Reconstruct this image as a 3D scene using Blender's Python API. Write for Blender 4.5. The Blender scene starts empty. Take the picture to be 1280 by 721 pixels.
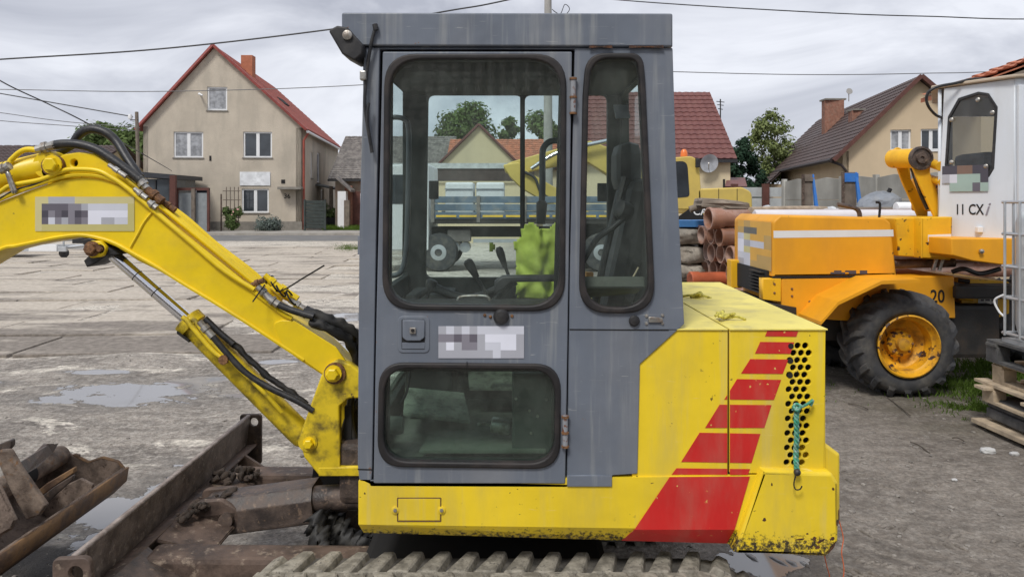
import bpy, bmesh, math, random
from mathutils import Vector, Matrix, noise
from math import sin, cos, pi, radians as R
random.seed(7)
S = bpy.context.scene
COL = S.collection
# ------------------------------------------------------------------ camera
EYE, F, HOR = 1.75, 924.0, 255.0
cam = bpy.data.cameras.new('camera'); camo = bpy.data.objects.new('camera', cam); COL.objects.link(camo)
camo.location = (0, 0, EYE); camo.rotation_euler = (R(90), 0, 0)
cam.sensor_width = 36; cam.lens = 36 * F / 1280; cam.shift_y = -(360.5 - HOR) / 1280
cam.clip_start = .05; cam.clip_end = 3000
S.camera = camo
S.render.resolution_x = 1024; S.render.resolution_y = 576
# ------------------------------------------------------------------ sky, sun, exposure
SUN_EL, SUN_AZ = R(52), R(205)        # azimuth measured clockwise from +Y: behind the camera, to the left
w = bpy.data.worlds.new('World'); S.world = w; w.use_nodes = True
nt = w.node_tree; nt.nodes.clear()
def wn(t, **k):
    n = nt.nodes.new(t)
    for a, b in k.items(): setattr(n, a, b)
    return n
out = wn('ShaderNodeOutputWorld')
sky = wn('ShaderNodeTexSky', sky_type='NISHITA', sun_disc=False)
sky.sun_elevation = SUN_EL; sky.sun_rotation = SUN_AZ
bg1 = wn('ShaderNodeBackground'); bg1.inputs[1].default_value = .08
nt.links.new(sky.outputs[0], bg1.inputs[0])
tc = wn('ShaderNodeTexCoord'); mp = wn('ShaderNodeMapping'); mp.inputs['Scale'].default_value = (1.0, 1.0, 1.9)
mp.inputs['Location'].default_value = (.35, .1, .28)
nt.links.new(tc.outputs['Generated'], mp.inputs[0])
n1 = wn('ShaderNodeTexNoise'); n1.inputs['Scale'].default_value = 2.6; n1.inputs['Detail'].default_value = 6; n1.inputs['Roughness'].default_value = .58
n1.inputs['Distortion'].default_value = .5
nt.links.new(mp.outputs[0], n1.inputs[0])
cr = wn('ShaderNodeValToRGB')
cr.color_ramp.elements[0].position = .38; cr.color_ramp.elements[0].color = (.43, .45, .52, 1)
cr.color_ramp.elements[1].position = .63; cr.color_ramp.elements[1].color = (.79, .81, .875, 1)
e = cr.color_ramp.elements.new(.5); e.color = (.585, .605, .675, 1)
nt.links.new(n1.outputs[0], cr.inputs[0])
bg2 = wn('ShaderNodeBackground'); bg2.inputs[1].default_value = 1.0
nt.links.new(cr.outputs[0], bg2.inputs[0])
mx = wn('ShaderNodeMixShader'); mx.inputs[0].default_value = .94
nt.links.new(bg1.outputs[0], mx.inputs[1]); nt.links.new(bg2.outputs[0], mx.inputs[2]); nt.links.new(mx.outputs[0], out.inputs[0])
sl = bpy.data.lights.new('sun', 'SUN'); sl.energy = 2.1; sl.angle = R(14); sl.color = (1, .965, .91)
so = bpy.data.objects.new('sun', sl); COL.objects.link(so)
sd = Vector((sin(SUN_AZ) * cos(SUN_EL), cos(SUN_AZ) * cos(SUN_EL), sin(SUN_EL)))
so.rotation_euler = sd.to_track_quat('Z', 'Y').to_euler(); so.location = sd * 50
S.view_settings.view_transform = 'Standard'; S.view_settings.look = 'None'
S.view_settings.exposure = 0.2; S.view_settings.gamma = 1

# ------------------------------------------------------------------ helpers
def P(px, py, Y):                       # where a measured direction meets the depth Y
    return Vector(((px - 640) / F * Y, Y, EYE - (py - HOR) / F * Y))
def XZ(pts, Y): return [((p[0] - 640) / F * Y, EYE - (p[1] - HOR) / F * Y) + tuple(p[2:]) for p in pts]
def wm(o):
    m = o.matrix_basis.copy()
    if o.parent: m = wm(o.parent) @ o.matrix_parent_inverse @ m
    return m
def place(o, parent):
    COL.objects.link(o)
    if parent: o.parent = parent; o.matrix_parent_inverse = wm(parent).inverted()
    return o
def link_mesh(name, me, mat, parent, smooth=False):
    n = len(me.vertices)
    if n:
        lo = Vector([min(v.co[i] for v in me.vertices) for i in range(3)]); hi = Vector([max(v.co[i] for v in me.vertices) for i in range(3)])
        c = (lo + hi) / 2
        if not parent: c.z = lo.z
        me.transform(Matrix.Translation(-c))
    else: c = Vector()
    if mat is not None:
        if not len(me.materials):
            for m_ in (mat if isinstance(mat, (list, tuple)) else [mat]): me.materials.append(m_)
        else: me.materials[0] = mat
    if smooth:
        for p in me.polygons: p.use_smooth = True
    o = bpy.data.objects.new(name, me); o.location = c
    return place(o, parent)
def tag(o, label=None, cat=None, group=None, kind=None):
    if label: o['label'] = label
    if cat: o['category'] = cat
    if group: o['group'] = group
    if kind: o['kind'] = kind
    return o
def thing(name, label, cat, loc, rz=0, group=None):
    o = bpy.data.objects.new(name, None); o.empty_display_size = .1
    COL.objects.link(o); o.location = loc; o.rotation_euler = (0, 0, rz)
    return tag(o, label, cat, group)
def copy_tree(o, parent=None):
    c = o.copy(); COL.objects.link(c)
    if parent: c.parent = parent
    for ch in [x for x in o.children]: copy_tree(ch, c)
    return c
def done(name, bm, mat, parent=None, smooth=False, M=None, sharp=None):
    if M is not None: bm.transform(M)
    bmesh.ops.recalc_face_normals(bm, faces=bm.faces)
    me = bpy.data.meshes.new(name); bm.to_mesh(me); bm.free()
    o = link_mesh(name, me, mat, parent, smooth)
    if sharp: me.set_sharp_from_angle(angle=R(sharp))
    return o
def wallM(o, ang):                      # local x along the wall, local y up, local z out towards the viewer
    u = Vector((cos(ang), sin(ang), 0)); up = Vector((0, 0, 1)); n = u.cross(up)
    m = Matrix.Identity(4)
    for i, v in enumerate((u, up, n)):
        for k in range(3): m[k][i] = v[k]
    m.translation = Vector(o); return m
def rounded(pts, r=0, seg=5):
    out = []; n = len(pts)
    for i in range(n):
        p = Vector(pts[i][:2]); rr = pts[i][2] if len(pts[i]) > 2 else r
        if rr <= 0: out.append(p); continue
        a = Vector(pts[i - 1][:2]) - p; b = Vector(pts[(i + 1) % n][:2]) - p
        la, lb = a.length, b.length
        if la < 1e-6 or lb < 1e-6: out.append(p); continue
        a.normalize(); b.normalize()
        ang = a.angle(b); d = min(rr / math.tan(ang / 2), la * .49, lb * .49)
        s, e_ = p + a * d, p + b * d
        for k in range(seg + 1):
            t = k / seg; out.append(s * (1 - t) ** 2 + p * 2 * t * (1 - t) + e_ * t * t)
    return out
def circ(cx, cy, r, n=16, ry=None): return [Vector((cx + r * cos(2 * pi * k / n), cy + (ry or r) * sin(2 * pi * k / n))) for k in range(n)]
def plate(name, loops, thick, M, mat, parent=None, bev=0, z0=0, smooth=False, bres=1):
    cu = bpy.data.curves.new('c', 'CURVE'); cu.dimensions = '2D'; cu.fill_mode = 'BOTH'
    for lp in loops:
        sp = cu.splines.new('POLY'); sp.points.add(len(lp) - 1)
        for q, p in zip(sp.points, lp): q.co = (p[0], p[1], 0, 1)
        sp.use_cyclic_u = True
    cu.extrude = max(thick / 2 - bev, 1e-5); cu.bevel_depth = bev; cu.bevel_resolution = bres; cu.offset = -bev
    ob = bpy.data.objects.new('c', cu)
    me = bpy.data.meshes.new_from_object(ob)
    bpy.data.objects.remove(ob); bpy.data.curves.remove(cu)
    me.transform(M @ Matrix.Translation((0, 0, z0 - thick / 2)))
    me.name = name
    bm = bmesh.new(); bm.from_mesh(me); bmesh.ops.remove_doubles(bm, verts=bm.verts, dist=1e-5)
    bmesh.ops.recalc_face_normals(bm, faces=bm.faces); bm.to_mesh(me); bm.free()
    return link_mesh(name, me, mat, parent, smooth)
def front(Y): return wallM((0, Y, 0), 0)
def fplate(name, loops_px, Y, thick, mat, parent=None, bev=0, r=0, Yp=None):
    """a plate facing the viewer; each outline measured at depth Yp (or Y), its front at depth Y"""
    q = Yp or Y
    return plate(name, [rounded(XZ(l, q), r) for l in loops_px], thick, front(Y), mat, parent, bev)
def add_box(bm, c, s, M=None, bev=0):
    m = Matrix.Translation(c) @ Matrix.Diagonal((s[0], s[1], s[2], 1))
    if M is not None: m = M @ m
    r_ = bmesh.ops.create_cube(bm, size=1, matrix=m)
    if bev:
        es = list({e for v in r_['verts'] for e in v.link_edges})
        bmesh.ops.bevel(bm, geom=es, offset=bev, segments=2, affect='EDGES', profile=.6)
def box(name, c, s, mat, parent=None, bev=0, rot=None, M=None):
    bm = bmesh.new()
    m = Matrix.Translation(c) @ (rot.to_matrix().to_4x4() if rot else Matrix.Identity(4))
    if M is not None: m = M @ m
    add_box(bm, (0, 0, 0), s, None, bev); return done(name, bm, mat, parent, M=m)
def sweep(bm, pts, rad, seg=8, cyclic=False, caps=True):
    pts = [Vector(p) for p in pts]; n = len(pts); rings = []
    t0 = (pts[1] - pts[0]).normalized(); a = t0.orthogonal().normalized(); prev = t0
    for i in range(n):
        if cyclic: t = (pts[(i + 1) % n] - pts[i - 1]).normalized()
        else: t = (pts[min(i + 1, n - 1)] - pts[max(i - 1, 0)]).normalized()
        q = prev.rotation_difference(t); a = q @ a; prev = t; b = t.cross(a)
        r = rad[i] if isinstance(rad, (list, tuple)) else rad
        rings.append([bm.verts.new(pts[i] + (a * cos(2 * pi * k / seg) + b * sin(2 * pi * k / seg)) * r) for k in range(seg)])
    for i in range(n if cyclic else n - 1):
        A, Bq = rings[i], rings[(i + 1) % n]
        for k in range(seg):
            try: bm.faces.new((A[k], A[(k + 1) % seg], Bq[(k + 1) % seg], Bq[k]))
            except ValueError: pass
    if caps and not cyclic: bm.faces.new(rings[0]); bm.faces.new(rings[-1])
def smooth_pts(pts, sub=6):
    pts = [Vector(p) for p in pts]; out = []; n = len(pts)
    for i in range(n - 1):
        p0, p1, p2, p3 = pts[max(i - 1, 0)], pts[i], pts[i + 1], pts[min(i + 2, n - 1)]
        for k in range(sub):
            t = k / sub
            out.append(.5 * ((2 * p1) + (p2 - p0) * t + (2 * p0 - 5 * p1 + 4 * p2 - p3) * t * t + (3 * p1 - p0 - 3 * p2 + p3) * t ** 3))
    out.append(pts[-1]); return out
def tube(name, pts, r, mat, parent=None, seg=10, sub=6, cyclic=False):
    bm = bmesh.new(); sweep(bm, smooth_pts(pts, sub) if sub > 1 else pts, r, seg, cyclic)
    return done(name, bm, mat, parent, True, sharp=50)
def lathe(bm, prof, M, seg=24, closed=False):
    rings = []
    for r, h in prof:
        rings.append([bm.verts.new(M @ Vector((r * cos(2 * pi * k / seg), r * sin(2 * pi * k / seg), h))) for k in range(seg)])
    m = len(prof)
    for i in range(m if closed else m - 1):
        A, Bq = rings[i], rings[(i + 1) % m]
        for k in range(seg): bm.faces.new((A[k], A[(k + 1) % seg], Bq[(k + 1) % seg], Bq[k]))
    if not closed:
        if prof[0][0] > 1e-4: bm.faces.new(rings[0])
        if prof[-1][0] > 1e-4: bm.faces.new(rings[-1])
def axisM(o, d):                        # local z along d
    d = Vector(d).normalized(); m = d.to_track_quat('Z', 'Y').to_matrix().to_4x4(); m.translation = Vector(o); return m
def turned(name, prof, o, d, mat, parent=None, seg=24, sharp=40, ring=False):
    bm = bmesh.new(); lathe(bm, prof, axisM(o, d), seg, ring); return done(name, bm, mat, parent, True, sharp=sharp)
def bolt(name, o, d, r, h, mat, parent):
    bm = bmesh.new(); m = axisM(o, d)
    lathe(bm, [(r * 1.35, 0), (r * 1.35, h * .25)], m, 16); lathe(bm, [(r, h * .25), (r, h * .9), (r * .8, h)], m, 6)
    return done(name, bm, mat, parent)
def text(name, body, size, M, mat, parent, shear=0, ext=.001, spacing=1, xs=1):
    cu = bpy.data.curves.new('t', 'FONT'); cu.body = body; cu.size = size; cu.extrude = ext; cu.shear = shear
    cu.align_x = 'CENTER'; cu.align_y = 'CENTER'; cu.space_character = spacing; cu.resolution_u = 3; cu.offset = size * .012
    ob = bpy.data.objects.new('t', cu); COL.objects.link(ob)
    bpy.context.view_layer.update()
    me = bpy.data.meshes.new_from_object(ob.evaluated_get(bpy.context.evaluated_depsgraph_get()))
    bpy.data.objects.remove(ob); me.transform(M @ Matrix.Diagonal((xs, 1, 1, 1))); return link_mesh(name, me, mat, parent)
def extr(name, prof, y0, y1, mat, parent=None, bev=0, smooth=False, hollow=None):
    """outline in (x, z) pushed from depth y0 to y1"""
    return plate(name, [prof], abs(y1 - y0), front(min(y0, y1)), mat, parent, bev)

# ------------------------------------------------------------------ materials
class NT:
    def __init__(s, name):
        s.m = bpy.data.materials.new(name); s.m.use_nodes = True; s.t = s.m.node_tree; s.t.nodes.clear()
        s.out = s.n('ShaderNodeOutputMaterial'); s.geo = s.n('ShaderNodeNewGeometry'); s.pos = s.geo.outputs['Position']
    def n(s, t, **k):
        x = s.t.nodes.new(t)
        for a, b in k.items(): setattr(x, a, b)
        return x
    def l(s, a, b): s.t.links.new(a, b)
    def noise(s, scale, detail=4, rough=.55, vec=None, dist=0, sc3=None):
        n = s.n('ShaderNodeTexNoise'); n.inputs['Scale'].default_value = scale; n.inputs['Detail'].default_value = detail
        n.inputs['Roughness'].default_value = rough; n.inputs['Distortion'].default_value = dist
        v = vec or s.pos
        if sc3:
            mp = s.n('ShaderNodeMapping'); mp.inputs['Scale'].default_value = sc3; s.l(v, mp.inputs[0]); v = mp.outputs[0]
        s.l(v, n.inputs[0]); return n.outputs[0]
    def ramp(s, x, a, b, va=0., vb=1.):
        n = s.n('ShaderNodeMapRange'); n.interpolation_type = 'SMOOTHSTEP'
        for i, v in zip(('From Min', 'From Max', 'To Min', 'To Max'), (a, b, va, vb)): n.inputs[i].default_value = v
        s.l(x, n.inputs['Value']); return n.outputs[0]
    def math(s, op, a, b=None, c=False):
        n = s.n('ShaderNodeMath', operation=op); n.use_clamp = c
        for i, v in enumerate((a, b)):
            if v is None: continue
            if isinstance(v, (int, float)): n.inputs[i].default_value = v
            else: s.l(v, n.inputs[i])
        return n.outputs[0]
    def mix(s, f, a, b, mode='MIX'):
        n = s.n('ShaderNodeMix', data_type='RGBA', blend_type=mode)
        for i, v in zip((0, 6, 7), (f, a, b)):
            if isinstance(v, (int, float)): n.inputs[i].default_value = v
            elif isinstance(v, tuple): n.inputs[i].default_value = v if len(v) == 4 else v + (1,)
            else: s.l(v, n.inputs[i])
        return n.outputs[2]
    def bump(s, h, strength, dist=.01, prev=None):
        n = s.n('ShaderNodeBump'); n.inputs['Strength'].default_value = strength; n.inputs['Distance'].default_value = dist
        s.l(h, n.inputs['Height'])
        if prev: s.l(prev, n.inputs['Normal'])
        return n.outputs[0]
    def bsdf(s, col, rough, metal=0, normal=None, spec=.5, coat=0):
        p = s.n('ShaderNodeBsdfPrincipled')
        for k, v in (('Base Color', col), ('Roughness', rough), ('Metallic', metal), ('Specular IOR Level', spec), ('Coat Weight', coat)):
            if isinstance(v, (int, float)): p.inputs[k].default_value = v
            elif isinstance(v, tuple): p.inputs[k].default_value = v if len(v) == 4 else v + (1,)
            else: s.l(v, p.inputs[k])
        if normal: s.l(normal, p.inputs['Normal'])
        s.l(p.outputs[0], s.out.inputs[0]); return p
def sh(c, k): return tuple(min(1, x * k) for x in c)
def MAT(name, col, rough=.6, metal=0, var=.18, vs=4, dirt=None, da=.5, ds=6, streak=False, chip=None, ct=.68, cs=40, bump=.15, bs=60, bd=.003, spec=.5, low=None, dent=0, streaks=None):
    """col with patchy variation, dirt film, chips of another colour, fine relief; low=(z0,z1,col,amount): spatter that thins out upwards"""
    t = NT(name); c = t.mix(t.ramp(t.noise(vs, 5), .3, .7), sh(col, 1 - var), sh(col, 1 + var))
    r = rough
    if dirt:
        f = t.ramp(t.noise(ds, 6, .62, sc3=(1, 1, .25) if streak else None), .42, .75, 0, da); c = t.mix(f, c, dirt)
        r = t.math('ADD', t.math('MULTIPLY', f, .4), rough)
    if streaks:                          # rain-run dust: fine across, long down
        f9 = t.ramp(t.noise(34, 4, .6, sc3=(1, 1, .05)), .5, .72, 0, streaks[1]); f9 = t.math('MULTIPLY', f9, t.ramp(t.noise(1.9, 3), .35, .62)); c = t.mix(f9, c, streaks[0])
        sc = t.ramp(t.noise(7, 2, .4, sc3=(1, 1, 22), dist=1.5), .735, .75, 0, .5); c = t.mix(sc, c, sh(streaks[0], 1.3))
    if low:
        sep = t.n('ShaderNodeSeparateXYZ'); t.l(t.pos, sep.inputs[0])
        g = t.ramp(sep.outputs[2], low[0], low[1], low[3], 0); nz = t.noise(55, 6, .75)
        f2 = t.ramp(t.math('ADD', nz, g), .82, .98); c = t.mix(f2, c, low[2])
    if chip:
        f3 = t.ramp(t.noise(cs, 3, .5), ct, ct + .03); c = t.mix(t.math('MULTIPLY', f3, t.ramp(t.noise(3.1, 2), .45, .6)), c, chip)
    nrm = t.bump(t.noise(bs, 5, .6), bump, bd) if bump else None
    if dent: nrm = t.bump(t.noise(4.5, 3, .5), 1.0, dent, nrm)
    t.bsdf(c, r, metal, nrm, spec); return t.m
def RUST(name, a, b, c3=None, rough=.85, s=9, bump=.6, dust=None, metal=.0):
    t = NT(name); n = t.noise(s, 8, .65); c = t.mix(t.ramp(n, .35, .65), a, b)
    if c3: c = t.mix(t.ramp(t.noise(s * 2.7, 7, .7), .55, .68), c, c3)
    if dust: c = t.mix(t.ramp(t.noise(s * .45, 6, .6), .5, .75, 0, .8), c, dust)
    nr = t.bump(t.noise(s * 9, 6, .7), bump, .004); nr = t.bump(t.noise(s * 1.7, 4), .5, .01, nr)
    t.bsdf(c, t.ramp(n, .3, .7, rough - .25, rough), metal, nr); return t.m
def GLASS(name, tint, dust, dustcol, refl=1.0, ds=9, ior=1.5):
    t = NT(name)
    tr = t.n('ShaderNodeBsdfTransparent'); tr.inputs[0].default_value = tint + (1,)
    gl = t.n('ShaderNodeBsdfGlossy'); gl.inputs['Roughness'].default_value = .04; gl.inputs[0].default_value = (refl, refl, refl, 1)
    fr = t.n('ShaderNodeFresnel'); fr.inputs[0].default_value = ior
    m1 = t.n('ShaderNodeMixShader'); t.l(t.math('MULTIPLY', fr.outputs[0], t.math('SUBTRACT', 1, t.geo.outputs['Backfacing'])), m1.inputs[0]); t.l(tr.outputs[0], m1.inputs[1]); t.l(gl.outputs[0], m1.inputs[2])
    df = t.n('ShaderNodeBsdfDiffuse'); df.inputs[0].default_value = dustcol + (1,)
    nz = t.noise(ds, 8, .7, sc3=(1, 1, .6)); sp = t.noise(160, 3, .6)
    f = t.math('ADD', t.ramp(nz, .35, .8, dust * .45, dust * 2.2), t.ramp(sp, .68, .78, 0, dust * 3))
    m2 = t.n('ShaderNodeMixShader'); t.l(f, m2.inputs[0]); t.l(m1.outputs[0], m2.inputs[1]); t.l(df.outputs[0], m2.inputs[2])
    t.l(m2.outputs[0], t.out.inputs[0]); return t.m
m_yel = MAT('yellow_paint', dent=.006, streaks=((.62, .52, .22), .35), col=(.85, .615, .022), rough=.42, var=.07, vs=3, dirt=(.46, .37, .11), da=.45, ds=6, streak=True, chip=(.07, .04, .02), ct=.69, cs=45, bump=.1, bs=25, low=(.60, .72, (.045, .035, .02), .43))
m_yel2 = MAT('boom_yellow_paint', dent=.005, col=(.85, .61, .008), rough=.38, var=.07, vs=5, dirt=(.45, .33, .05), da=.25, ds=9, chip=(.10, .06, .03), ct=.70, cs=40, bump=.18, bs=18, bd=.004)
m_yeltop = MAT('faded_yellow_paint', (.82, .70, .16), .55, var=.08, vs=3, dirt=(.40, .36, .2), da=.65, ds=7, bump=.12, bs=40)
m_yeldirt = MAT('oily_yellow_paint', (.74, .55, .02), .45, var=.12, vs=9, dirt=(.06, .045, .02), da=.95, ds=14, chip=(.1, .06, .03), ct=.6, bump=.25)
m_red = MAT('red_decal', (.60, .020, .018), .42, var=.08, vs=5, dirt=(.42, .17, .12), da=.45, ds=8, streak=True, chip=(.72, .55, .15), ct=.70, cs=60, bump=.05)
m_grey = MAT('grey_cab_paint', dent=.008, streaks=((.34, .35, .34), .5), col=(.140, .162, .200), rough=.42, var=.09, vs=3.5, dirt=(.24, .24, .245), da=.45, ds=4, streak=True, chip=(.2, .09, .04), ct=.71, cs=30, bump=.12, bs=22)
m_gap = MAT('dark_gap', (.010, .010, .011), .8, bump=0)
m_rubber = MAT('window_rubber', (.013, .012, .013), .55, var=.2, vs=20, dirt=(.075, .058, .05), da=.45, ds=9, bump=.2, bs=90)
m_black = MAT('black_plastic', (.018, .018, .02), .5, var=.2, dirt=(.09, .085, .08), da=.4, ds=15)
m_hose = MAT('black_hose', (.016, .017, .02), .42, var=.2, vs=30, dirt=(.10, .09, .075), da=.35, ds=25, bump=.3, bs=200)
m_chrome = MAT('chrome_rod', (.80, .81, .84), .12, 1, var=.05, bump=0)
m_steel = MAT('zinc_fitting', (.45, .44, .41), .4, .85, var=.2, vs=30, dirt=(.16, .09, .05), da=.7, ds=40)
m_rustbolt = RUST('rusty_bolt', (.10, .045, .02), (.28, .14, .06), s=50)
m_rust = RUST('rusty_steel', (.052, .036, .029), (.145, .10, .078), (.27, .21, .16), s=8, rough=.75)
m_blade = RUST('scuffed_blade', (.085, .066, .055), (.20, .16, .135), (.30, .25, .21), s=12, rough=.7)
m_rust2 = RUST('brown_steel', (.045, .036, .033), (.12, .088, .072), (.20, .14, .10), s=11, rough=.62)
m_rustor = RUST('orange_rust', (.085, .05, .032), (.235, .135, .062), (.13, .09, .07), s=9)
m_bktin = RUST('bucket_inside', (.095, .07, .056), (.23, .175, .14), (.07, .045, .032), s=16, rough=.9)
m_mud = RUST('clotted_mud', (.03, .022, .017), (.07, .05, .038), s=20, rough=.95, bump=1)
m_track = RUST('dusty_track_rubber', (.045, .043, .04), (.14, .13, .115), s=14, rough=.9, dust=(.30, .275, .235))
m_lug = RUST('worn_lug', (.17, .155, .125), (.36, .33, .27), (.08, .072, .066), s=22, rough=.9)
m_tyre = MAT('tyre_rubber', (.045, .046, .05), .8, var=.25, vs=7, dirt=(.17, .155, .13), da=.6, ds=6, bump=.5, bs=35)
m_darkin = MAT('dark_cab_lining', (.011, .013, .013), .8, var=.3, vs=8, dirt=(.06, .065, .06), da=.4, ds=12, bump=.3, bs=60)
m_floor = MAT('muddy_cab_floor', (.15, .16, .135), .85, var=.35, vs=9, dirt=(.03, .03, .028), da=.7, ds=9, bump=.6, bs=30)
m_seat = MAT('seat_vinyl', (.02, .02, .022), .55, var=.2, dirt=(.07, .07, .07), da=.4)
m_glass = GLASS('cab_glass', (.93, .965, .955), .03, (.50, .56, .52))
m_glass2 = GLASS('dirty_low_glass', (.78, .87, .82), .03, (.42, .48, .43))
m_vest = MAT('hi_vis_fabric', (.40, .50, .07), .7, var=.12, vs=14, dirt=(.2, .3, .03), da=.5, ds=20, bump=.4, bs=30)
m_reflect = MAT('reflective_tape', (.5, .55, .45), .4, var=.2)
# ================================================================== GROUND
YS = 2.5                                 # depth of the excavator's near side
def ground_mat():
    t = NT('yard_dirt'); pos = t.pos
    sep = t.n('ShaderNodeSeparateXYZ'); t.l(pos, sep.inputs[0]); X, Y = sep.outputs[0], sep.outputs[1]
    big = t.noise(.35, 5, .55); mid = t.noise(1.6, 8, .62, sc3=(.55, 1, 1)); fine = t.noise(14, 8, .7); grit = t.noise(85, 4, .7)
    c = t.mix(t.ramp(mid, .3, .7), (.18, .158, .137), (.385, .342, .295))
    c = t.mix(t.ramp(fine, .42, .62, 0, .65), c, (.44, .405, .36))
    c = t.mix(t.ramp(grit, .56, .66, 0, .7), c, (.09, .082, .073))
    c = t.mix(t.ramp(t.noise(42, 3, .5), .66, .72, 0, .6), c, (.42, .40, .37))
    # bare pale concrete showing through on the left half, more of it further out
    leftm = t.ramp(X, .8, -1.2); far = t.ramp(Y, 5.5, 16, .02, .16)
    pa = t.noise(1.9, 9, .68, sc3=(.5, 1.2, 1), dist=.9)
    f = t.math('MULTIPLY', t.ramp(t.math('ADD', pa, far), .585, .615), leftm)
    f = t.math('MULTIPLY', f, t.ramp(fine, .25, .55, .5, 1))
    c = t.mix(f, c, t.mix(t.ramp(fine, .3, .7), (.52, .47, .40), (.66, .61, .53)))
    # gravel strip with pebbles at far range
    c = t.mix(t.ramp(Y, 28, 40, 0, .3), c, (.34, .32, .29))
    # green-brown mossy soil on the right
    gr = t.math('MULTIPLY', t.ramp(X, 2.6, 3.6), t.ramp(Y, 5.2, 6.2)); c = t.mix(t.math('MULTIPLY', gr, t.ramp(mid, .38, .6, .2, .85)), c, (.060, .058, .030))
    sp1 = t.ramp(t.noise(34, 6, .7), .36, .64, .72, 1.26); sp2 = t.ramp(t.noise(8, 5, .6, sc3=(.8, 1.1, 1)), .35, .65, .82, 1.17)
    hsv = t.n('ShaderNodeHueSaturation'); t.l(c, hsv.inputs['Color']); t.l(t.math('MULTIPLY', sp1, sp2), hsv.inputs['Value']); c = hsv.outputs[0]
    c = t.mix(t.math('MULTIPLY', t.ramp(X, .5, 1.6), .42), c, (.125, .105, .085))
    # puddles
    wet = None
    for (cx, cy, rx, ry) in PUD:
        dx = t.math('DIVIDE', t.math('SUBTRACT', X, cx), rx); dy = t.math('DIVIDE', t.math('SUBTRACT', Y, cy), ry)
        d = t.math('ADD', t.math('MULTIPLY', dx, dx), t.math('MULTIPLY', dy, dy)); wet = d if wet is None else t.math('MINIMUM', wet, d)
    rag = t.noise(2.2, 5, .6, sc3=(.7, 1.3, 1)); rg2 = t.noise(9, 4, .6)
    d = t.math('ADD', wet, t.math('ADD', t.math('MULTIPLY', t.math('SUBTRACT', rag, .5), 5.2), t.math('MULTIPLY', t.math('SUBTRACT', rg2, .5), 1.9)))
    water = t.ramp(d, .98, .9); damp = t.ramp(d, 3.6, 1.0)
    c = t.mix(t.math('MULTIPLY', damp, .35), c, (.10, .09, .08)); c = t.mix(water, c, (.27, .265, .265))
    ex_, ey_ = t.math('DIVIDE', t.math('ADD', X, 2.35), .85), t.math('DIVIDE', t.math('SUBTRACT', Y, 2.75), 1.05)  # shade under the bucket, painted as a dark patch in the ground colour
    bucket_shade = t.math('ADD', t.math('ADD', t.math('MULTIPLY', ex_, ex_), t.math('MULTIPLY', ey_, ey_)), t.math('MULTIPLY', rg2, .35)); c = t.mix(t.ramp(bucket_shade, 1.22, 1.1, 0, .92), c, (.028, .023, .020))
    # tyre prints on the right: ridged bands across
    rel = t.math('ADD', t.math('MULTIPLY', mid, .5), t.math('ADD', t.math('MULTIPLY', fine, .35), t.math('MULTIPLY', grit, .12)))
    wv = t.n('ShaderNodeTexWave', wave_type='BANDS', bands_direction='DIAGONAL'); wv.inputs['Scale'].default_value = 2.6
    wv.inputs['Distortion'].default_value = 5; wv.inputs['Detail'].default_value = 4; t.l(pos, wv.inputs[0])
    tm = t.math('MULTIPLY', t.math('MULTIPLY', t.ramp(X, 1.1, 1.5), t.ramp(Y, 4.9, 4.2)), t.ramp(big, .35, .55)); rel = t.math('ADD', rel, t.math('MULTIPLY', t.math('MULTIPLY', wv.outputs[1], tm), .22))
    dry = t.math('SUBTRACT', 1, water); rel = t.math('MULTIPLY', rel, dry)
    nr = t.bump(rel, 1.0, .075)
    rough = t.math('ADD', t.math('MULTIPLY', water, -.84), t.ramp(damp, 0, 1, .9, .62), True); rough = t.math('MAXIMUM', rough, .045)
    t.bsdf(c, rough, 0, nr, t.math('ADD', .35, t.math('MULTIPLY', water, .35))); return t.m
PUD = [(-3.55, 6.85, .72, .40), (-3.1, 7.35, .35, .16), (-2.5, 6.75, .2, .09), (-4.9, 9.6, .7, .14), (-3.4, 9.3, .35, .18), (-2.0, 8.9, .35, .35), (-2.3, 11.5, .5, .4), (-2.05, 4.25, .42, .62), (-1.6, 3.6, .3, .3),
       (1.25, 3.62, .2, .14), (.75, 3.5, .15, .12), (-5.3, 7.2, .35, .12), (-1.5, 14.5, .6, .3), (-3.3, 8.6, .3, .12), (-2.6, 8.2, .22, .1), (-4.3, 7.7, .3, .1)]
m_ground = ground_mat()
bm = bmesh.new()
xs = [-400, -150, -60] + [-30 + i * 2 for i in range(8)] + [-14 + i * .25 for i in range(105)] + [14, 20, 30, 60, 150, 400]
ys = [-60, -20, -6, -1, 0] + [1 + i * .2 for i in range(60)] + [13.5 + i for i in range(20)] + [36, 42, 60, 100, 200, 420, 900]
def gz(x, y):
    k = max(0, min(1, (y - 2) / 2)) * max(0, min(1, (30 - y) / 10))
    wet = min(((x - a) / (c * 1.5)) ** 2 + ((y - b) / (d * 1.5)) ** 2 for a, b, c, d in PUD)
    k *= min(1, max(0, wet - .7))
    return (noise.noise(Vector((x * .8, y * .8, 0))) * .035 + noise.noise(Vector((x * 2.7, y * 2.7, 3))) * .014) * k if y < 30 and abs(x) < 16 else 0
vs = [[bm.verts.new((x, y, gz(x, y))) for x in xs] for y in ys]
for j in range(len(ys) - 1):
    for i in range(len(xs) - 1): bm.faces.new((vs[j][i], vs[j][i + 1], vs[j + 1][i + 1], vs[j + 1][i]))
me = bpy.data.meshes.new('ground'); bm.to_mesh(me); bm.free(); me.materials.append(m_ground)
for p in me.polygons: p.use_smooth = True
ground = bpy.data.objects.new('ground', me); COL.objects.link(ground); tag(ground, 'grey brown packed dirt yard with puddles', kind='structure')
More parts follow.
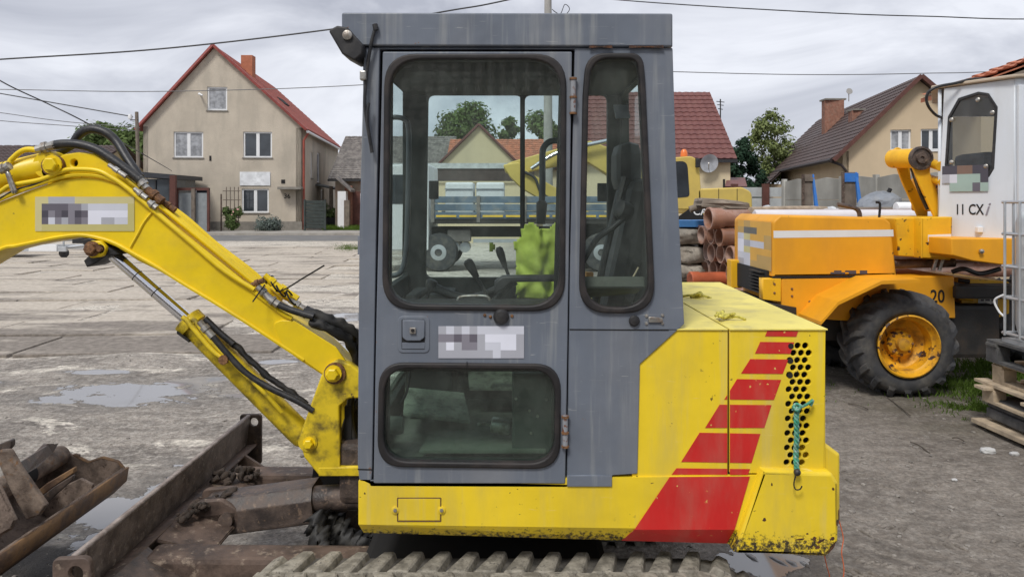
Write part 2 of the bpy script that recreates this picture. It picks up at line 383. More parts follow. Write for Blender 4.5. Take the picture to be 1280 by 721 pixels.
# far-left concrete slabs, each its own piece
def slab_mat():
    t = NT('weathered_slab'); mid = t.noise(1.3, 8, .62, sc3=(.35, 1.3, 1)); fine = t.noise(11, 8, .7)
    sep = t.n('ShaderNodeSeparateXYZ'); t.l(t.pos, sep.inputs[0])
    edge = t.math('ADD', t.ramp(sep.outputs[1], 7.5, 12.5, .28, 0), t.ramp(sep.outputs[0], -4.5, -1.5, 0, .16))
    c = t.mix(t.ramp(fine, .3, .7), (.38, .335, .275), (.57, .51, .435))
    c = t.mix(t.ramp(t.math('ADD', mid, edge), .48, .66), c, t.mix(t.ramp(fine, .3, .7), (.155, .135, .115), (.29, .255, .22)))
    t.bsdf(c, .85, 0, t.bump(fine, .5, .02), .3); return t.m
m_slab = slab_mat()
sm_ = None; SA = R(3.0)
for r_ in range(18):
    y0 = 8.6 + r_ * 1.22; x = -3.0 - (r_ % 2) * 1.4 - random.uniform(0, .8)
    xl = -(y0 + 3) * .72
    while x > xl:
        L = 3.0; cx, cy = x - L / 2, y0 + .5
        px_, py_ = cx * cos(SA) - cy * sin(SA) + .9, cx * sin(SA) + cy * cos(SA) + .35
        if sm_ is None:
            bm = bmesh.new(); add_box(bm, (0, 0, 0), (L - .05, 1.15, .08), None, .012); sm_ = bpy.data.meshes.new('concrete_slab'); bm.to_mesh(sm_); bm.free(); sm_.materials.append(m_slab)
        o = bpy.data.objects.new('concrete_slab', sm_); o.location = (px_, py_, gz(px_, py_) - .018 + random.uniform(-.008, .012))
        o.rotation_euler = (random.uniform(-.01, .01), random.uniform(-.004, .004), SA + random.uniform(-.012, .012)); place(o, ground)
        x -= L + random.choice((0, 0, 0, .05))
# asphalt road and pavement in front of the far houses
m_asph = MAT('asphalt', (.15, .15, .15), .85, var=.15, vs=1, dirt=(.26, .24, .21), da=.5, ds=.8, bump=.2)
m_pave = MAT('pale_pavement', (.33, .31, .28), .9, var=.15, vs=1.5, dirt=(.2, .18, .15), da=.5, ds=2)
tag(box('road', (-10, 38, .006), (140, 6.2, .012), m_asph), 'grey asphalt road in front of the beige gable house', kind='structure')
tag(box('pavement', (-10, 43.6, .06), (140, 4.4, .12), m_pave), 'pale raised pavement with kerb along the far side of the road', kind='structure')

# ================================================================== EXCAVATOR
ex = thing('mini_excavator', 'yellow mini excavator with grey cab and red stripes in the foreground', 'excavator', (0, 3.2, 0))
# ---- house body
def skirt_strip(x0a, x1a, ytop0, ytop1, ymid0, ymid1, ybot0, ybot1, dy=0.0, name='', mat=None, back=3.9, parent=None, xb0=None, xb1=None, xm0=None, xm1=None):
    """side skirt with a chamfer that tucks in at the bottom"""
    a = lambda x, y: P(x, y, YS)
    bm = bmesh.new(); Yf = YS - dy
    def v(x, y, yy): q = a(x, y); return bm.verts.new((q.x, yy, q.z))
    xm0, xm1 = xm0 or x0a, xm1 or x1a; xb0, xb1 = xb0 or xm0, xb1 or xm1
    T0, T1 = v(x0a, ytop0, Yf), v(x1a, ytop1, Yf); M0, M1 = v(xm0, ymid0, Yf), v(xm1, ymid1, Yf); B0, B1 = v(xb0, ybot0, Yf + .035), v(xb1, ybot1, Yf + .035)
    bm.faces.new((T0, T1, M1, M0)); bm.faces.new((M0, M1, B1, B0))
    if back:
        bt0, bt1, bb0, bb1 = v(x0a, ytop0, back), v(x1a, ytop1, back), v(xb0, ybot0, back), v(xb1, ybot1, back)
        bm.faces.new((T0, bt0, bt1, T1)); bm.faces.new((bt0, bb0, bb1, bt1)); bm.faces.new((B0, B1, bb1, bb0))
        bm.faces.new((T0, M0, B0, bb0, bt0)); bm.faces.new((T1, bt1, bb1, B1, M1))
    else:
        bm.normal_update(); bmesh.ops.solidify(bm, geom=bm.faces[:], thickness=.0012)
    return done(name, bm, mat, parent)
sk = skirt_strip(448, 950, 601, 594, 655, 662, 671, 686, 0, 'side_skirt', m_yel, 3.88, ex, xb0=452)
# red band over the skirt
skirt_strip(837, 937, 595.5, 595, 661, 661, 680.5, 684, .0016, 'red_stripe', m_red, None, ex, xm0=793, xm1=918, xb0=779, xb1=912)
# small hatch with two latches
m_seam = MAT('hatch_seam', (.12, .06, .03), .8, bump=0)
hat = fplate('hatch', [[(498, 623), (550, 623), (550, 650), (498, 650)]], YS - .002, .004, m_yel, ex, .001)
for a_, b_ in (((497, 622), (551, 622)), ((497, 651), (551, 651)), ((497, 622), (497, 651)), ((551, 622), (551, 651))):
    q0, q1 = P(*a_, YS), P(*b_, YS); bm = bmesh.new(); sweep(bm, [q0, q1], .0022, 5); done('seam', bm, m_seam, hat)
for x_ in (494, 552):
    lt = turned('hatch_latch', [(.013, 0), (.013, .004), (.006, .006)], P(x_, 637, YS), (0, -1, 0), m_yel, ex, 14)
    turned('latch_screw', [(.006, 0), (.006, .005), (0, .006)], P(x_, 637, YS - .005), (0, -1, 0), m_steel, lt, 10)
# engine cover: side panels, top, back
def cut(poly, x0=None, x1=None):        # keep the part of an outline between two vertical lines
    def clip(pl, xc, s):
        o = []
        for i in range(len(pl)):
            a, b = pl[i - 1], pl[i]; ia, ib = s * (a[0] - xc) >= 0, s * (b[0] - xc) >= 0
            if ia != ib: tt = (xc - a[0]) / (b[0] - a[0]); o.append((xc, a[1] + tt * (b[1] - a[1])))
            if ib: o.append(b)
        return o
    if x0 is not None: poly = clip(poly, x0, 1)
    if x1 is not None: poly = clip(poly, x1, -1)
    return poly
ZT = P(0, 411, YS).z
fplate('front_side_panel', [[(790, 411), (909.8, 411), (909.8, 594), (790, 600)]], YS + .006, .02, m_yel, ex, .003)
holes = []
for i in range(17):
    yy = 432.4 + i * 9.13; xo = 988.7 - i * .27 + (4.6 if i % 2 else 0)
    for k in range(3): holes.append(circ(*XZ([(xo + k * 9.5, yy)], YS)[0], 4.05 / F * YS, 14))
out_ = rounded(XZ([(912.6, 411), (1033, 411), (1030.5, 592), (912.6, 592)], YS), .006)
plate('rear_side_panel', [out_] + holes, .012, front(YS + .006), m_yel, ex, .0012)
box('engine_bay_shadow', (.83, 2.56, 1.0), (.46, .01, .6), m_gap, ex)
m_chk = box('radiator', (.95, 2.60, 1.05), (.25, .03, .45), m_black, ex)
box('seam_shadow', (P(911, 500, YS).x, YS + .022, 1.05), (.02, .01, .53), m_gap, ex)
# red stripes climbing across the cover
for st in ([(960, 413.5), (998.5, 414), (996, 421), (957, 420.5)], [(951, 427.5), (993.5, 428), (988.5, 442.5), (944.5, 442)], [(938.5, 449), (986, 449.5), (979, 467.5), (927, 467)],
           [(922, 474), (977, 475), (968, 500), (906, 499.5)], [(900, 506), (965, 506.5), (956, 535), (882, 535)], [(875, 541), (951, 542.5), (940, 579), (852, 577.5)], [(846, 585.5), (938, 586.5), (935.5, 593.5), (840, 593.5)]):
    for x0, x1 in ((None, 909.5), (912.9, None)):
        q = cut(st, x0, x1)
        if len(q) > 2:
            ring = [h for h in holes]
            hh = []
            if x0:                       # where the vent holes bite into the sticker
                lo = XZ(q, YS); xmax = max(p[0] for p in lo)
                q2 = q
            plate('red_stripe', [[Vector(p) for p in XZ(q, YS)]], .0012, front(YS + .0044), m_red, ex)
for i in (0, 2, 4):                      # hole mouths that cut the sticker edge
    yy = 432.4 + i * 9.13; xo = 988.7 - i * .27
    turned('vent_rim', [(3.6 / F * YS, 0), (3.6 / F * YS, .0004)], P(xo, yy, YS + .0042), (0, -1, 0), m_gap, ex, 14)
# top lids
def slabq(name, pts, th, mat, parent, bev=.004):
    bm = bmesh.new(); t_ = [bm.verts.new(p) for p in pts]; b_ = [bm.verts.new(Vector(p) - Vector((0, 0, th))) for p in pts]
    bm.faces.new(t_); bm.faces.new(b_[::-1]); n = len(pts)
    for i in range(n): bm.faces.new((t_[i], b_[i], b_[(i + 1) % n], t_[(i + 1) % n]))
    if bev: bmesh.ops.bevel(bm, geom=bm.edges[:], offset=bev, segments=2, affect='EDGES')
    return done(name, bm, mat, parent)
xs_ = P(911, 0, YS).x; xr = P(1035, 0, YS).x
slabq('front_lid', [(.35, YS, ZT), (xs_ - .003, YS, ZT), (xs_ - .003 - .02, 3.9, ZT + .01), (.35, 3.9, ZT + .01)], .005, m_yeltop, ex, .0012)
slabq('rear_lid', [(xs_ + .003, YS, ZT), (xr, YS, ZT), (xr + .03, 3.9, ZT + .01), (xs_ - .017, 3.9, ZT + .01)], .005, m_yeltop, ex, .0012)
box('rear_cover', (xr - .012, 3.2, 1.06), (.02, 1.37, .50), m_yel, ex, .004)
box('far_cover', (.7, 3.885, 1.06), (.7, .02, .5), m_yel, ex, .004)
box('engine_block', (.75, 3.2, .9), (.4, .9, .5), m_black, ex)
# counterweight
fplate('counterweight_wrap', [[(1000, 556), (1032, 554), (1051, 568), (1051, 640), (1044, 682), (1000, 684)]], YS + .03, 1.36, m_yel, ex, .012, .012)
cwl = XZ([(950, 584), (1036, 587, .02), (1044, 600, .01), (1044, 672, .02), (1029, 691, .01), (914, 686)], YS)
bmq = plate('counterweight', [rounded(cwl, .004)], .09, front(YS - .028), m_yel, ex, .012)
m_chip = RUST('rust_chip', (.03, .015, .01), (.13, .05, .02), s=60)
for (cx, cy, a, b, rot) in ((952, 645, 2.2, 2.2, 0), (1010, 678, 3, 1.3, .6), (1014, 668, 2, 2.4, 0), (1022, 671, 5, 1.6, .5), (1018, 679, 2.4, 2, 0), (996, 669, 6, 1, .15), (961, 601, 1, 2, 0), (1037, 607, 1.5, 2, 0), (1042, 648, 1, 5, 0), (1036, 668, 3, 2, .9), (1005, 662, 1.5, 1, 0), (1035, 680, 1.4, 9, -.6), (1044, 640, .8, 9, 0)):
    c_ = XZ([(cx, cy)], YS)[0]; k = YS / F; pts = []
    for j in range(11):
        th = 2 * pi * j / 11; rr = random.uniform(.7, 1.3); x_, y_ = a * k * rr * cos(th), b * k * rr * sin(th)
        pts.append((c_[0] + x_ * cos(rot) - y_ * sin(rot), c_[1] + x_ * sin(rot) + y_ * cos(rot)))
    plate('paint_chip', [pts], .001, front(YS - .0285), m_chip, ex)
# ---- cab
pl_top = [(428, 17), (840, 18), (840, 59), (452, 58), (428, 40)]
YF = 3.5                                 # far side of the cab
zt = P(0, 17, YS).z; zb = P(0, 58, YS).z
roof = plate('cab_roof', [rounded(XZ([(428, 17, .008), (840, 18, .008), (840, 59), (453, 58), (428, 41, .01)], YS), 0)], YF - YS + .012, front(YS - .012), m_grey, ex, .005)
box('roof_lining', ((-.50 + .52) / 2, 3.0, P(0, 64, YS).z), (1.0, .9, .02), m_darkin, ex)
near = XZ([(455, 59.5), (841, 60), (845, 200), (855.5, 405), (800, 455), (797, 592), (765, 594), (765, 608), (449, 600), (447, 580), (449, 300)], YS)
dhole = XZ([(474.5, 61.5), (718.5, 61.5), (712.5, 330), (708.5, 607), (463.5, 606), (465, 590), (470, 300)], YS)
def qw(off):                              # rear quarter window outline
    return rounded(XZ([(732 - off, 67 - off, .13), (803 + off, 67 - off, .13), (806 + off, 100, .02), (819 + off, 391 + off, .10), (723 - off, 391 + off, .10), (728 - off, 120, .02)], YS), 0, 8)
def w1(off): return rounded(XZ([(481 - off, 68 - off, .11), (708 + off, 68 - off, .11), (706 + off, 389 + off, .11), (478 - off, 387 + off, .11)], YS), 0, 8)
def w2(off): return rounded(XZ([(474 - off, 452 - off, .09), (701 + off, 454 - off, .09), (700 + off, 585 + off, .09), (472 - off, 582 + off, .09)], YS), 0, 8)
cabf = plate('cab_side', [rounded(near, .006), rounded(dhole, .004), qw(-4)], .04, front(YS), m_grey, ex, .003)
fplate('lower_cab_plate', [[(709, 594), (765, 594), (765, 608), (709, 608)]], YS - .006, .01, m_grey, ex, .002)
for (x0, x1) in ((737, 765), (787, 829)):
    q = fplate('rust_seam', [[(x0, 57.2), ((x0 + x1) / 2, 58), (x1, 57), (x1 + 1, 60.5), ((x0 + x1) / 2, 59.4), (x0 - 1, 60.5)]], YS - .013, .003, m_chip, ex)
fplate('panel_seam', [[(712, 411), (836, 412), (836, 413.3), (712, 412.6)]], YS - .0012, .002, m_gap, ex)
fplate('panel_seam', [[(447, 585.5), (466, 586), (466, 587.6), (447, 587)]], YS - .0012, .002, m_gap, ex)
# frame behind the door gap
fplate('door_frame', [[(462, 58), (726, 58), (722, 612), (456, 610)], [(490, 76), (700, 76), (692, 385), (488, 385)], [(486, 464), (690, 464), (690, 574), (486, 574)]], YS + .041, .03, m_gap, ex)
door = plate('door', [rounded(XZ([(478.5, 65), (715, 65), (711, 330), (706.5, 604), (467, 603.5), (470.5, 400)], YS), .006, 4), w1(-4), w2(-4)], .035, front(YS - .004), m_grey, ex, .004)
def seal(name, f, par, y=YS - .014, th=.05): return plate(name, [f(0), f(-7.4)], th, front(y), m_rubber, par, .007, bres=2)
seal('window_rubber', w1, door); seal('window_rubber', w2, door)
def gl(name, f, par, mat, y): return plate(name, [f(-6)], .004, front(y), mat, par)
gl('window_glass', w1, door, m_glass, YS + .012); gl('window_glass', w2, door, m_glass2, YS + .012)
qs = seal('quarter_window_rubber', qw, cabf); gl('quarter_window_glass', qw, cabf, m_glass, YS + .012)
fplate('rubber_joint', [[(583.2, 452), (584.4, 452), (584.4, 461), (583.2, 461)]], YS - .0155, .002, m_gap, door)
# latch
la = fplate('latch_plate', [[(497, 395), (537, 395), (537, 441), (497, 441)]], YS - .007, .006, m_grey, door, .002, .02)
fplate('latch_recess', [[(502, 399), (531, 399), (531, 436.5), (502, 436.5)]], YS - .0078, .002, m_gap, door, 0, .004)
fplate('latch_paddle', [[(503, 400), (530.5, 400), (530.5, 422, .01), (525, 426), (508, 426), (503, 422, .01)]], YS - .016, .012, m_grey, door, .003)
fplate('latch_sill', [[(502.5, 428), (531, 428), (531, 436), (502.5, 436)]], YS - .009, .004, m_grey, door, .001)
box('lock_barrel', P(516, 413, YS - .019), (.021, .01, .021), m_steel, door, .003)
turned('keyhole', [(.006, 0), (.006, .002)], P(516, 413, YS - .0242), (0, -1, 0), m_gap, door, 12)
# hinges
m_hinge = MAT('hinge_paint', (.25, .26, .28), .5, var=.1, chip=(.16, .06, .03), ct=.55, cs=50)
for (hx, y0, y1) in ((716.5, 97, 143), (706.5, 519, 559)):
    h = turned('hinge', [(.0095, 0), (.0095, (y1 - y0) / F * YS)], P(hx, y1, YS - .013), (0, 0, 1), m_hinge, ex, 14)
    for yy in (y0, (y0 + y1) / 2, y1 - 3): turned('hinge_washer', [(.0125, 0), (.0125, .007)], P(hx, yy + 3, YS - .013), (0, 0, 1), m_rustbolt, h, 14)
# catch, knob and lock on the rear side panel
turned('rubber_knob', [(.017, 0), (.019, .006), (.014, .012), (0, .014)], P(792.5, 400.5, YS), (0, -1, 0), m_black, ex, 16)
lk = fplate('toggle_catch', [[(811, 396), (828, 397), (829, 403), (811, 403)]], YS - .008, .008, m_steel, ex, .002)
for q in ((808, 394.5), (828, 394), (808, 404), (828, 404)): turned('screw', [(.006, 0), (.005, .004), (0, .005)], P(*q, YS), (0, -1, 0), m_steel, ex, 10)
turned('door_stop', [(.024, 0), (.027, .012), (.018, .024), (0, .026)], P(626.5, 395, YS), (0, -1, 0), m_black, door, 18)
for q in ((606, 394), (613, 396), (640, 395)): turned('screw', [(.006, 0), (.004, .004), (0, .005)], P(*q, YS - .004), (0, -1, 0), m_rustbolt, door, 8)
# stickers with their lettering blurred into mosaic blocks
_dm = {}
def dmat(c):
    if c not in _dm: _dm[c] = MAT('sticker_%s' % {'W': 'white', 'w': 'offwhite', 'l': 'light_grey', 'm': 'mid_grey', 'd': 'dark_grey', 'k': 'charcoal', 'y': 'pale_yellow', 'o': 'straw', 'b': 'bluish', 'G': 'olive', 'n': 'brown', 'g': 'pale_green', 'a': 'amber', 'A': 'dull_amber'}[c],
        {'W': (.78, .80, .90), 'w': (.62, .64, .72), 'l': (.42, .43, .48), 'm': (.24, .23, .27), 'd': (.13, .12, .15), 'k': (.07, .065, .085), 'y': (.62, .56, .28), 'o': (.55, .50, .20), 'b': (.20, .23, .28), 'G': (.14, .14, .13), 'n': (.20, .13, .10), 'g': (.33, .44, .40), 'a': (.75, .42, .07), 'A': (.55, .36, .12)}[c], .5, var=.05, bump=0)
    return _dm[c]
def sticker(name, rows, x0, y0, x1, y1, Y, parent, label=None):
    ks = sorted({c for r in rows for c in r if c != '.'}); bm = bmesh.new(); nr, nc = len(rows), len(rows[0])
    for j, r in enumerate(rows):
        for i, c in enumerate(r):
            if c == '.': continue
            q = [P(x0 + (x1 - x0) * (i + a) / nc, y0 + (y1 - y0) * (j + b) / nr, Y) for a, b in ((0, 0), (1, 0), (1, 1), (0, 1))]
            f = bm.faces.new([bm.verts.new(p) for p in q]); f.material_index = ks.index(c)
    bmesh.ops.remove_doubles(bm, verts=bm.verts, dist=1e-5); bm.normal_update(); bmesh.ops.solidify(bm, geom=bm.faces[:], thickness=.001)
    me = bpy.data.meshes.new(name); bm.to_mesh(me); bm.free()
    o = link_mesh(name, me, [dmat(c) for c in ks], parent)
    if label: o['label'] = label
    return o
sticker('sticker', ['lwlwlwwwwww', 'mmdmdlWWWWl', 'lWlmmlwwWWl', 'lllllllwlll'], 548, 407.5, 655, 447.5, YS - .0055, door, 'white and grey name sticker blurred into blocks')
# roof lamp, wire and strap on the front pillar
lampM = fplate('work_lamp', [[(410, 38, .01), (421, 32, .01), (434, 34, .01), (454, 56, .01), (453, 68), (443, 76, .01), (427, 67)]], YS - .05, .13, m_black, ex, .006)
turned('lamp_pivot', [(.016, 0), (.016, .008), (.006, .012)], P(434.5, 44.5, YS - .05), (0, -1, 0), m_steel, lampM, 14)
tube('pillar_cable', [P(470, 33, YS - .02), P(465, 50, YS - .022), P(460, 78, YS - .018), P(457, 105, YS - .018), P(456, 130, YS - .02), P(459, 155, YS - .02), P(463, 178, YS - .02), P(465, 191, YS - .02)], .0058, m_hose, ex)
tube('cable_loop', [P(461, 129, YS - .03), P(459.5, 140, YS - .032), P(460, 160, YS - .028), P(463, 180, YS - .024)], .005, m_hose, ex)
turned('cable_end', [(.009, 0), (.009, .02)], P(470, 38, YS - .022), (-.2, 0, 1), m_black, ex, 12)
box('wire_connector', P(454.5, 95, YS - .02), (.022, .03, .032), m_steel, ex, .005)
# far side, front, back of the cab
zfl = P(0, 600, YS).z
farp = [(-.505, P(0, 60, YS).z), (.545, P(0, 60, YS).z), (.56, zfl), (-.52, zfl)]
o1 = rounded(XZ([(536, 120), (652, 120), (652, 346), (533, 346)], YF), .03); o2 = rounded(XZ([(656, 120), (758, 120), (758, 346), (656, 346)], YF), .03)
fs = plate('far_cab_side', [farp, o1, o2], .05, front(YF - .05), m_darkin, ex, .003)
m_glass3 = GLASS('far_cab_glass', (.91, .965, .96), .02, (.45, .5, .47), .8, ior=1.12)
plate('far_window_glass', [o1], .004, front(YF - .02), m_glass3, fs); plate('far_window_glass', [o2], .004, front(YF - .03), m_glass3, fs)
box('sliding_pane_edge', P(652, 232, YF - .055) , (.014, .02, .83), m_black, fs)
xf = -.512
Mf = wallM((xf, 0, 0), R(-90)); ys_ = lambda y: -y
def YZ(pts): return [(-y, z) + tuple(r) for y, z, *r in pts]
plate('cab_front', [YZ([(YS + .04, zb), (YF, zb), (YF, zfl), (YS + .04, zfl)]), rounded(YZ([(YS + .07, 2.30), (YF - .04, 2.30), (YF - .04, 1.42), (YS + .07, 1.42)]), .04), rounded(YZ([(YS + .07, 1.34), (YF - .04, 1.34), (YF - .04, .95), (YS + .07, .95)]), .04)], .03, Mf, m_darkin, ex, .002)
for z0, z1 in ((1.42, 2.30), (.95, 1.34)): plate('windscreen', [rounded(YZ([(YS + .07, z1), (YF - .04, z1), (YF - .04, z0), (YS + .07, z0)]), .04)], .004, Mf, m_glass3, ex, 0, -.01)
Mb = wallM((.50, 0, 0), R(-90))
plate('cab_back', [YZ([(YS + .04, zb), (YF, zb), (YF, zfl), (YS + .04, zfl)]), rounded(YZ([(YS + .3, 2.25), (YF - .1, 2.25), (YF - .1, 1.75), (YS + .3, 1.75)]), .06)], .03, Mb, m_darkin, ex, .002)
plate('rear_glass', [rounded(YZ([(YS + .3, 2.25), (YF - .1, 2.25), (YF - .1, 1.75), (YS + .3, 1.75)]), .06)], .004, Mb, m_glass3, ex, 0, -.01)
box('cab_floor', (0, 3.0, zfl + .01), (1.0, .95, .03), m_floor, ex)
# floor clutter: plates, pedal, filter, seat box
fl = zfl + .03
slabq('floor_plate', [(-.33, 2.62, fl + .03), (.12, 2.62, fl + .03), (.14, 3.1, fl + .03), (-.30, 3.12, fl + .03)], .012, m_floor, ex, .003)
m_mat = MAT('worn_rubber_mat', (.24, .26, .21), .85, var=.2, vs=12, dirt=(.04, .04, .035), da=.8, ds=25, bump=.5)
slabq('perforated_step', [(-.42, 2.85, fl + .10), (-.16, 2.85, fl + .07), (-.20, 3.08, fl + .12), (-.44, 3.05, fl + .15)], .015, m_mat, ex, .003)
slabq('tread_plate', [(-.18, 3.12, fl + .13), (.10, 3.12, fl + .13), (.12, 3.3, fl + .18), (-.2, 3.3, fl + .18)], .015, m_mat, ex, .003)
turned('oil_filter', [(.0, 0), (.028, .004), (.03, .01), (.03, .07), (.024, .078), (0, .08)], P(613, 530, 2.75), (1, -.1, -.15), m_steel, ex, 16)
tube('pedal_link', [P(614, 531, 2.75), P(603, 529, 2.75), P(597, 530, 2.75)], .006, m_steel, ex, 6)
box('kick_plate', (-.15, 3.35, 1.0), (.5, .03, .2), m_mat, ex, .006, Matrix.Rotation(R(20), 3, 'X').to_euler())
tube('control_rod', [P(487, 490, 2.7), P(500, 470, 2.8), P(508, 462, 2.9)], .012, m_floor, ex, 6, 1); tube('hydraulic_line', [P(513, 462, 2.8), P(508, 490, 2.75), P(500, 505, 2.7)], .006, m_hose, ex, 6)
prism_= slabq('valve_cover', [(-.30, 3.2, 1.06), (-.22, 3.2, 1.06), (-.2, 3.3, 1.12), (-.3, 3.3, 1.12)], .03, m_mat, ex, .004)
box('bench_edge', (-.02, 3.25, 1.13), (.16, .1, .03), m_mat, ex, .004)
box('pedal', (-.06, 3.05, fl + .26), (.12, .04, .02), m_mat, ex, .004)
turned('pedal_roller', [(.03, 0), (.033, .01), (.033, .07), (.03, .08)], (-.48, 2.72, fl + .09), (1, 0, 0), m_floor, ex, 14)
m_box = MAT('dark_green_console', (.05, .065, .06), .6, var=.2, vs=8, dirt=(.12, .13, .11), da=.5, ds=8)
box('seat_box', (.22, 3.02, .98), (.44, .75, .33), m_box, ex, .01)
for q in ((645, 498), (683, 499), (662, 513), (664, 541), (672, 520)): turned('console_screw', [(.006, 0), (.005, .003)], P(*q, 2.644), (0, -1, 0), m_steel, ex, 8)
box('front_console', (-.35, 3.25, 1.12), (.2, .3, .5), m_darkin, ex, .02)
# seat
m_seatp = m_seat
seat = box('seat', (.30, 3.05, 1.20), (.44, .46, .12), m_seat, ex, .04)
bm = bmesh.new(); add_box(bm, (.40, 3.05, 1.55), (.12, .44, .60), None, .05)
for v in bm.verts: v.co.x += (v.co.z - 1.3) * .22
done('seat_back', bm, m_seat, ex)
bm = bmesh.new(); add_box(bm, (.47, 3.05, 1.90), (.10, .26, .20), None, .05); done('headrest', bm, m_seat, ex)
tube('seat_belt', [(.30, 2.80, 1.22), (.33, 2.72, 1.5), (.42, 2.76, 1.85)], .012, m_black, ex, 6)
tube('wiper_arm', [P(727, 330, 2.7), P(745, 300, 2.7), P(765, 285, 2.7), P(785, 268, 2.7)], .011, m_black, ex, 8)
turned('wiper_motor', [(.028, 0), (.034, .01), (.034, .05), (.02, .06)], P(787, 266, 2.72), (-.8, -.4, .3), m_black, ex, 16)
bm = bmesh.new(); bmesh.ops.create_uvsphere(bm, u_segments=16, v_segments=12, radius=.075, matrix=Matrix.Translation(P(790, 262, 2.95)) @ Matrix.Diagonal((1, 1, 1.3, 1))); done('hanging_cap', bm, m_black, ex, True)
fplate('cardboard_box', [[(733, 341), (742, 341), (741, 363), (733, 364)]], 2.75, .06, MAT('orange_sticker', (.55, .25, .05), .6), ex)
tube('dry_straw', [P(783, 357, 2.62), P(792, 345, 2.62), P(798, 334, 2.62)], .003, MAT('straw', (.5, .42, .28), .8), ex, 5)
slabq('rear_sill_bin', [(.22, 2.56, 1.50), (.46, 2.56, 1.50), (.46, 2.72, 1.46), (.22, 2.72, 1.44)], .04, m_floor, ex, .004)
# mirror and inner light patch
fplate('inner_mirror', [[(536, 226), (548, 226), (548, 249), (536, 249)]], YF - .12, .02, m_black, ex, .004, .005)
fplate('quarter_mirror', [[(747, 229), (759, 229), (759, 252), (747, 252)]], YF - .12, .02, m_black, ex, .004, .005)
fplate('lamp_lens', [[(767, 131), (785, 131), (788, 148), (770, 148)]], 2.75, .01, MAT('grey_lens', (.25, .29, .34), .3), ex, .001)
# grab handles
m_handle = MAT('handle_tube', (.07, .08, .09), .4, var=.1)
tube('grab_handle', [P(490, 147, 3.3), P(498, 147, 3.3), P(506, 150, 3.3), P(510.5, 160, 3.3), P(511, 200, 3.3), P(509, 290, 3.3), P(506, 325, 3.3), P(500, 341, 3.3), P(488, 345, 3.3)], .012, m_handle, ex, 10)
tube('grab_handle', [P(700, 176, 3.2), P(688, 177, 3.2), P(680, 184, 3.2), P(678, 196, 3.2), P(678, 235, 3.2), P(676, 280, 3.2)], .014, m_handle, ex, 10)
turned('handle_sleeve', [(.02, 0), (.024, .09), (.016, .1)], P(676, 280, 3.2), (.05, 0, 1), m_black, ex, 12)
# levers and arm consoles
def lever(base, top, knob, r=.022, L=.11):
    base, top = Vector(base), Vector(top); d = (top - base).normalized()
    s = tube('lever', [base, (base + top) / 2 + Vector((0, 0, .004)), top], .007, m_black, ex, 8)
    turned('lever_grip', [(0, 0), (r * .6, .004), (r * .75, L * .3), (r, L * .65), (r * .95, L * .9), (r * .5, L)], top - d * .01, d, m_black, s, 14)
lever(P(610, 372, 2.95), P(595, 345, 2.95), 1, .02, .085)
lever(P(640, 358, 3.0), P(631, 332, 3.0), 1, .017, .09)
lever(P(533, 376, 2.8), P(537, 362, 2.8), 1, .022, .05)
tube('arm_rail', [P(520, 372, 2.8), P(540, 362, 2.8), P(575, 372, 2.75), P(612, 378, 2.72), P(632, 362, 2.72), P(645, 352, 2.72)], .012, m_darkin, ex, 8)
tube('arm_rail', [P(540, 357, 3.1), P(580, 372, 3.1), P(610, 366, 3.1), P(640, 350, 3.1)], .016, m_black, ex, 8)
tube('steel_bracket', [P(573, 381, 2.66), P(574, 372, 2.66), P(590, 370, 2.66), P(609, 371, 2.66), P(613, 380, 2.66)], .006, m_steel, ex, 8)
slabq('side_shelf', [(-.50, 2.58, 1.40), (.20, 2.58, 1.40), (.20, 2.70, 1.405), (-.50, 2.70, 1.405)], .02, m_darkin, ex, .004)
arm = fplate('armrest', [[(618, 352), (628, 345), (698, 344), (698, 352), (640, 353), (630, 362), (618, 368)]], 2.66, .05, m_black, ex, .008)
# hi-vis vest hung over the seat
def cloth(name, outline_px, Y, amp, mat, seed):
    pts = rounded(XZ(outline_px, Y), .02); xs2 = [p[0] for p in pts]; zs2 = [p[1] for p in pts]
    def inside(x, z):
        c = False; n = len(pts)
        for i in range(n):
            x1, z1 = pts[i - 1][:2]; x2, z2 = pts[i][:2]
            if (z1 > z) != (z2 > z) and x < (x2 - x1) * (z - z1) / (z2 - z1 + 1e-9) + x1: c = not c
        return c
    bm = bmesh.new(); st = .008; V = {}
    nx = int((max(xs2) - min(xs2)) / st) + 2; nz = int((max(zs2) - min(zs2)) / st) + 2
    for i in range(nx):
        for j in range(nz):
            x, z = min(xs2) + i * st, min(zs2) + j * st
            if inside(x, z):
                d = noise.noise(Vector((x * 16 + seed, z * 5, 0))) * amp + noise.noise(Vector((x * 30, z * 22, seed))) * amp * .5 + abs(noise.noise(Vector((x * 9 + z * 9, z * 8 - x * 4, seed)))) * amp
                V[i, j] = bm.verts.new((x + d * .4, Y - d, z))
    for (i, j) in list(V):
        if all(k in V for k in ((i + 1, j), (i + 1, j + 1), (i, j + 1))): bm.faces.new((V[i, j], V[i + 1, j], V[i + 1, j + 1], V[i, j + 1]))
    return bm
bm = cloth('v', [(656, 278), (664, 275), (670, 284), (686, 284), (694, 276), (702, 280), (708, 345), (703, 376), (644, 374), (641, 352), (645, 320), (640, 300), (650, 300)], 2.80, .036, m_vest, 3)
bm.normal_update(); bmesh.ops.solidify(bm, geom=bm.faces[:], thickness=.004)
vest = done('safety_vest', bm, m_vest, None, True); tag(vest, 'bright lime hi-vis safety vest hanging inside the grey cab beside the seat', 'vest')
bm = cloth('v', [(609, 303), (614, 299), (619, 303), (620, 314), (613, 318), (610, 312)], 3.2, .01, m_vest, 8); bm.normal_update(); bmesh.ops.solidify(bm, geom=bm.faces[:], thickness=.004)
tag(done('lime_rag', bm, m_vest, None, True), 'small lime rag seen through the cab windows left of the vest', 'rag')
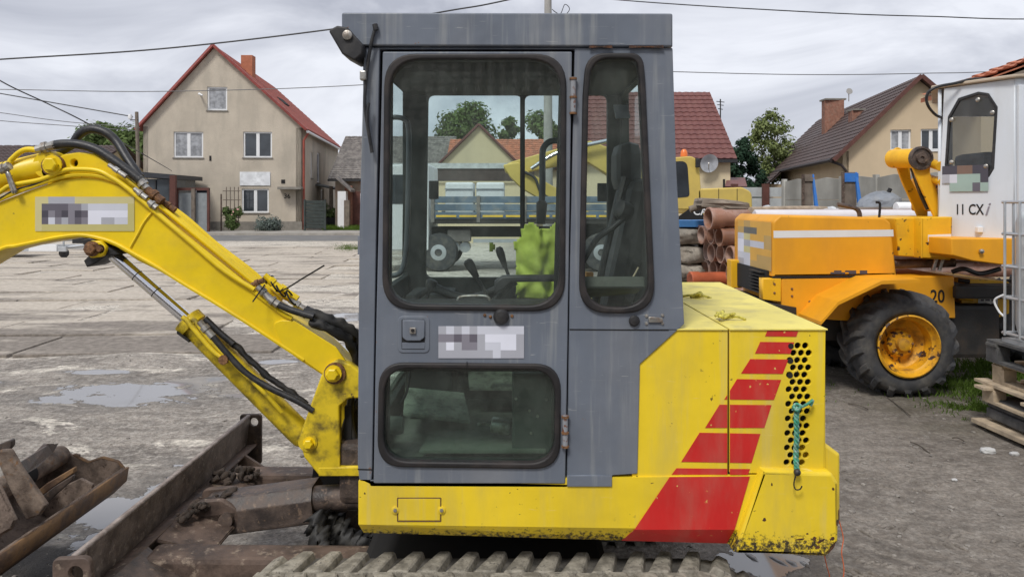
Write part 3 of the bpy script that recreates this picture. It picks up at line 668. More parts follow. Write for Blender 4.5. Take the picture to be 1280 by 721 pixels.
# ropes
m_rope = MAT('green_rope', (.04, .26, .17), .8, var=.4, vs=60, dirt=(.5, .6, .55), da=.8, ds=70, bump=.8, bs=200)
m_roped = MAT('rope_blue', (.04, .12, .30), .8, var=.3)
bm = bmesh.new()
pth = smooth_pts([P(998, 508, YS - .02), P(995.5, 520, YS - .022), P(996, 545, YS - .022), P(995, 570, YS - .022), P(996.5, 590, YS - .04)], 10)
for s_ in range(3):
    q = [p + Vector((cos(i * .9 + s_ * 2.1), sin(i * .9 + s_ * 2.1), 0)) * .0055 for i, p in enumerate(pth)]; sweep(bm, q, .0048, 6)
sweep(bm, smooth_pts([P(994, 511, YS - .024), P(1003, 508, YS - .03), P(1012, 503, YS - .022), P(1016, 500, YS - .015), P(1013, 507, YS - .02)], 5), .005, 6)
sweep(bm, smooth_pts([P(991, 507, YS - .024), P(996, 513, YS - .035), P(1001, 507, YS - .03), P(994, 505, YS - .02), P(991, 513, YS - .02)], 5), .005, 6)
rp = done('rope', bm, m_rope, None, True); tag(rp, 'green twisted rope with a wire hook hanging on the vent holes', 'rope')
tube('hook', [P(996.5, 588, YS - .05), P(993, 600, YS - .052), P(992.5, 607, YS - .052), P(995, 611.5, YS - .052), P(1000, 611, YS - .052), P(1002.5, 607, YS - .052)], .0022, m_gap, rp, 6)
bm = bmesh.new(); bmesh.ops.create_uvsphere(bm, u_segments=10, v_segments=8, radius=.012, matrix=Matrix.Translation(P(996.5, 590, YS - .045))); done('knot', bm, m_hose, rp, True)
m_yrope = MAT('yellow_rope', (.62, .56, .12), .9, var=.3, vs=90, dirt=(.15, .13, .05), da=.7, ds=60)
for i, (x_, y_, lb) in enumerate(((906, 400.5, 'yellow rope knot on the hood seam at the near edge'), (868, 374, 'yellow rope knot on the hood seam beside the cab'))):
    Y_ = (EYE - ZT) * F / (y_ - HOR); c_ = P(x_, y_, Y_); c_.z = ZT + .008; bm = bmesh.new(); random.seed(i + 4)
    for k in range(5):
        a = c_ + Vector((random.uniform(-.02, .02), random.uniform(-.02, .02), random.uniform(0, .01)))
        sweep(bm, smooth_pts([a, a + Vector((random.uniform(-.03, .03), random.uniform(-.04, .04), .012)), a + Vector((random.uniform(-.035, .035), random.uniform(-.035, .035), 0))], 4), .0055, 5)
    sweep(bm, smooth_pts([c_, c_ + Vector((.04, -.01, .008)), c_ + Vector((.075, 0, -.004))], 4), .005, 5)
    tag(done('rope_knot', bm, m_yrope, None, True), lb, 'rope knot', 'rope knots on the hood')
m_orange = MAT('orange_string', (.75, .16, .05), .7)
bm = bmesh.new()
sweep(bm, smooth_pts([P(1049, 650, 2.6), P(1054, 672, 2.6), P(1052, 690, 2.58), P(1055, 712, 2.58), P(1052, 740, 2.58), P(1050, 820, 2.6)], 6), .0018, 5)
sweep(bm, smooth_pts([P(1030, 690, 2.6), P(1033, 705, 2.6), P(1037, 722, 2.6), P(1034, 745, 2.6), P(1040, 830, 2.6)], 6), .0018, 5)
tag(done('string', bm, m_orange, None, True), 'frayed orange string hanging from the rear of the counterweight', 'string')

# ---- boom (machine centre plane about Y = 3.2)
YB = 3.12
swing = fplate('swing_bracket', [[(373, 548, .03), (401, 470, .02), (407, 458, .03), (420, 449, .04), (438, 455, .04), (470, 480, .02), (470, 594), (398, 594, .01), (380, 572, .02)], [(424, 508, .02), (436, 498, .03), (455, 498), (455, 583), (424, 583)]], YB - .035, .05, m_yeldirt, ex, .008)
fplate('swing_bracket', [[(373, 548, .03), (401, 470, .02), (407, 458, .03), (420, 449, .04), (438, 455, .04), (470, 480, .02), (470, 594), (398, 594, .01), (380, 572, .02)]], YB + .17, .05, m_yeldirt, ex, .008)
box('bracket_web', P(440, 545, YB + .10), (.03, .16, .30), m_gap, ex)
fplate('bracket_foot', [[(398, 584), (470, 584), (470, 595), (398, 595)]], YB - .037, .25, m_yeldirt, ex, .004)
pb = turned('boom_pin', [(.045, 0), (.045, .01), (.030, .012)], P(419, 466, YB - .035), (0, -1, 0), m_rustbolt, swing, 20)
bolt('boom_pin_bolt', P(417, 466.5, YB - .047), (0, -1, 0), .026, .035, m_yel2, swing)
bolt('cylinder_pin_bolt', P(387, 553, YB - .035), (0, -1, 0), .020, .03, m_yel2, swing)
turned('pin_flange', [(.04, 0), (.04, .006)], P(385, 552, YB - .034), (0, -1, 0), m_yeldirt, swing, 18)
tube('bracket_hose', [P(440, 490, YB + .05), P(437, 520, YB + .04), P(443, 550, YB + .04), P(455, 575, YB + .04)], .016, m_hose, ex)
tube('bracket_hose', [P(450, 495, YB + .08), P(432, 530, YB + .06), P(432, 560, YB + .06), P(440, 585, YB + .06)], .014, m_hose, ex)
# main boom box
boom_o = [(-210, 420), (-130, 330), (0, 262), (40, 243), (75, 228), (100, 222), (125, 222), (148, 229), (170, 243), (190, 260), (218, 283), (260, 318), (300, 352), (340, 386), (372, 405), (410, 436), (440, 466, .03), (432, 480, .03), (405, 466), (360, 430), (300, 387), (250, 352), (212, 327), (178, 311), (148, 302), (120, 296), (95, 298), (60, 309), (20, 320), (0, 326), (-70, 352), (-150, 410), (-190, 450)]
boom_o = [(-210, 420), (-130, 336), (0, 251), (30, 240), (65, 226), (100, 217), (128, 219), (150, 227), (172, 243), (195, 262), (222, 286), (262, 318), (300, 350), (340, 382), (372, 403), (405, 428), (440, 462, .03), (428, 484, .03), (398, 466), (350, 425), (300, 395), (250, 361), (200, 334), (165, 317), (148, 308), (120, 301), (96, 297), (60, 300), (20, 308), (0, 314), (-70, 345), (-150, 410), (-190, 450)]
boom_o = [(-210, 470), (-130, 372), (0, 252), (40, 237), (75, 225), (105, 221), (128, 224), (150, 232), (170, 246), (190, 262), (220, 288), (262, 322), (300, 352), (340, 384), (372, 404), (405, 430), (442, 466, .03), (428, 486, .03), (400, 467), (372, 449), (340, 425), (300, 399), (260, 375), (224, 354), (195, 337), (172, 326), (160, 318), (145, 309), (128, 302), (100, 297), (71, 300), (42, 305), (20, 309), (0, 314), (-70, 356), (-130, 440), (-170, 500)]
boom = fplate('boom', [boom_o], YB, .17, m_yel2, ex, .006)
# raised flanges along the top and bottom edges
def ridge(pts, Y, r, mat, name, parent, seg=6): return tube(name, [P(x, y, Y) for x, y in pts], r, mat, parent, seg, 6)
ridge([(-60, 275), (0, 249), (40, 233), (80, 221), (108, 218.5), (132, 222), (155, 232), (175, 247), (195, 264), (225, 290), (265, 322), (305, 354), (345, 386), (365, 398)], YB - .006, .009, m_yel2, 'boom_flange', boom)
ridge([(-60, 343), (0, 312), (20, 307.5), (42, 303), (71, 297), (100, 294), (125, 298), (145, 305), (165, 316), (195, 333), (230, 355), (265, 376), (305, 401), (345, 427), (380, 450)], YB - .004, .008, m_yel2, 'boom_flange', boom)
tube('weld_seam', [P(192, 263, YB - .002), P(180, 278, YB - .002), P(172, 293, YB - .002), P(163, 309, YB - .002)], .0055, m_yel2, boom, 6)
fplate('root_pad', [[(341, 404, .02), (352, 400, .03), (368, 401, .02), (420, 434, .02), (440, 462), (428, 482), (398, 464), (352, 431, .04)]], YB - .006, .01, m_yel2, boom, .003)
# top ear that carries the stick cylinder
ear = fplate('boom_ear', [[(48, 213, .03), (62, 201, .02), (80, 193, .01), (98, 190, .02), (118, 192, .03), (135, 204, .02), (160, 224, .02), (176, 250), (120, 232), (60, 232)], circ(92.5, 204, 4.4, 14)], YB + .02, .13, m_yel2, ex, .006)
turned('lightening_hole_shade', [(.016, 0), (.016, .002)], P(92.5, 204, YB + .05), (0, -1, 0), m_gap, ear, 14)
turned('ear_pin', [(.046, 0), (.046, .02), (.036, .022), (.036, .04)], P(69, 207.5, YB + .02), (0, -1, 0), m_rustbolt, ear, 18)
bolt('ear_pin_bolt', P(66, 206, YB - .02), (0, -1, 0), .030, .03, m_yel2, ear)
# stick cylinder running out of frame
d0, d1 = P(66, 207, YB + .08), P(-190, 268, YB + .08)
cy = turned('stick_cylinder', [(.056, .01), (.064, .02), (.064, (d1 - d0).length)], d0, d1 - d0, m_yel2, ex, 28)
turned('stick_cylinder_eye', [(.055, -.06), (.06, -.05), (.06, .05), (.055, .06)], P(68, 207, YB + .08), (0, 1, 0), m_yel2, cy, 20)
tube('cylinder_band', [Vector(d0 + (d1 - d0) * .235) + Vector((.066 * (sin(.23) * cos(t)), .066 * sin(t), .066 * cos(t))) for t in [2 * pi * k / 16 for k in range(16)]], .004, m_gap, cy, 5, 1, True)
# small hard pipes and hoses over the boom
def hp(pts, Y, r=.0105, mat=None, par=None, nm='hard_pipe', seg=8): return tube(nm, [P(p[0], p[1], p[2] if len(p) > 2 else Y) for p in pts], r, mat or m_yel2, par or ex, seg)
hp([(-40, 225), (8, 206), (14, 200), (24, 191), (34, 187), (48, 188)], YB + .02, .012)
hp([(-30, 256), (0, 240), (14, 232), (50, 225), (76, 215), (88, 212), (120, 213), (140, 222), (160, 236), (200, 270), (240, 304), (280, 338), (318, 362)], YB - .012, .0105)
hp([(-30, 262), (0, 248), (18, 238), (42, 231), (60, 224)], YB - .012, .004, m_hose)
hp([(126, 202), (140, 211), (170, 234), (200, 258), (240, 290), (280, 323), (318, 354)], YB + .03, .0105)
hp([(170, 230), (210, 262), (250, 296), (290, 328), (330, 360)], YB + .07, .012)
hp([(186, 242), (215, 262), (255, 298), (300, 333), (335, 362), (352, 376)], YB + .12, .013)
hp([(200, 250), (232, 272), (270, 305), (312, 337), (345, 365), (375, 380)], YB + .16, .012)
for (x_, y_, Y_) in ((48, 187, YB + .02), (318, 361, YB - .01), (330, 358, YB + .06), (372, 380, YB + .15)):
    pass
def fitting(a, b, r, Y=YB, mats=None, par=None):
    p, q = P(a[0], a[1], Y), P(b[0], b[1], Y); L = (q - p).length
    return turned('hose_fitting', [(r * .8, 0), (r * .8, L * .3), (r * 1.15, L * .32), (r * 1.15, L * .55), (r * .85, L * .57), (r * .95, L)], p, q - p, mats or m_steel, par or ex, 10, 30)
fitting((46, 187), (70, 181), .021, YB + .02); fitting((183, 236), (173, 223), .020, YB + .02); fitting((184, 237), (203, 252), .020, YB + .02, m_rustbolt); fitting((203, 252), (219, 263), .014, YB + .05, m_rustbolt)
fitting((0, 214), (12, 207), .02, YB - .03); fitting((136, 206), (158, 221), .011, YB - .02); fitting((168, 236), (184, 248), .012, YB - .02); fitting((186, 252), (196, 260), .015, YB - .02)
hp([(68, 181.5), (80, 180), (100, 181), (120, 187), (140, 199), (158, 212), (176, 226)], YB + .02, .0195, m_hose, nm='hydraulic_hose', seg=12)
hp([(74, 190, YB + .1), (90, 181, YB + .1), (98, 170, YB + .1), (108, 163, YB + .1), (120, 162, YB + .1), (134, 167, YB + .1), (146, 178, YB + .1), (156, 194, YB + .08), (165, 208, YB + .06), (175, 222, YB + .05)], YB, .0195, m_hose, nm='hydraulic_hose', seg=12)
bm = bmesh.new()
for i_ in range(2): sweep(bm, smooth_pts([P(8 + i_, 213, YB - .03), P(16 + i_ * 3, 238, YB - .03), P(17 + i_ * 3, 240, YB - .03)], 4), .008, 6)
done('pipe_clamp', bm, m_steel, ex, True)
# lower ends: unions, cable ties, sleeve
for (a, b, Y_, r, mt) in (((322, 358), (337, 373), YB - .015, .016, m_steel), ((335, 372), (348, 381), YB - .02, .018, m_steel), ((331, 344), (352, 362), YB + .05, .016, m_yel2), ((340, 352), (372, 374), YB + .1, .017, m_yel2), ((362, 375), (384, 388), YB + .08, .015, m_steel), ((315, 356), (330, 350), YB, .013, m_rustbolt), ((333, 346), (342, 354), YB + .08, .02, m_hose)):
    fitting(a, b, r, Y_, mt)
for (x_, y_) in ((344, 356), (351, 362), (364, 372)):
    c_ = P(x_, y_, YB + .06); tube('cable_tie', [c_ + Vector((.03 * cos(t) * .6, .03 * sin(t), -.03 * cos(t))) for t in [2 * pi * k / 12 for k in range(12)]], .004, m_gap, ex, 5, 1, True)
tube('cable_tie_tail', [P(345, 364, YB + .05), P(357, 361, YB + .02), P(380, 347, YB - .1), P(405, 332, YB - .2)], .0035, m_gap, ex, 5)
tube('cable_tie_tail', [P(331, 356, YB - .02), P(325, 364, YB - .05), P(316, 377, YB - .09)], .0032, m_gap, ex, 5)
hp([(347, 380), (360, 386), (375, 391), (392, 396)], YB - .02, .015, m_hose, nm='hydraulic_hose')
hp([(382, 386), (396, 393), (410, 398)], YB + .06, .017, m_hose, nm='hydraulic_hose')
# wrinkled sleeve
def sleeve(name, pts, r, mat, seed, par, amp=1, fq=28):
    bm = bmesh.new(); q = smooth_pts(pts, 14); sweep(bm, q, r, 18)
    for v in bm.verts: v.co += Vector((1, .6, 1)) * noise.noise(v.co * fq + Vector((seed, 0, 0))) * r * amp * .38
    return done(name, bm, mat, par, True)
m_slv = MAT('nylon_sleeve', (.010, .010, .011), .6, var=.3, dirt=(.12, .11, .09), da=.3, ds=14, bump=.6, bs=30)
sleeve('hose_sleeve', [P(381, 390, YB + .04), P(396, 394, YB + .04), P(415, 402, YB + .04), P(436, 412, YB + .06), P(450, 428, YB + .1), P(456, 470, YB + .15)], .026, m_slv, 1, ex)
sleeve('hose_sleeve', [P(388, 402, YB + .0), P(405, 408, YB + .0), P(425, 418, YB + .02), P(440, 432, YB + .05), P(446, 455, YB + .08), P(448, 500, YB + .1)], .020, m_slv, 5, ex)
sticker('boom_sticker', ['yyllllyyyyyyyyy', 'yddddmmlwwwwwwo', 'ykmdkmkdWWWWWWo', 'ydwmlmdmWWllwwo', 'yoooooooooooooo'], 44, 246, 168, 289, YB - .0015, boom, 'white and grey name sticker blurred into blocks')
# boom lift cylinder
c0, c1 = P(386, 552, YB + .08), P(233, 398, YB + .06); c2 = P(134, 312, YB + .06)
L = (c1 - c0).length; dd = (c1 - c0).normalized()
bc = turned('lift_cylinder', [(.035, 0), (.05, .03), (.052, .06), (.052, L - .05), (.062, L - .045), (.062, L - .005), (.05, L)], c0, dd, m_yeldirt, ex, 26)
turned('cylinder_rod', [(.026, 0), (.026, (c2 - c1).length)], c1, c2 - c1, m_chrome, bc, 24)
for f_ in (.38, .62):
    q = c1 + (c2 - c1) * f_; turned('rod_mark', [(.0265, -.002), (.0265, .002)], q, c2 - c1, m_gap, bc, 24)
fplate('cylinder_lug', [[(100, 300), (112, 297), (132, 307), (150, 318), (132, 320), (118, 330, .01), (108, 334), (104, 326), (112, 318)]], YB - .01, .15, m_black, ex, .006)
fplate('rod_boss', [[(105, 311, .03), (112, 301, .02), (125, 301, .02), (133, 310, .02), (128, 321, .02), (112, 323, .02)]], YB - .03, .03, m_yel2, ex, .006)
bolt('rod_pin_bolt', P(115.5, 311, YB - .03), (0, -1, 0), .024, .03, m_rustbolt, ex)
bolt('rod_pin_bolt', P(126, 311, YB - .025), (0, -1, 0), .014, .02, m_rustbolt, ex)
nrm = Vector((-dd.z, 0, dd.x))           # square to the cylinder, upwards-left
if nrm.z < 0: nrm = -nrm
hp([(228, 396), (235, 402), (250, 420), (268, 440), (283, 450)], YB - .03, .011, m_yeldirt, bc)
tube('cylinder_pipe', [P(238, 402, YB - .01), P(243, 400, YB - .03), P(262, 424, YB - .03), P(290, 452, YB - .03), P(330, 490, YB - .03), P(352, 515, YB - .01)], .010, m_yeldirt, bc, 8)
turned('cylinder_union', [(.02, 0), (.02, .03)], P(282, 448, YB - .02), (0, -1, 0), m_rustbolt, bc, 12)
fitting((249, 402), (266, 421), .017, YB - .03, None, bc)
hp([(264, 418), (285, 443), (310, 468), (340, 486), (370, 500), (392, 513)], YB - .03, .0135, m_hose, bc, 'hydraulic_hose', 12)
hp([(256, 398), (275, 416), (292, 430)], YB + .02, .014, m_hose, bc, 'hydraulic_hose', 12)
sleeve('torn_sleeve', [P(290, 428, YB + .03), P(312, 450, YB + .03), P(335, 470, YB + .03), P(358, 486, YB + .03), P(384, 505, YB + .03)], .014, m_slv, 9, bc)
slabq('rod_shield', [P(221, 414, YB - .02), P(236, 425, YB - .02), P(240, 423, YB + .1), P(225, 412, YB + .1)], .01, m_gap, bc, 0)
# ---- stick and bucket (stick mostly out of frame)
tip = P(-170, 470, YB); stick = extr('stick', rounded([(tip.x - .25, tip.z + .35), (tip.x + .1, tip.z + .1), (-2.62, .95), (-2.50, .62), (-2.62, .52), (-2.78, .7)], .04), YB, YB + .16, m_yel2, ex, .01)
# bucket
m_rustcol = RUST('brown_column', (.10, .072, .055), (.26, .20, .155), (.20, .10, .04), s=14, rough=.9, bump=.8)
def prism(name, pts, vec, mat, parent, bev=.003):
    bm = bmesh.new(); A = [bm.verts.new(p) for p in pts]; B_ = [bm.verts.new(Vector(p) + Vector(vec)) for p in pts]; n = len(pts)
    bm.faces.new(A); bm.faces.new(B_[::-1])
    for i in range(n): bm.faces.new((A[i], B_[i], B_[(i + 1) % n], A[(i + 1) % n]))
    if bev: bmesh.ops.recalc_face_normals(bm, faces=bm.faces); bmesh.ops.bevel(bm, geom=bm.edges[:], offset=bev, segments=1, affect='EDGES')
    return done(name, bm, mat, parent)
prof_o = rounded([(-1.985, .385), (-1.992, .325), (-2.08, .245, .06), (-2.24, .19, .1), (-2.42, .29, .1), (-2.36, .44, .04), (-2.30, .47)], 0, 8)
prof_i = [Vector((p[0] + (0.014 if p[0] < -2.3 else -.004), p[1] + .020)) for p in prof_o]
bk0, bk1 = 2.50, 3.80
bucket = plate('bucket', [list(prof_o) + list(reversed(prof_i))], bk1 - bk0, front(bk0), m_bktin, ex, .002)
endp = rounded([(-1.985, .385, .02), (-1.995, .33, .02), (-2.08, .25, .06), (-2.24, .195, .1), (-2.42, .29, .1), (-2.36, .45, .03), (-2.27, .475, .02), (-2.17, .425, .03), (-2.10, .450, .02), (-2.02, .43, .03)], 0, 8)
for y_ in (bk0, bk1 - .016): plate('bucket_end', [endp], .016, front(y_), m_bktin, bucket, .004)
plate('cutting_edge', [[(-1.972, .398), (-1.984, .325), (-2.05, .262), (-2.06, .275), (-2.0, .335), (-1.985, .398)]], bk1 - bk0 + .02, front(bk0 - .01), m_rustor, bucket, .003)
turned('torsion_tube', [(.05, 0), (.05, bk1 - bk0 - .03)], (-2.31, bk0 + .015, .465), (0, 1, 0), m_rustcol, bucket, 20)
turned('tube_collar', [(.056, 0), (.056, .10)], (-2.31, 3.42, .465), (0, 1, 0), m_gap, bucket, 20)
rimp = [(p[0], bk1 - .018, p[1]) for p in endp[-26:]] 
tube('end_rim', [(p[0], bk1 - .008, p[1]) for p in rounded([(-1.985, .385), (-2.02, .43, .03), (-2.10, .450, .02), (-2.17, .425, .03), (-2.27, .475, .02)], 0, 4)], .009, m_rustor, bucket, 6, 1)
def ear(name, pts, Y, th, mat, bev=.004): return plate(name, [rounded(XZ(pts, Y), .008)], th, front(Y), mat, bucket, bev)
prism('mount_ear', [P(12, 586, 3.15), P(44, 566, 3.45), P(60, 556, 3.62), P(73, 554, 3.72), P(66, 566, 3.66), P(48, 583, 3.42), P(31, 593, 3.25)], (-.016, 0, -.006), m_rust2, bucket, 0)
prism('mount_ear', [P(48, 566, 3.6), P(60, 554, 3.7), P(68, 554, 3.75), P(58, 566, 3.66)], (-.03, .01, -.006), m_rust, bucket, 0)
ear('inner_rib', [(36, 622), (58, 604), (92, 584, .01), (92, 591), (70, 606), (44, 625)], 3.25, .03, m_rustor)
ear('inner_rib', [(46, 625), (66, 609), (92, 593), (90, 600), (70, 618), (52, 636)], 3.32, .02, m_rust2)
ear('mount_column', [(-6, 572), (-2, 563), (11, 562, .02), (25, 586), (57, 632), (48, 645), (32, 650), (12, 612)], 3.08, .03, m_rustcol, .008)
ear('side_plate', [(-40, 600), (-2, 604), (20, 650), (14, 662), (-10, 676), (-40, 670)], 2.95, .02, m_bktin, .01)
ear('mount_ear', [(-14, 572), (-4, 556, .02), (14, 549, .01), (14, 558, .01), (2, 572), (-8, 580)], 3.2, .03, m_rust2)
ear('floor_plate', [(84, 640), (66, 655), (52, 640), (70, 612), (100, 598), (116, 606), (112, 622)], 3.6, .02, m_bktin)
for q in ((120, 610, 3.55), (84, 636, 3.35), (60, 655, 3.2)): pass

# ---- undercarriage
def track(yc, w_, detail=True):
    t0 = box('track', ((-.89 + .72) / 2, yc, .27), (1.2, w_ * .8, .25), m_track, ex, .03)
    # belt: a stadium loop
    r_ = .228; zc = .255; xa, xb = -.74, .66; path = []
    path += [(xa + (xb - xa) * k / 14, zc + r_) for k in range(15)]
    path += [(xb + r_ * sin(a), zc + r_ * cos(a)) for a in [pi * k / 10 for k in range(1, 10)]]
    path += [(xb + (xa - xb) * k / 14, zc - r_) for k in range(15)]
    path += [(xa - r_ * sin(a), zc - r_ * cos(a)) for a in [pi * k / 10 for k in range(1, 10)]]
    inn = [(x + (r_ * .13 * ((xa - x) / r_ if x < xa else (xb - x) / r_ if x > xb else 0)), zc + (z - zc) * .87) for x, z in path]
    plate('track_belt', [path, inn], w_, front(yc - w_ / 2), m_track, t0, .004)
    for xw, rr in ((xa, r_ * .86), (xb, r_ * .86), (-.4, .1), (-.05, .1), (.3, .1)):
        turned('track_wheel', [(rr * .35, -w_ * .33), (rr, -w_ * .3), (rr, w_ * .3), (rr * .35, w_ * .33)], (xw, yc, zc if rr > .12 else .14), (0, 1, 0), m_rust2, t0, 26)
    # lugs
    per = []; tot = 0; Lp = len(path)
    for i in range(Lp): a, b = Vector(path[i]), Vector(path[(i + 1) % Lp]); per.append((tot, a, b)); tot += (b - a).length
    n = int(round(tot / .099))
    bm = bmesh.new()
    for side in (0,):
        top = [(-.010, 0), (.030, 0), (-.004, -.145), (-.074, -.145)]
        lo = [(-.018, .004), (.040, .004), (.006, -.150), (-.084, -.150)]
        tv = [bm.verts.new((x, y, .027)) for x, y in top]; bv = [bm.verts.new((x, y, -.006)) for x, y in lo]
        bm.faces.new(tv); bm.faces.new(bv[::-1])
        for i in range(4): bm.faces.new((tv[i], bv[i], bv[(i + 1) % 4], tv[(i + 1) % 4]))
    bmesh.ops.recalc_face_normals(bm, faces=bm.faces)
    bmesh.ops.bevel(bm, geom=bm.edges[:], offset=.005, segments=1, affect='EDGES')
    me = bpy.data.meshes.new('lug'); bm.to_mesh(me); bm.free(); me.materials.append(m_lug); me2 = me.copy()
    me2.transform(Matrix.Diagonal((1, -1, 1, 1))); me2.flip_normals()
    for row, (mm, yo, ph) in enumerate(((me, yc + w_ / 2 - .004, .0), (me2, yc - w_ / 2 + .004, .5))):
        for i in range(n):
            d = (i + ph) * tot / n % tot
            k = max(j for j in range(Lp) if per[j][0] <= d); s0, a, b = per[k]; u = (b - a).normalized(); q = a + u * (d - s0)
            o = bpy.data.objects.new('lug', mm); o.location = (q.x + random.uniform(-.003, .003), yo, q.y)
            o.rotation_euler = (0, -math.atan2(u.y, u.x), random.uniform(-.03, .03)); o.scale = (1, 1, random.uniform(.9, 1.05))
            place(o, t0)
    return t0
track(2.50, .30); track(3.92, .30)
box('chassis', (-.1, 3.2, .36), (.9, 1.1, .2), m_gap, ex, .03)
turned('slew_ring', [(.35, 0), (.35, .14)], (0, 3.2, .46), (0, 0, 1), m_gap, ex, 32)
box('belly_plate', (.25, 3.2, .66), (1.5, 1.1, .04), m_gap, ex)
# push arms of the dozer blade
def beam(name, a, b, w_, h, mat, par, bev=.01):
    a, b = Vector(a), Vector(b); d = b - a; m = d.to_track_quat('X', 'Z').to_matrix().to_4x4(); m.translation = (a + b) / 2
    bm = bmesh.new(); add_box(bm, (0, 0, 0), (d.length, w_, h), None, bev); return done(name, bm, mat, par, M=m)
blade = extr('dozer_blade', rounded([(-1.430, .600), (-1.414, .600), (-1.428, .50), (-1.435, .40), (-1.40, .31), (-1.42, .30), (-1.47, .38), (-1.475, .48)], .004), 2.40, 4.0, m_blade, ex, .002)
m_edge = RUST('worn_blade_edge', (.20, .16, .14), (.36, .31, .28), s=20)
extr('blade_top_edge', [(-1.432, .612), (-1.414, .612), (-1.414, .598), (-1.430, .598)], 2.40, 4.0, m_edge, blade, .003)
extr('blade_rib', rounded([(-1.44, .452), (-1.375, .462), (-1.375, .45), (-1.44, .43)], 0), 2.42, 3.98, m_rust, blade, .003)
extr('blade_foot', rounded([(-1.43, .34), (-1.385, .335), (-1.385, .30), (-1.43, .31)], 0), 2.42, 3.98, m_rust, blade, .003)
plate('end_ear', [rounded([(-1.475, .614, .02), (-1.355, .614, .02), (-1.355, .345, .02), (-1.44, .33)], .008), circ(-1.395, .572, .022, 16)], .022, front(3.995), m_rust2, blade, .004)
plate('end_ear', [rounded([(-1.475, .612, .02), (-1.355, .618, .03), (-1.345, .50, .03), (-1.40, .44), (-1.475, .44)], .008), circ(-1.40, .565, .024, 16)], .024, front(2.37), m_rust, blade, .004)
beam('push_arm', (-1.36, 2.78, .40), (-.2, 2.78, .39), .13, .10, m_rust, blade, .02)
beam('push_arm', (-1.36, 3.62, .40), (-.2, 3.62, .39), .13, .10, m_rust, blade, .02)
# gussets, pockets on the blade back
for yy in (2.62, 3.0, 3.42, 3.8):
    plate('blade_gusset', [rounded([(-1.41, .455), (-1.375, .46), (-1.22, .36), (-1.24, .33), (-1.41, .32)], .01)], .02, front(yy), m_rust, blade, .003)
slabq('cover_plate', [(-1.38, 2.86, .455), (-1.16, 2.86, .405), (-1.16, 3.10, .405), (-1.38, 3.10, .46)], .015, m_rust, blade, .004)
slabq('pocket_plate', [(-1.38, 2.42, .47), (-1.24, 2.50, .40), (-1.18, 2.70, .37), (-1.38, 2.80, .46)], .015, m_rust2, blade, .004)
slabq('cover_plate', [(-1.38, 3.24, .465), (-1.22, 3.28, .42), (-1.22, 3.52, .42), (-1.38, 3.52, .465)], .015, m_rust, blade, .004)
plate('cylinder_eye', [rounded([(-1.36, .34), (-1.36, .50, .03), (-1.22, .51, .04), (-1.14, .46, .05), (-1.15, .38, .04), (-1.22, .35)], .01)], .03, front(3.10), m_rust, blade, .006)
plate('cylinder_eye', [rounded([(-1.36, .34), (-1.36, .50, .03), (-1.22, .51, .04), (-1.14, .46, .05), (-1.15, .38, .04), (-1.22, .35)], .01)], .03, front(3.24), m_rust, blade, .006)
turned('eye_pin', [(.03, 0), (.03, .02), (.018, .022)], (-1.195, 3.098, .43), (0, -1, 0), m_rust2, blade, 16)
# mud clods caught on the blade
def clod(name, c, r, n, par, mat):
    bm = bmesh.new()
    for k in range(n):
        rr = r * random.uniform(.25, .5); m = Matrix.Translation(Vector(c) + Vector((random.uniform(-1, 1) * r, random.uniform(-1, 1) * r * 1.3, random.uniform(-.3, .5) * r)))
        q = bmesh.ops.create_icosphere(bm, subdivisions=2, radius=rr, matrix=m)
        for v in q['verts']: v.co += Vector((1, 1, 1)) * noise.noise(v.co * 40) * rr * .8
    return done(name, bm, mat, par)
for c_, r_ in (((-1.34, 3.02, .475), .028), ((-1.30, 3.09, .485), .032), ((-1.24, 3.18, .495), .034), ((-1.35, 3.44, .475), .04), ((-1.30, 3.48, .47), .04), ((-1.25, 3.52, .455), .035)):
    clod('mud_clod', c_, r_, 14, blade, m_mud)
# dozer cylinder with folded cover
bm = bmesh.new()
a, b = Vector((-1.30, 3.2, .415)), Vector((-.84, 3.2, .475)); m = (b - a).to_track_quat('X', 'Z').to_matrix().to_4x4(); m.translation = (a + b) / 2
pr = rounded([(-.10, -.07), (-.10, .03), (-.06, .075), (.06, .075), (.10, .03), (.10, -.07)], .015, 3)
Lc = (b - a).length; r0 = [bm.verts.new((-Lc / 2 + (.05 if p[1] < 0 else 0), p[0], p[1])) for p in pr]; r1 = [bm.verts.new((Lc / 2, p[0], p[1])) for p in pr]
for i in range(len(pr)): bm.faces.new((r0[i], r1[i], r1[(i + 1) % len(pr)], r0[(i + 1) % len(pr)]))
bm.faces.new(r0); bm.faces.new(r1)
done('cylinder_cover', bm, m_rust2, ex, M=m)
turned('dozer_rod', [(.035, 0), (.035, .2)], (-1.24, 3.2, .43), (-1, 0, -.1), m_rust, ex, 16)
turned('dozer_cylinder', [(.05, 0), (.055, .01), (.055, .7)], (-.86, 3.17, .485), (1, -.02, .07), m_rust2, ex, 22)
sleeve('hose_bundle', [(-.82, 3.1, .44), (-.78, 3.02, .36), (-.70, 2.98, .30), (-.60, 2.95, .27), (-.50, 2.95, .32), (-.4, 3.0, .40)], .038, m_slv, 4, ex, 2.4, 46)
sleeve('hose_bundle', [(-.80, 3.2, .42), (-.72, 3.14, .34), (-.62, 3.12, .32), (-.45, 3.1, .36)], .042, m_slv, 14, ex, 2.4, 46)
plate('track_frame_plate', [rounded([(-.98, .30, .08), (-.95, .52, .08), (-.80, .58, .05), (-.5, .58), (-.5, .26)], .02, 6), circ(-.74, .50, .028, 14)], .03, front(3.55), m_gap, ex, .004)
box('swing_post', (-.62, 3.2, .62), (.22, .2, .26), m_rust2, ex, .03)
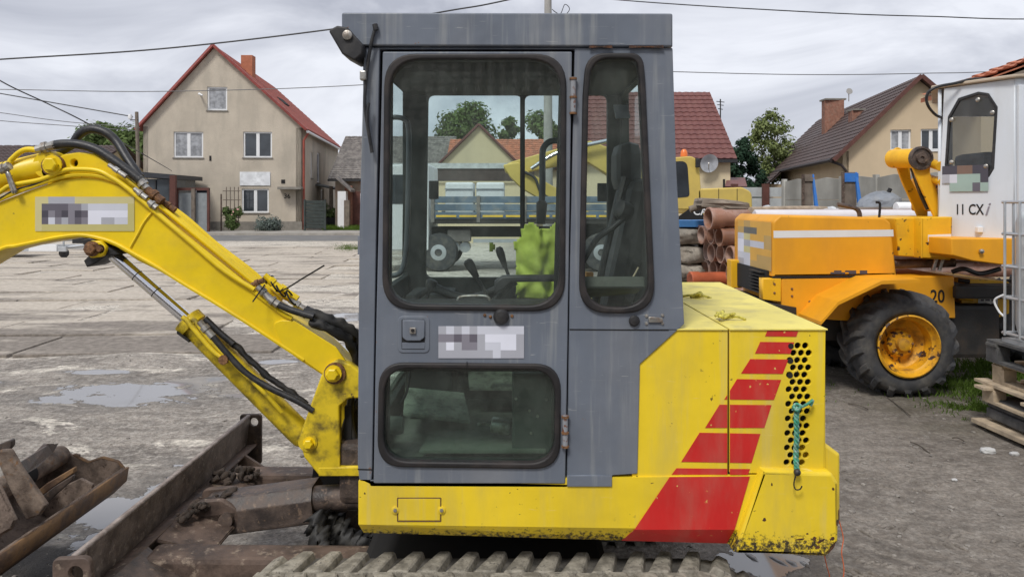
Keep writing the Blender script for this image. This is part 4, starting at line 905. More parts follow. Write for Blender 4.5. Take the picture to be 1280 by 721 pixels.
# ================================================================== BACKGROUND
m_stucco = MAT('beige_roughcast', (.52, .46, .375), .95, var=.09, vs=.7, dirt=(.33, .30, .25), da=.5, ds=1.1, streak=True, bump=.9, bs=22, bd=.03)
m_cream = MAT('cream_render', (.66, .56, .37), .9, var=.04, vs=.6, dirt=(.4, .36, .27), da=.25, ds=1, streak=True, bump=.2, bs=15)
m_tan = MAT('tan_render', (.58, .46, .31), .9, var=.05, vs=.6, dirt=(.4, .33, .24), da=.25, ds=.8, streak=True, bump=.2, bs=15)
m_plinth = MAT('grey_plinth', (.22, .205, .18), .9, var=.15)
m_white = MAT('white_frame', (.78, .79, .80), .5, var=.04, dirt=(.4, .4, .38), da=.3, ds=4)
m_pane = MAT('dark_pane', (.035, .042, .05), .08, var=.3, vs=1.3, bump=0, spec=.8)
m_curt = MAT('curtain', (.30, .31, .33), .8, var=.35, vs=3, bump=0)
m_redroof = MAT('red_roof_tiles', (.33, .075, .05), .6, var=.18, vs=1.4, dirt=(.16, .08, .06), da=.4, ds=2, bump=.1)
m_oldred = MAT('wine_roof_tiles', (.165, .060, .052), .55, var=.16, vs=2, dirt=(.12, .07, .06), da=.4, ds=2, bump=.1)
m_brroof = MAT('brown_roof_tiles', (.075, .050, .045), .5, var=.15, vs=1.5, dirt=(.14, .11, .10), da=.35, ds=2, bump=.1)
m_orroof = MAT('orange_roof_tiles', (.42, .15, .08), .75, var=.3, vs=4, dirt=(.25, .14, .10), da=.5, ds=3)
m_gryroof = MAT('weathered_grey_tiles', (.17, .155, .145), .9, var=.3, vs=3, dirt=(.28, .26, .23), da=.6, ds=3)
m_brick = MAT('brick', (.27, .125, .085), .9, var=.2, vs=6, dirt=(.35, .28, .22), da=.4, ds=8)
m_wood = MAT('grey_wood', (.16, .13, .105), .9, var=.25, vs=4, dirt=(.3, .27, .22), da=.4, ds=5, streak=True)
m_dkwood = MAT('dark_green_boards', (.035, .045, .042), .8, var=.2, vs=4, dirt=(.08, .09, .08), da=.4, ds=3)
m_brown = MAT('brown_paint', (.10, .035, .025), .6)
m_redpipe = MAT('red_brown_pipe', (.28, .06, .04), .5)
m_conc = MAT('grey_concrete', (.33, .325, .30), .95, var=.14, vs=1.5, dirt=(.16, .155, .14), da=.55, ds=1.2, streak=True, bump=.3, bs=10)
m_int = MAT('room_dark', (.03, .03, .035), .9, bump=0)
def roof_tiles(name, A, B, C_, mat, parent, tw=.3, cl=.35, amp=.035, step=.03, thick=.06):
    """A, B: eave ends; C_: ridge point above A. A stepped and waved tile skin over the slope, plus a solid deck under it."""
    A, B, C_ = Vector(A), Vector(B), Vector(C_); u = (B - A); W = u.length; u.normalize(); v = C_ - A; L = v.length; v.normalize(); n = u.cross(v).normalized()
    if n.z < 0: n = -n
    deck = slabq('roof', [A + n * 0, B, B + (C_ - A), C_], thick, mat, parent, 0)
    nx = max(2, int(W / tw)); nc = max(1, int(L / cl)); bm = bmesh.new(); sub = 4; rows = []
    for j in range(nc):
        for end in (0, 1):
            d = (j + end) / nc * L; h = .012 + (step if end == 0 else 0)
            rows.append([bm.verts.new(A + u * (i / (nx * sub) * W) + v * (d - (.0 if end == 0 else -.0)) + n * (h + amp * (.5 + .5 * sin(2 * pi * i / sub + .6)))) for i in range(nx * sub + 1)])
    for r in range(len(rows) - 1):
        for i in range(nx * sub): bm.faces.new((rows[r][i], rows[r][i + 1], rows[r + 1][i + 1], rows[r + 1][i]))
    me = bpy.data.meshes.new('roof_tile_rows'); bm.to_mesh(me); bm.free()
    o = link_mesh('roof_tile_rows', me, mat, deck); o['kind'] = 'stuff'; return deck
def win(wall, M, u0, v0, u1, v1, mull=(.5,), fr=.07, deep=.10, sill=True, curt=None, fmat=None, name='window'):
    """frame set back in a wall opening, pane behind it"""
    loops = [[(u0, v0), (u1, v0), (u1, v1), (u0, v1)]]; cuts = [u0] + [u0 + (u1 - u0) * k for k in mull] + [u1]
    for a, b in zip(cuts[:-1], cuts[1:]): loops.append([(a + fr, v0 + fr), (b - fr, v0 + fr), (b - fr, v1 - fr), (a + fr, v1 - fr)])
    f = plate(name, loops, .07, M, fmat or m_white, wall, 0, -deep)
    for a, b in zip(cuts[:-1], cuts[1:]):
        plate('pane', [[(a + fr * .8, v0 + fr * .8), (b - fr * .8, v0 + fr * .8), (b - fr * .8, v1 - fr * .8), (a + fr * .8, v1 - fr * .8)]], .01, M, curt or m_pane, f, 0, -deep - .04)
    if sill: plate('sill', [[(u0 - .06, v0 - .07), (u1 + .06, v0 - .07), (u1 + .06, v0), (u0 - .06, v0)]], .16, M, m_plinth if sill == 2 else m_white, f, 0, .06)
    return f
# ---- beige gable house (46 m away)
HA = math.atan(-.093)                     # turned a little: its long side runs towards upper left of the view
ox, oy = -23.35, 46.8
fu = Vector((cos(-HA) if False else 1, .093, 0)).normalized(); ang = math.atan2(fu.y, fu.x)
MA = wallM((ox, oy - .0, 0), ang)
house = thing('gable_house', 'beige roughcast house with red roof and steep gable beyond the yard', 'house', (ox + 5, oy + 6, 0))
Wd, He, Pk, Px = 9.8, 6.75, 11.7, 4.35
def on(px, py):                          # a measured point carried onto the gable wall: (u, v)
    k = (px - 640) / F; o3 = Vector((ox, oy)); # solve (ox+u*fx)/(oy+u*fy) = k
    uu = (k * oy - ox) / (fu.x - k * fu.y); Y = oy + uu * fu.y
    return uu, EYE - (py - HOR) / F * Y
wins = [((259, 138), (284, 109), ()), ((217, 197), (254, 165), (.5,)), ((304, 197), (340, 165), (.5,)), ((302, 266), (336, 236), (.5,)), ((224, 272), (262, 235), (.5,))]
rects = [(on(*a), on(*b), m_) for a, b, m_ in wins]
gw = plate('gable_wall', [[(0, 0), (Wd, 0), (Wd, He), (Px, Pk), (0, He)]] + [[(a[0], a[1]), (b[0], a[1]), (b[0], b[1]), (a[0], b[1])] for a, b, _ in rects], .35, MA, m_stucco, house)
for k, (a, b, mu) in enumerate(rects): win(gw, MA, a[0], a[1], b[0], b[1], mu, .10, .08, 2, m_curt if k in (0, 1) else m_pane)
HL = 16.5; corner = MA @ Vector((Wd, 0, 0)); sdir = Vector((-fu.y, fu.x, 0)); MS = wallM(corner, math.atan2(sdir.y, sdir.x))
srect = [(3.4, 3.55, 4.1, 5.35), (5.9, 3.3, 7.3, 5.5), (7.6, .3, 9.0, 2.9)]
sw = plate('side_wall', [[(0, 0), (HL, 0), (HL, He - .1), (0, He - .1)]] + [[(a, b), (c_, b), (c_, d), (a, d)] for a, b, c_, d in srect], .35, MS, m_stucco, house)
for a, b, c_, d in srect: win(sw, MS, a, b, c_, d, () if d - b < 2 or d > 5 else (.5,), .12, .08, 2, m_curt)
MB_ = wallM(MA @ Vector((0, 0, 0)) + sdir * HL, ang); plate('rear_wall', [[(0, 0), (Wd, 0), (Wd, He), (Px, Pk), (0, He)]], .3, MB_, m_stucco, house)
plate('left_wall', [[(0, 0), (HL, 0), (HL, He - .1), (0, He - .1)]], .3, wallM(MA @ Vector((.3, 0, 0)), math.atan2(sdir.y, sdir.x)), m_stucco, house)
up = lambda u, v, d: MA @ Vector((u, v, 0)) + sdir * d
sR = (Pk - He) / (Wd - Px); sL = (Pk - He) / Px
roof_tiles('r', up(Wd + .35, He - .35 * sR + .12, -.2), up(Wd + .35, He - .35 * sR + .12, HL + .2), up(Px, Pk + .12, -.2), m_redroof, house, .35, .40, .04)
roof_tiles('r', up(-.35, He - .35 * sL + .12, -.2), up(-.35, He - .35 * sL + .12, HL + .2), up(Px, Pk + .12, -.2), m_redroof, house, .35, .40, .04)
m_trim = MAT('red_sheet_trim', (.26, .055, .045), .5)
for (u0, v0) in ((Wd + .38, He - .38 * sR + .1), (-.38, He - .38 * sL + .1)):
    bm = bmesh.new(); a_, b_ = up(u0, v0, -.26), up(Px, Pk + .14, -.26); sweep(bm, [a_, b_], .11, 4); done('barge_board', bm, m_trim, house)
tube('gutter', [up(Wd + .42, He - .35, -.2), up(Wd + .42, He - .38, HL)], .09, m_white, house, 8, 1)
tube('downpipe', [up(Wd + .40, He - .4, .2), up(Wd + .12, He - .9, .15), up(Wd + .12, .1, .15)], .08, m_redpipe, house, 8, 1)
plate('plinth', [[(-.03, 0), (Wd + .03, 0), (Wd + .03, .62), (-.03, .62)]], .06, MA, m_plinth, house, 0, .03)
cp = up(5.65, 0, 3.2); box('chimney', (cp.x, cp.y, 11.1), (.78, .65, 1.5), MAT('orange_chimney', (.42, .16, .09), .9, var=.1), house, .02)
q = up(7.6, 9.0, 5.0); box('roof_window', q, (.7, 1.2, .08), m_gap, house, 0, Matrix.Rotation(math.atan(sR), 3, 'Y').to_euler())
a_, b_ = on(300, 232), on(338, 215); plate('blank_sign', [[(a_[0], a_[1]), (b_[0], a_[1]), (b_[0], b_[1]), (a_[0], b_[1])]], .05, MA, MAT('chalk_white_board', (.74, .76, .78), .7, dirt=(.4, .4, .42), da=.5, ds=2), house, 0, .06)
a_, b_ = on(350, 237), on(379, 234); plate('ledge', [[(a_[0], a_[1]), (b_[0], a_[1]), (b_[0], b_[1]), (a_[0], b_[1])]], .8, MA, m_plinth, house, 0, .8)
u_, v_ = on(359, 245.5); text('house_number', '36', .42, MA @ Matrix.Translation((u_, v_, .02)), m_gap, house)
u_, v_ = on(354, 227); plate('vent', [[(u_ - .12, v_ - .12), (u_ + .12, v_ - .12), (u_ + .12, v_ + .12), (u_ - .12, v_ + .12)]], .04, MA, m_gap, house, 0, .03)
u_, v_ = on(263, 198); plate('vent', [[(u_ - .06, v_ - .16), (u_ + .06, v_ - .16), (u_ + .06, v_ + .16), (u_ - .06, v_ + .16)]], .04, MA, m_gap, house, 0, .03)
u_, v_ = on(250, 117); tube('cable_bracket', [MA @ Vector((u_, v_, .0)), MA @ Vector((u_ + .1, v_ - .1, .5)), MA @ Vector((u_ + .35, v_ - .2, .6))], .06, m_white, house, 6)
# porch canopy, gate, planter by the side door
cq = MS @ Vector((6.8, 3.0, .7)); bm = bmesh.new()
for k in range(1): add_box(bm, (0, 0, 0), (1.6, 3.2, .12), None, .03)
done('door_canopy', bm, MAT('dark_canopy', (.09, .10, .095), .6), house, M=wallM(cq, 0) @ Matrix.Rotation(R(-90), 4, 'X') @ Matrix.Rotation(R(12), 4, 'Y'))
box('canopy_post', MS @ Vector((4.6, 1.5, 1.2)), (.22, .22, 3.0), m_wood, house)
g0 = P(381, 290, 45.2); gate = thing('garden_gate', 'dark green board gate at the corner of the beige house', 'gate', (g0.x, g0.y, .12))
for k in range(8): box('board', (g0.x + .62, g0.y, .36 + k * .215), (1.15, .05, .195), m_dkwood, gate)
for dx in (0, 1.24): box('gate_post', (g0.x + dx, g0.y - .03, 1.05), (.12, .12, 1.95), m_dkwood, gate)
# foliage builder
def leafcloud(cl, n, size, seed, squash=(1, 1, 1), jit=.35):
    rnd = random.Random(seed); vs, fs = [], []
    tot = sum(c[3] ** 2 for c in cl)
    for (cx, cy, cz, r) in cl:
        for _ in range(int(n * r * r / tot)):
            while True:
                d = Vector((rnd.gauss(0, 1), rnd.gauss(0, 1), rnd.gauss(0, 1)))
                if d.length > .1: break
            d.normalize(); rr = r * (rnd.random() ** .42) * (1 + .35 * noise.noise(d * 2.2 + Vector((seed, cx, cz))))
            c = Vector((cx, cy, cz)) + Vector((d.x * squash[0], d.y * squash[1], d.z * squash[2])) * rr
            if c.z < .05: continue
            nrm = (d + Vector((rnd.gauss(0, jit), rnd.gauss(0, jit), rnd.gauss(0, jit) + .3))).normalized(); a = nrm.orthogonal().normalized(); b = nrm.cross(a); th = rnd.uniform(0, 2 * pi)
            a, b = a * cos(th) + b * sin(th), b * cos(th) - a * sin(th); s = size * rnd.uniform(.6, 1.3); k = len(vs)
            vs += [c - a * s, c + b * s * .55, c + a * s, c - b * s * .55]; fs.append((k, k + 1, k + 2, k + 3))
    return vs, fs
def FOL(name, a, b, s=.8):
    t = NT(name); c = t.mix(t.ramp(t.noise(s, 5, .6), .3, .7), a, b); c = t.mix(t.ramp(t.noise(s * 9, 3), .4, .7, 0, .6), c, sh(b, 1.35))
    d = t.n('ShaderNodeBsdfDiffuse'); t.l(c, d.inputs[0]); tr = t.n('ShaderNodeBsdfTranslucent'); t.l(c, tr.inputs[0]); m = t.n('ShaderNodeMixShader'); m.inputs[0].default_value = .28
    t.l(d.outputs[0], m.inputs[1]); t.l(tr.outputs[0], m.inputs[2]); t.l(m.outputs[0], t.out.inputs[0]); return t.m
m_fol = FOL('broadleaf_foliage', (.075, .11, .04), (.15, .21, .08)); m_fold = FOL('conifer_foliage', (.022, .045, .03), (.045, .08, .05)); m_folb = FOL('birch_foliage', (.13, .17, .06), (.24, .28, .12))
m_bark = MAT('bark', (.09, .075, .06), .95, var=.3, vs=6); m_birch = MAT('birch_bark', (.45, .43, .40), .9, var=.3, vs=6, dirt=(.05, .05, .05), da=.8, ds=5)
def tree(label, base, h, clumps, n, size, mat, seed, trunk_r=.25, bark=None, name='broadleaf_tree', group=None, limbs=5):
    b = Vector(base); t = thing(name, label, 'tree', b, 0, group); rnd = random.Random(seed)
    bm = bmesh.new(); top = b + Vector((rnd.uniform(-.3, .3), 0, h * .8))
    sweep(bm, smooth_pts([b, b + Vector((.1, 0, h * .3)), top], 5), [trunk_r * (1 - .85 * k / 10) for k in range(11)], 8)
    for k in range(limbs):
        c = clumps[k % len(clumps)]; s0 = b + (top - b) * rnd.uniform(.3, .6); e_ = b + Vector(c[:3]); sweep(bm, smooth_pts([s0, (s0 + e_) / 2 + Vector((0, 0, .3)), e_], 3), [trunk_r * .4 * (1 - .8 * q / 6) for q in range(7)], 6)
    done('trunk', bm, bark or m_bark, t, True)
    vs, fs = leafcloud([(b.x + c[0], b.y + c[1], c[2] + b.z, c[3]) for c in clumps], n, size, seed)
    me = bpy.data.meshes.new('crown'); me.from_pydata(vs, [], fs); link_mesh('crown', me, mat, t)
    return t
def clumps_for(rx, ry, z0, z1, n, seed, r0=.28, cone=False):
    rnd = random.Random(seed); out = []
    for k in range(n):
        f = rnd.random(); z = z0 + (z1 - z0) * f; w_ = (1 - f) ** .8 + .08 if cone else math.sqrt(max(.05, 1 - (2 * f - .95) ** 2))
        th = rnd.uniform(0, 2 * pi); rad = rnd.random() ** .5; r = r0 * rx * rnd.uniform(.6, 1.25) * (1 if not cone else (.35 + w_ * .8))
        out.append((rx * w_ * rad * cos(th) * .85, ry * w_ * rad * sin(th) * .85, z, r))
    return out
def tree_at(label, px, Y, pw, ptop, mat, seed, n=7000, size=.17, nc=40, cone=False, base_z=1.0, **k):
    x = (px - 640) / F * Y; rx = pw / 2 / F * Y * 1.22; zt_ = EYE - (ptop - HOR) / F * Y
    return tree(label, (x, Y, 0), zt_, clumps_for(rx, rx * .9, base_z + rx * .3, zt_ - rx * .28, nc, seed, cone=cone), n, size, mat, seed, max(.15, zt_ * .025), **k)
tree_at('green leafy tree behind the utility pole left of the beige house', 143, 62, 120, 148, m_fol, 3, 20000, .24, 60)
tree_at('large spreading tree above the cream gable, seen through the cab windows', 585, 62, 100, 126, m_fol, 11, 10000, .2, 50, base_z=2.5)
tree_at('low bushy tree right of the cream gable peak, seen through the cab windows', 636, 60, 50, 143, m_fol, 12, 6000, .2, 30)
tree_at('dense tree beside the concrete utility pole, seen through the cab windows', 676, 58, 76, 134, m_fol, 13, 9000, .2, 46)
tree_at('dark green spruce between the two roofs on the right', 928, 50, 60, 158, m_fold, 21, 12000, .13, 60, cone=True, name='spruce_tree')
tree_at('dark low conifer at the foot of the spruce', 910, 48, 30, 192, m_fold, 22, 5000, .13, 30, name='spruce_tree')
tree_at('tall pale birch with drooping twigs beside the brown roofed house', 964, 54, 52, 134, m_folb, 23, 5200, .13, 75, bark=m_birch, name='birch_tree', base_z=3)
# rosebush, lavender, planter plants at the beige house
def bush(name, label, px, py, Y, w_, h, mat, seed, n=1600, size=.07, cat='bush', flowers=None):
    p = P(px, py, Y); t = thing(name, label, cat, (p.x, p.y, p.z)); rnd = random.Random(seed)
    cl = [(p.x + rnd.uniform(-.5, .5) * w_ * .7, p.y + rnd.uniform(-.3, .3) * w_, p.z + h * rnd.uniform(.2, .8), w_ * .28) for _ in range(9)]
    vs, fs = leafcloud(cl, n, size, seed); me = bpy.data.meshes.new('foliage'); me.from_pydata(vs, [], fs); link_mesh('foliage', me, mat, t)
    bm = bmesh.new()
    for k in range(5): sweep(bm, [p, p + Vector((rnd.uniform(-.3, .3) * w_, 0, h * .6))], .02, 5)
    done('stems', bm, m_bark, t)
    if flowers:
        vs, fs = leafcloud([(c[0], c[1] - .12, c[2], c[3]) for c in cl], 26, .09, seed + 1); me = bpy.data.meshes.new('flowers'); me.from_pydata(vs, [], fs); link_mesh('flowers', me, flowers, t)
    return t
m_lav = FOL('lavender', (.10, .13, .10), (.18, .21, .20), 3)
bush('rose_bush', 'small climbing rose bush against the beige house wall', 290, 289, 45.4, 1.1, 1.6, m_fol, 5, 2200, .08, flowers=MAT('pale_rose', (.7, .35, .35), .7))
bush('lavender_bush', 'low grey-green lavender bush under the ground floor window', 336, 290, 45.2, 1.7, .75, m_lav, 6, 2600, .07)
bush('potted_shrub', 'green shrub in a dark planter by the side door of the beige house', 412, 280, 52, 1.2, 1.5, m_fol, 8, 1500, .09)
bush('potted_shrub', 'low shrub at the end of the dark planter near the barn', 426, 282, 55, 1.1, 1.0, m_fol, 9, 1300, .09)
pl = P(417, 284, 51.5); box_ = box('planter', (pl.x, pl.y, .45), (1.6, .5, .7), m_gap, None, .03); tag(box_, 'dark rectangular planter by the side door of the beige house', 'planter')
tr_ = thing('garden_trellis', 'small wooden trellis behind the rose bush on the beige wall', 'trellis', (P(290, 289, 45.6).x, 45.6, 0))
for k in range(4): box('slat', (P(283 + k * 5, 0, 45.7).x, 45.7, 1.7), (.05, .03, 2.2), m_wood, tr_)
for k in range(4): box('slat', (P(290, 0, 45.7).x, 45.66, .9 + k * .55), (1.1, .03, .05), m_wood, tr_)
st_ = box('rusty_stake', (P(276.5, 0, 44.6).x, 44.6, 1.2), (.07, .07, 2.3), m_rust, None); tag(st_, 'thin rusty stake standing before the beige house wall', 'stake')
# dark porch shed and grey gate on the left
sh_ = thing('porch_shed', 'dark flat roofed porch with brown corner post left of the beige house', 'shed', (P(198, 290, 43).x, 43, 0))
xa_, xb_ = P(166, 0, 43).x, P(219, 0, 43).x
box('wall', ((xa_ + xb_) / 2, 44.6, 1.6), (xb_ - xa_ - .3, 3, 3.2), MAT('dark_glazing', (.045, .055, .065), .25, var=.3, vs=1), sh_)
prism('flat_roof', [(xa_ - .5, 42.8, 3.70), (xb_, 42.8, 3.45), (xb_, 42.8, 3.2), (xa_ - .5, 42.8, 3.35)], (0, 4, 0), MAT('black_fascia', (.03, .033, .04), .5), sh_, 0)
box('corner_post', (xb_, 42.75, 1.7), (.34, .2, 3.4), m_brown, sh_)
for k in range(3): box('glazing_bar', (xa_ + .5 + k * .8, 43.05, 1.6), (.06, .06, 3.1), m_black, sh_)
gg = thing('sheet_gate', 'grey sheet metal gate with brown frame left of the beige house', 'gate', (P(243, 290, 43.5).x, 43.5, 0))
x0_, x1_ = P(222, 0, 43.5).x, P(261, 0, 43.5).x
for k in range(2): box('panel', (x0_ + (x1_ - x0_) * (.25 + .5 * k), 43.5, 1.25), ((x1_ - x0_) * .46, .05, 2.3), MAT('grey_sheet', (.25, .27, .28), .5, var=.1), gg)
for xx in (x0_, x1_): box('gate_post', (xx, 43.45, 1.35), (.13, .13, 2.6), m_brown, gg)
box('top_rail', ((x0_ + x1_) / 2, 43.44, 2.62), (x1_ - x0_ + .13, .12, .16), m_brown, gg)
box('timber_post', ((x0_ + x1_) / 2 + .1, 43.3, 1.35), (.2, .15, 2.6), m_wood, gg)
# ---- barn with weathered roof behind, and the little white shed
def simple_house(name, label, x0, x1, Yf, zE, Yr, zR, mwall, mroof, gable='x', depth_back=None, cat='house', tw=.3, over=.3, cl=.35):
    """long house whose roof slope faces the viewer"""
    h = thing(name, label, cat, ((x0 + x1) / 2, Yr, 0)); Yb = 2 * Yr - Yf
    plate('front_wall', [[(x0, 0), (x1, 0), (x1, zE), (x0, zE)]], .3, front(Yf), mwall, h)
    k = (zR - zE) / (Yr - Yf)
    for xx in (x0 + .15, x1 - .0):
        plate('end_wall', [[(0, 0), (Yb - Yf - .02, 0), (Yb - Yf - .02, zE), (Yr - Yf, zR - .05), (0, zE)]], .15, wallM((xx, Yf + .01, 0), R(90)), mwall, h)
    roof_tiles('r', (x0 - over, Yf - over, zE - over * k + .1), (x1 + over, Yf - over, zE - over * k + .1), (x0 - over, Yr, zR + .1), mroof, h, tw, cl)
    roof_tiles('r', (x0 - over, Yb + over, zE - over * k + .1), (x1 + over, Yb + over, zE - over * k + .1), (x0 - over, Yr, zR + .1), mroof, h, .6, .7)
    box('gutter', ((x0 + x1) / 2, Yf - over - .06, zE - over * k + .02), (x1 - x0 + 2 * over, .12, .14), m_black, h)
    return h
barn = simple_house('old_barn', 'old brick barn with weathered grey tile roof behind the beige house', -12.2, -4.6, 51, 3.6, 56, 6.75, MAT('barn_wall', (.36, .31, .25), .95, var=.2, vs=1, dirt=(.3, .12, .08), da=.7, ds=.9), m_gryroof, cat='barn', over=.4, cl=.3, tw=.25)
box('barn_door', (P(446, 0, 50.8).x, 50.8, 1.3), (1.2, .1, 2.6), m_brown, barn); box('brick_pier', (P(436, 0, 50.7).x, 50.7, 1.5), (.5, .2, 3), m_brick, barn)
wsx = P(429, 0, 56).x; ws = thing('white_outbuilding', 'small white outbuilding with dark lean-to roof between house and barn', 'shed', (wsx, 49.9, 0))
box('wall', (P(428, 0, 49.8).x, 49.9, 1.3), (.55, .6, 2.6), m_white, ws); prism('lean_to_roof', [(P(420, 0, 49.5).x, 49.4, 3.6), (P(439, 0, 49.5).x, 49.4, 2.7), (P(439, 0, 49.5).x, 49.4, 2.55), (P(420, 0, 49.5).x, 49.4, 3.45)], (0, 1.4, 0), m_gryroof, ws, 0)
box('doorway', (P(433, 0, 49.5).x, 49.7, 1.0), (.35, .3, 2.0), m_wood, ws)
# white vehicle edge and orange marker at the left of the cab pillar
vv = P(452, 300, 17); van = thing('white_trailer_board', 'white board with orange light beside the grey cab pillar', 'trailer board', (vv.x, 17, 0))
box('board', (P(461, 0, 17).x, 17.1, 1.25), (.42, .1, 1.5), m_white, van, .02); box('lamp', (P(451.5, 0, 17).x, 17, .80), (.14, .12, .42), m_grey, van, .01); box('orange_lens', (P(452.5, 0, 17).x, 16.93, .82), (.09, .02, .18), MAT('orange_lens', (.8, .2, .04), .3), van)
box('post', (P(463, 0, 17).x, 17.15, .3), (.1, .1, .62), m_steel, van)
# ---- brown roof far left
simple_house('low_house', 'low house with brown sheet roof at the far left edge', -35.5, -25.0, 42, 3.3, 47, 5.35, m_cream, m_brroof, over=.4, cl=.28)
# ---- red roofed house right behind the cab
rh = simple_house('cream_house', 'cream house with wine red tile roof and satellite dish right of the cab', 2.6, 9.45, 32, 3.75, 36.2, 7.1, m_cream, m_oldred, tw=.3, cl=.36, over=.22)
turned('satellite_dish', [(0, .05), (.2, .03), (.38, -.05), (.40, -.055), (.38, -.03), (.2, .05), (0, .07)], P(886, 204, 31.6), (-.15, 1, .25), MAT('dish_grey', (.42, .44, .47), .5), rh, 24)
tube('dish_arm', [P(886, 212, 31.7), P(886, 204, 31.2)], .02, m_steel, rh, 6)
tube('antenna_mast', [P(900.5, 155, 36), P(900.5, 124, 36)], .03, m_black, rh, 6)
for yy, w_ in ((127, 5), (131, 4), (136, 3)): tube('antenna_bar', [P(900.5 - w_, yy, 36), P(900.5 + w_, yy + 1, 36)], .02, m_black, rh, 5)
# ---- cream gable seen through the cab, with low shed before it and long red roof behind
ch = thing('gable_cottage', 'cream cottage gable with red verge, seen through the cab door window', 'cottage', (P(600, 0, 40).x, 43, 0))
cx_ = P(598.5, 0, 40).x; plate('gable_wall', [[(cx_ - 3.1, 0), (cx_ + 3.1, 0), (cx_ + 3.1, 2.9), (cx_, 5.95), (cx_ - 3.1, 2.9)]], .3, front(40), m_cream, ch)
for s in (-1, 1): plate('side_wall', [[(0, 0), (8, 0), (8, 2.9), (0, 2.9)]], .3, wallM((cx_ + 3.1 * s + (.3 if s < 0 else 0), 40.3, 0), R(90)), m_cream, ch)
for s in (-1, 1):
    roof_tiles('r', (cx_ + s * 3.3, 39.85, 2.78), (cx_ + s * 3.3, 48.3, 2.78), (cx_, 39.85, 6.03), m_oldred, ch)
    bm = bmesh.new(); sweep(bm, [(cx_ + s * 3.3, 39.82, 2.80), (cx_, 39.82, 6.06)], .07, 4); done('barge_board', bm, m_oldred, ch)
simple_house('long_house', 'long house with faded red roof behind the cream cottage', -4.2, 3.6, 50, 4.3, 54, 6.35, m_cream, m_orroof, over=.3)
ls = thing('low_shed', 'long low cream shed with grey roof edge and brown fascia behind the truck', 'shed', (P(590, 0, 33).x, 34, 0))
xl_, xr_ = P(470, 0, 33).x, P(668, 0, 33).x
box('wall', ((xl_ + xr_) / 2, 34.2, 1.35), (xr_ - xl_ - .2, 2, 2.7), m_cream, ls)
box('brown_fascia', ((xl_ + xr_) / 2, 33.1, EYE + .0 + 1.30), (xr_ - xl_, .08, .56), MAT('brown_fascia', (.07, .05, .045), .7, var=.2), ls)
box('roof_edge', ((xl_ + xr_) / 2, 34.2, EYE + 1.70), (xr_ - xl_ + .2, 2.4, .24), MAT('grey_white_sheet', (.50, .52, .52), .5), ls)
# utility poles
m_pole = MAT('concrete_pole', (.36, .35, .33), .9, var=.12, dirt=(.2, .2, .19), da=.4, ds=3, streak=True)
up1 = turned('utility_pole', [(.17, 0), (.11, 9.3)], (P(685, 0, 24).x, 24, 0), (0, 0, 1), m_pole, None, 14); tag(up1, 'round concrete utility pole rising behind the cab roof', 'utility pole')
box('crossarm', (P(685, 0, 24).x + .1, 23.85, 8.75), (.5, .08, .1), m_black, up1)
for dx in (-.12, .3): turned('insulator', [(.03, 0), (.05, .04), (.03, .12)], (P(685, 0, 24).x + dx, 23.85, 8.8), (0, 0, 1), m_white, up1, 10)
tube('pole_wire_loop', [P(690, 12, 23.8), P(700, 18, 23.8), P(706, 6, 23.8), P(712, 12, 23.9), P(704, 20, 23.9), P(692, 14, 23.9)], .012, m_gap, up1, 5)
pz = P(172, 140, 40); up2 = turned('wooden_pole', [(.11, 0), (.09, pz.z)], (pz.x + .15, 40, 0), (-.03, 0, 1), m_wood, None, 10); tag(up2, 'thin wooden utility pole left of the beige house', 'utility pole')
turned('insulator', [(.1, 0), (.12, .1), (.08, .25)], (pz.x - .35, 39.9, pz.z - .4), (0, 0, 1), m_white, up2, 10)
box('pole_bracket', (pz.x - .15, 39.95, pz.z - .45), (.45, .05, .05), m_black, up2)
# overhead wires
m_wire = MAT('wire', (.03, .03, .032), .6, bump=0); m_wire2 = MAT('pale_wire', (.12, .12, .125), .6, bump=0)
def wire(label, pts, r, mat=m_wire):
    w_ = [P(*p) for p in pts]; tag(tube('overhead_wire', w_, r, mat, None, 5, 10), label, 'wire', 'overhead wires')
wire('thick twisted wire crossing the upper left sky towards the cab roof', [(-1500, 170, 12), (-600, 112, 12), (-200, 88, 12), (0, 74.5, 12), (200, 61.5, 12), (410, 37.5, 12), (560, 14, 12.4), (680, -10, 12.8), (1100, -110, 14), (1800, -260, 15)], .013)
wire('thin wire passing before the beige gable to the cab pillar', [(-1200, 90, 30), (-200, 110, 30), (0, 112, 30), (200, 114.5, 30), (450, 106.5, 30), (700, 85, 30)], .017, m_wire2)
wire('long thin wire from the cab to the white loader cab in the right sky', [(700, 85, 30), (845, 90, 30), (1000, 93.5, 30), (1150, 92, 30), (1320, 85, 30), (2000, 40, 30)], .017, m_wire2)
wire('dark wire sagging across the upper right sky', [(690, -10, 23.8), (770, 0, 22), (950, 12, 20), (1150, 20.5, 20), (1400, 21, 20), (2100, -20, 20)], .016)
wire('steep wire descending to the hoses at the left edge', [(-500, -230, 14), (-60, 60, 14), (0, 101, 14), (60, 130, 14.5), (118, 159, 15), (200, 205, 24), (215, 214, 41)], .013)
wire('upper thin wire running to the wooden pole', [(-700, 10, 40), (-100, 100, 40), (0, 117, 40), (80, 131, 40), (166, 146, 40)], .03, m_wire)
wire('middle thin wire of the group at the left edge', [(-700, 60, 44), (-100, 128, 44), (0, 141, 44), (80, 152, 44), (175, 160, 44)], .022, m_wire2)
wire('lowest thin wire of the group at the left edge', [(-700, 75, 44), (-100, 140, 44), (0, 151, 44), (80, 157, 44), (175, 164, 44)], .022, m_wire2)
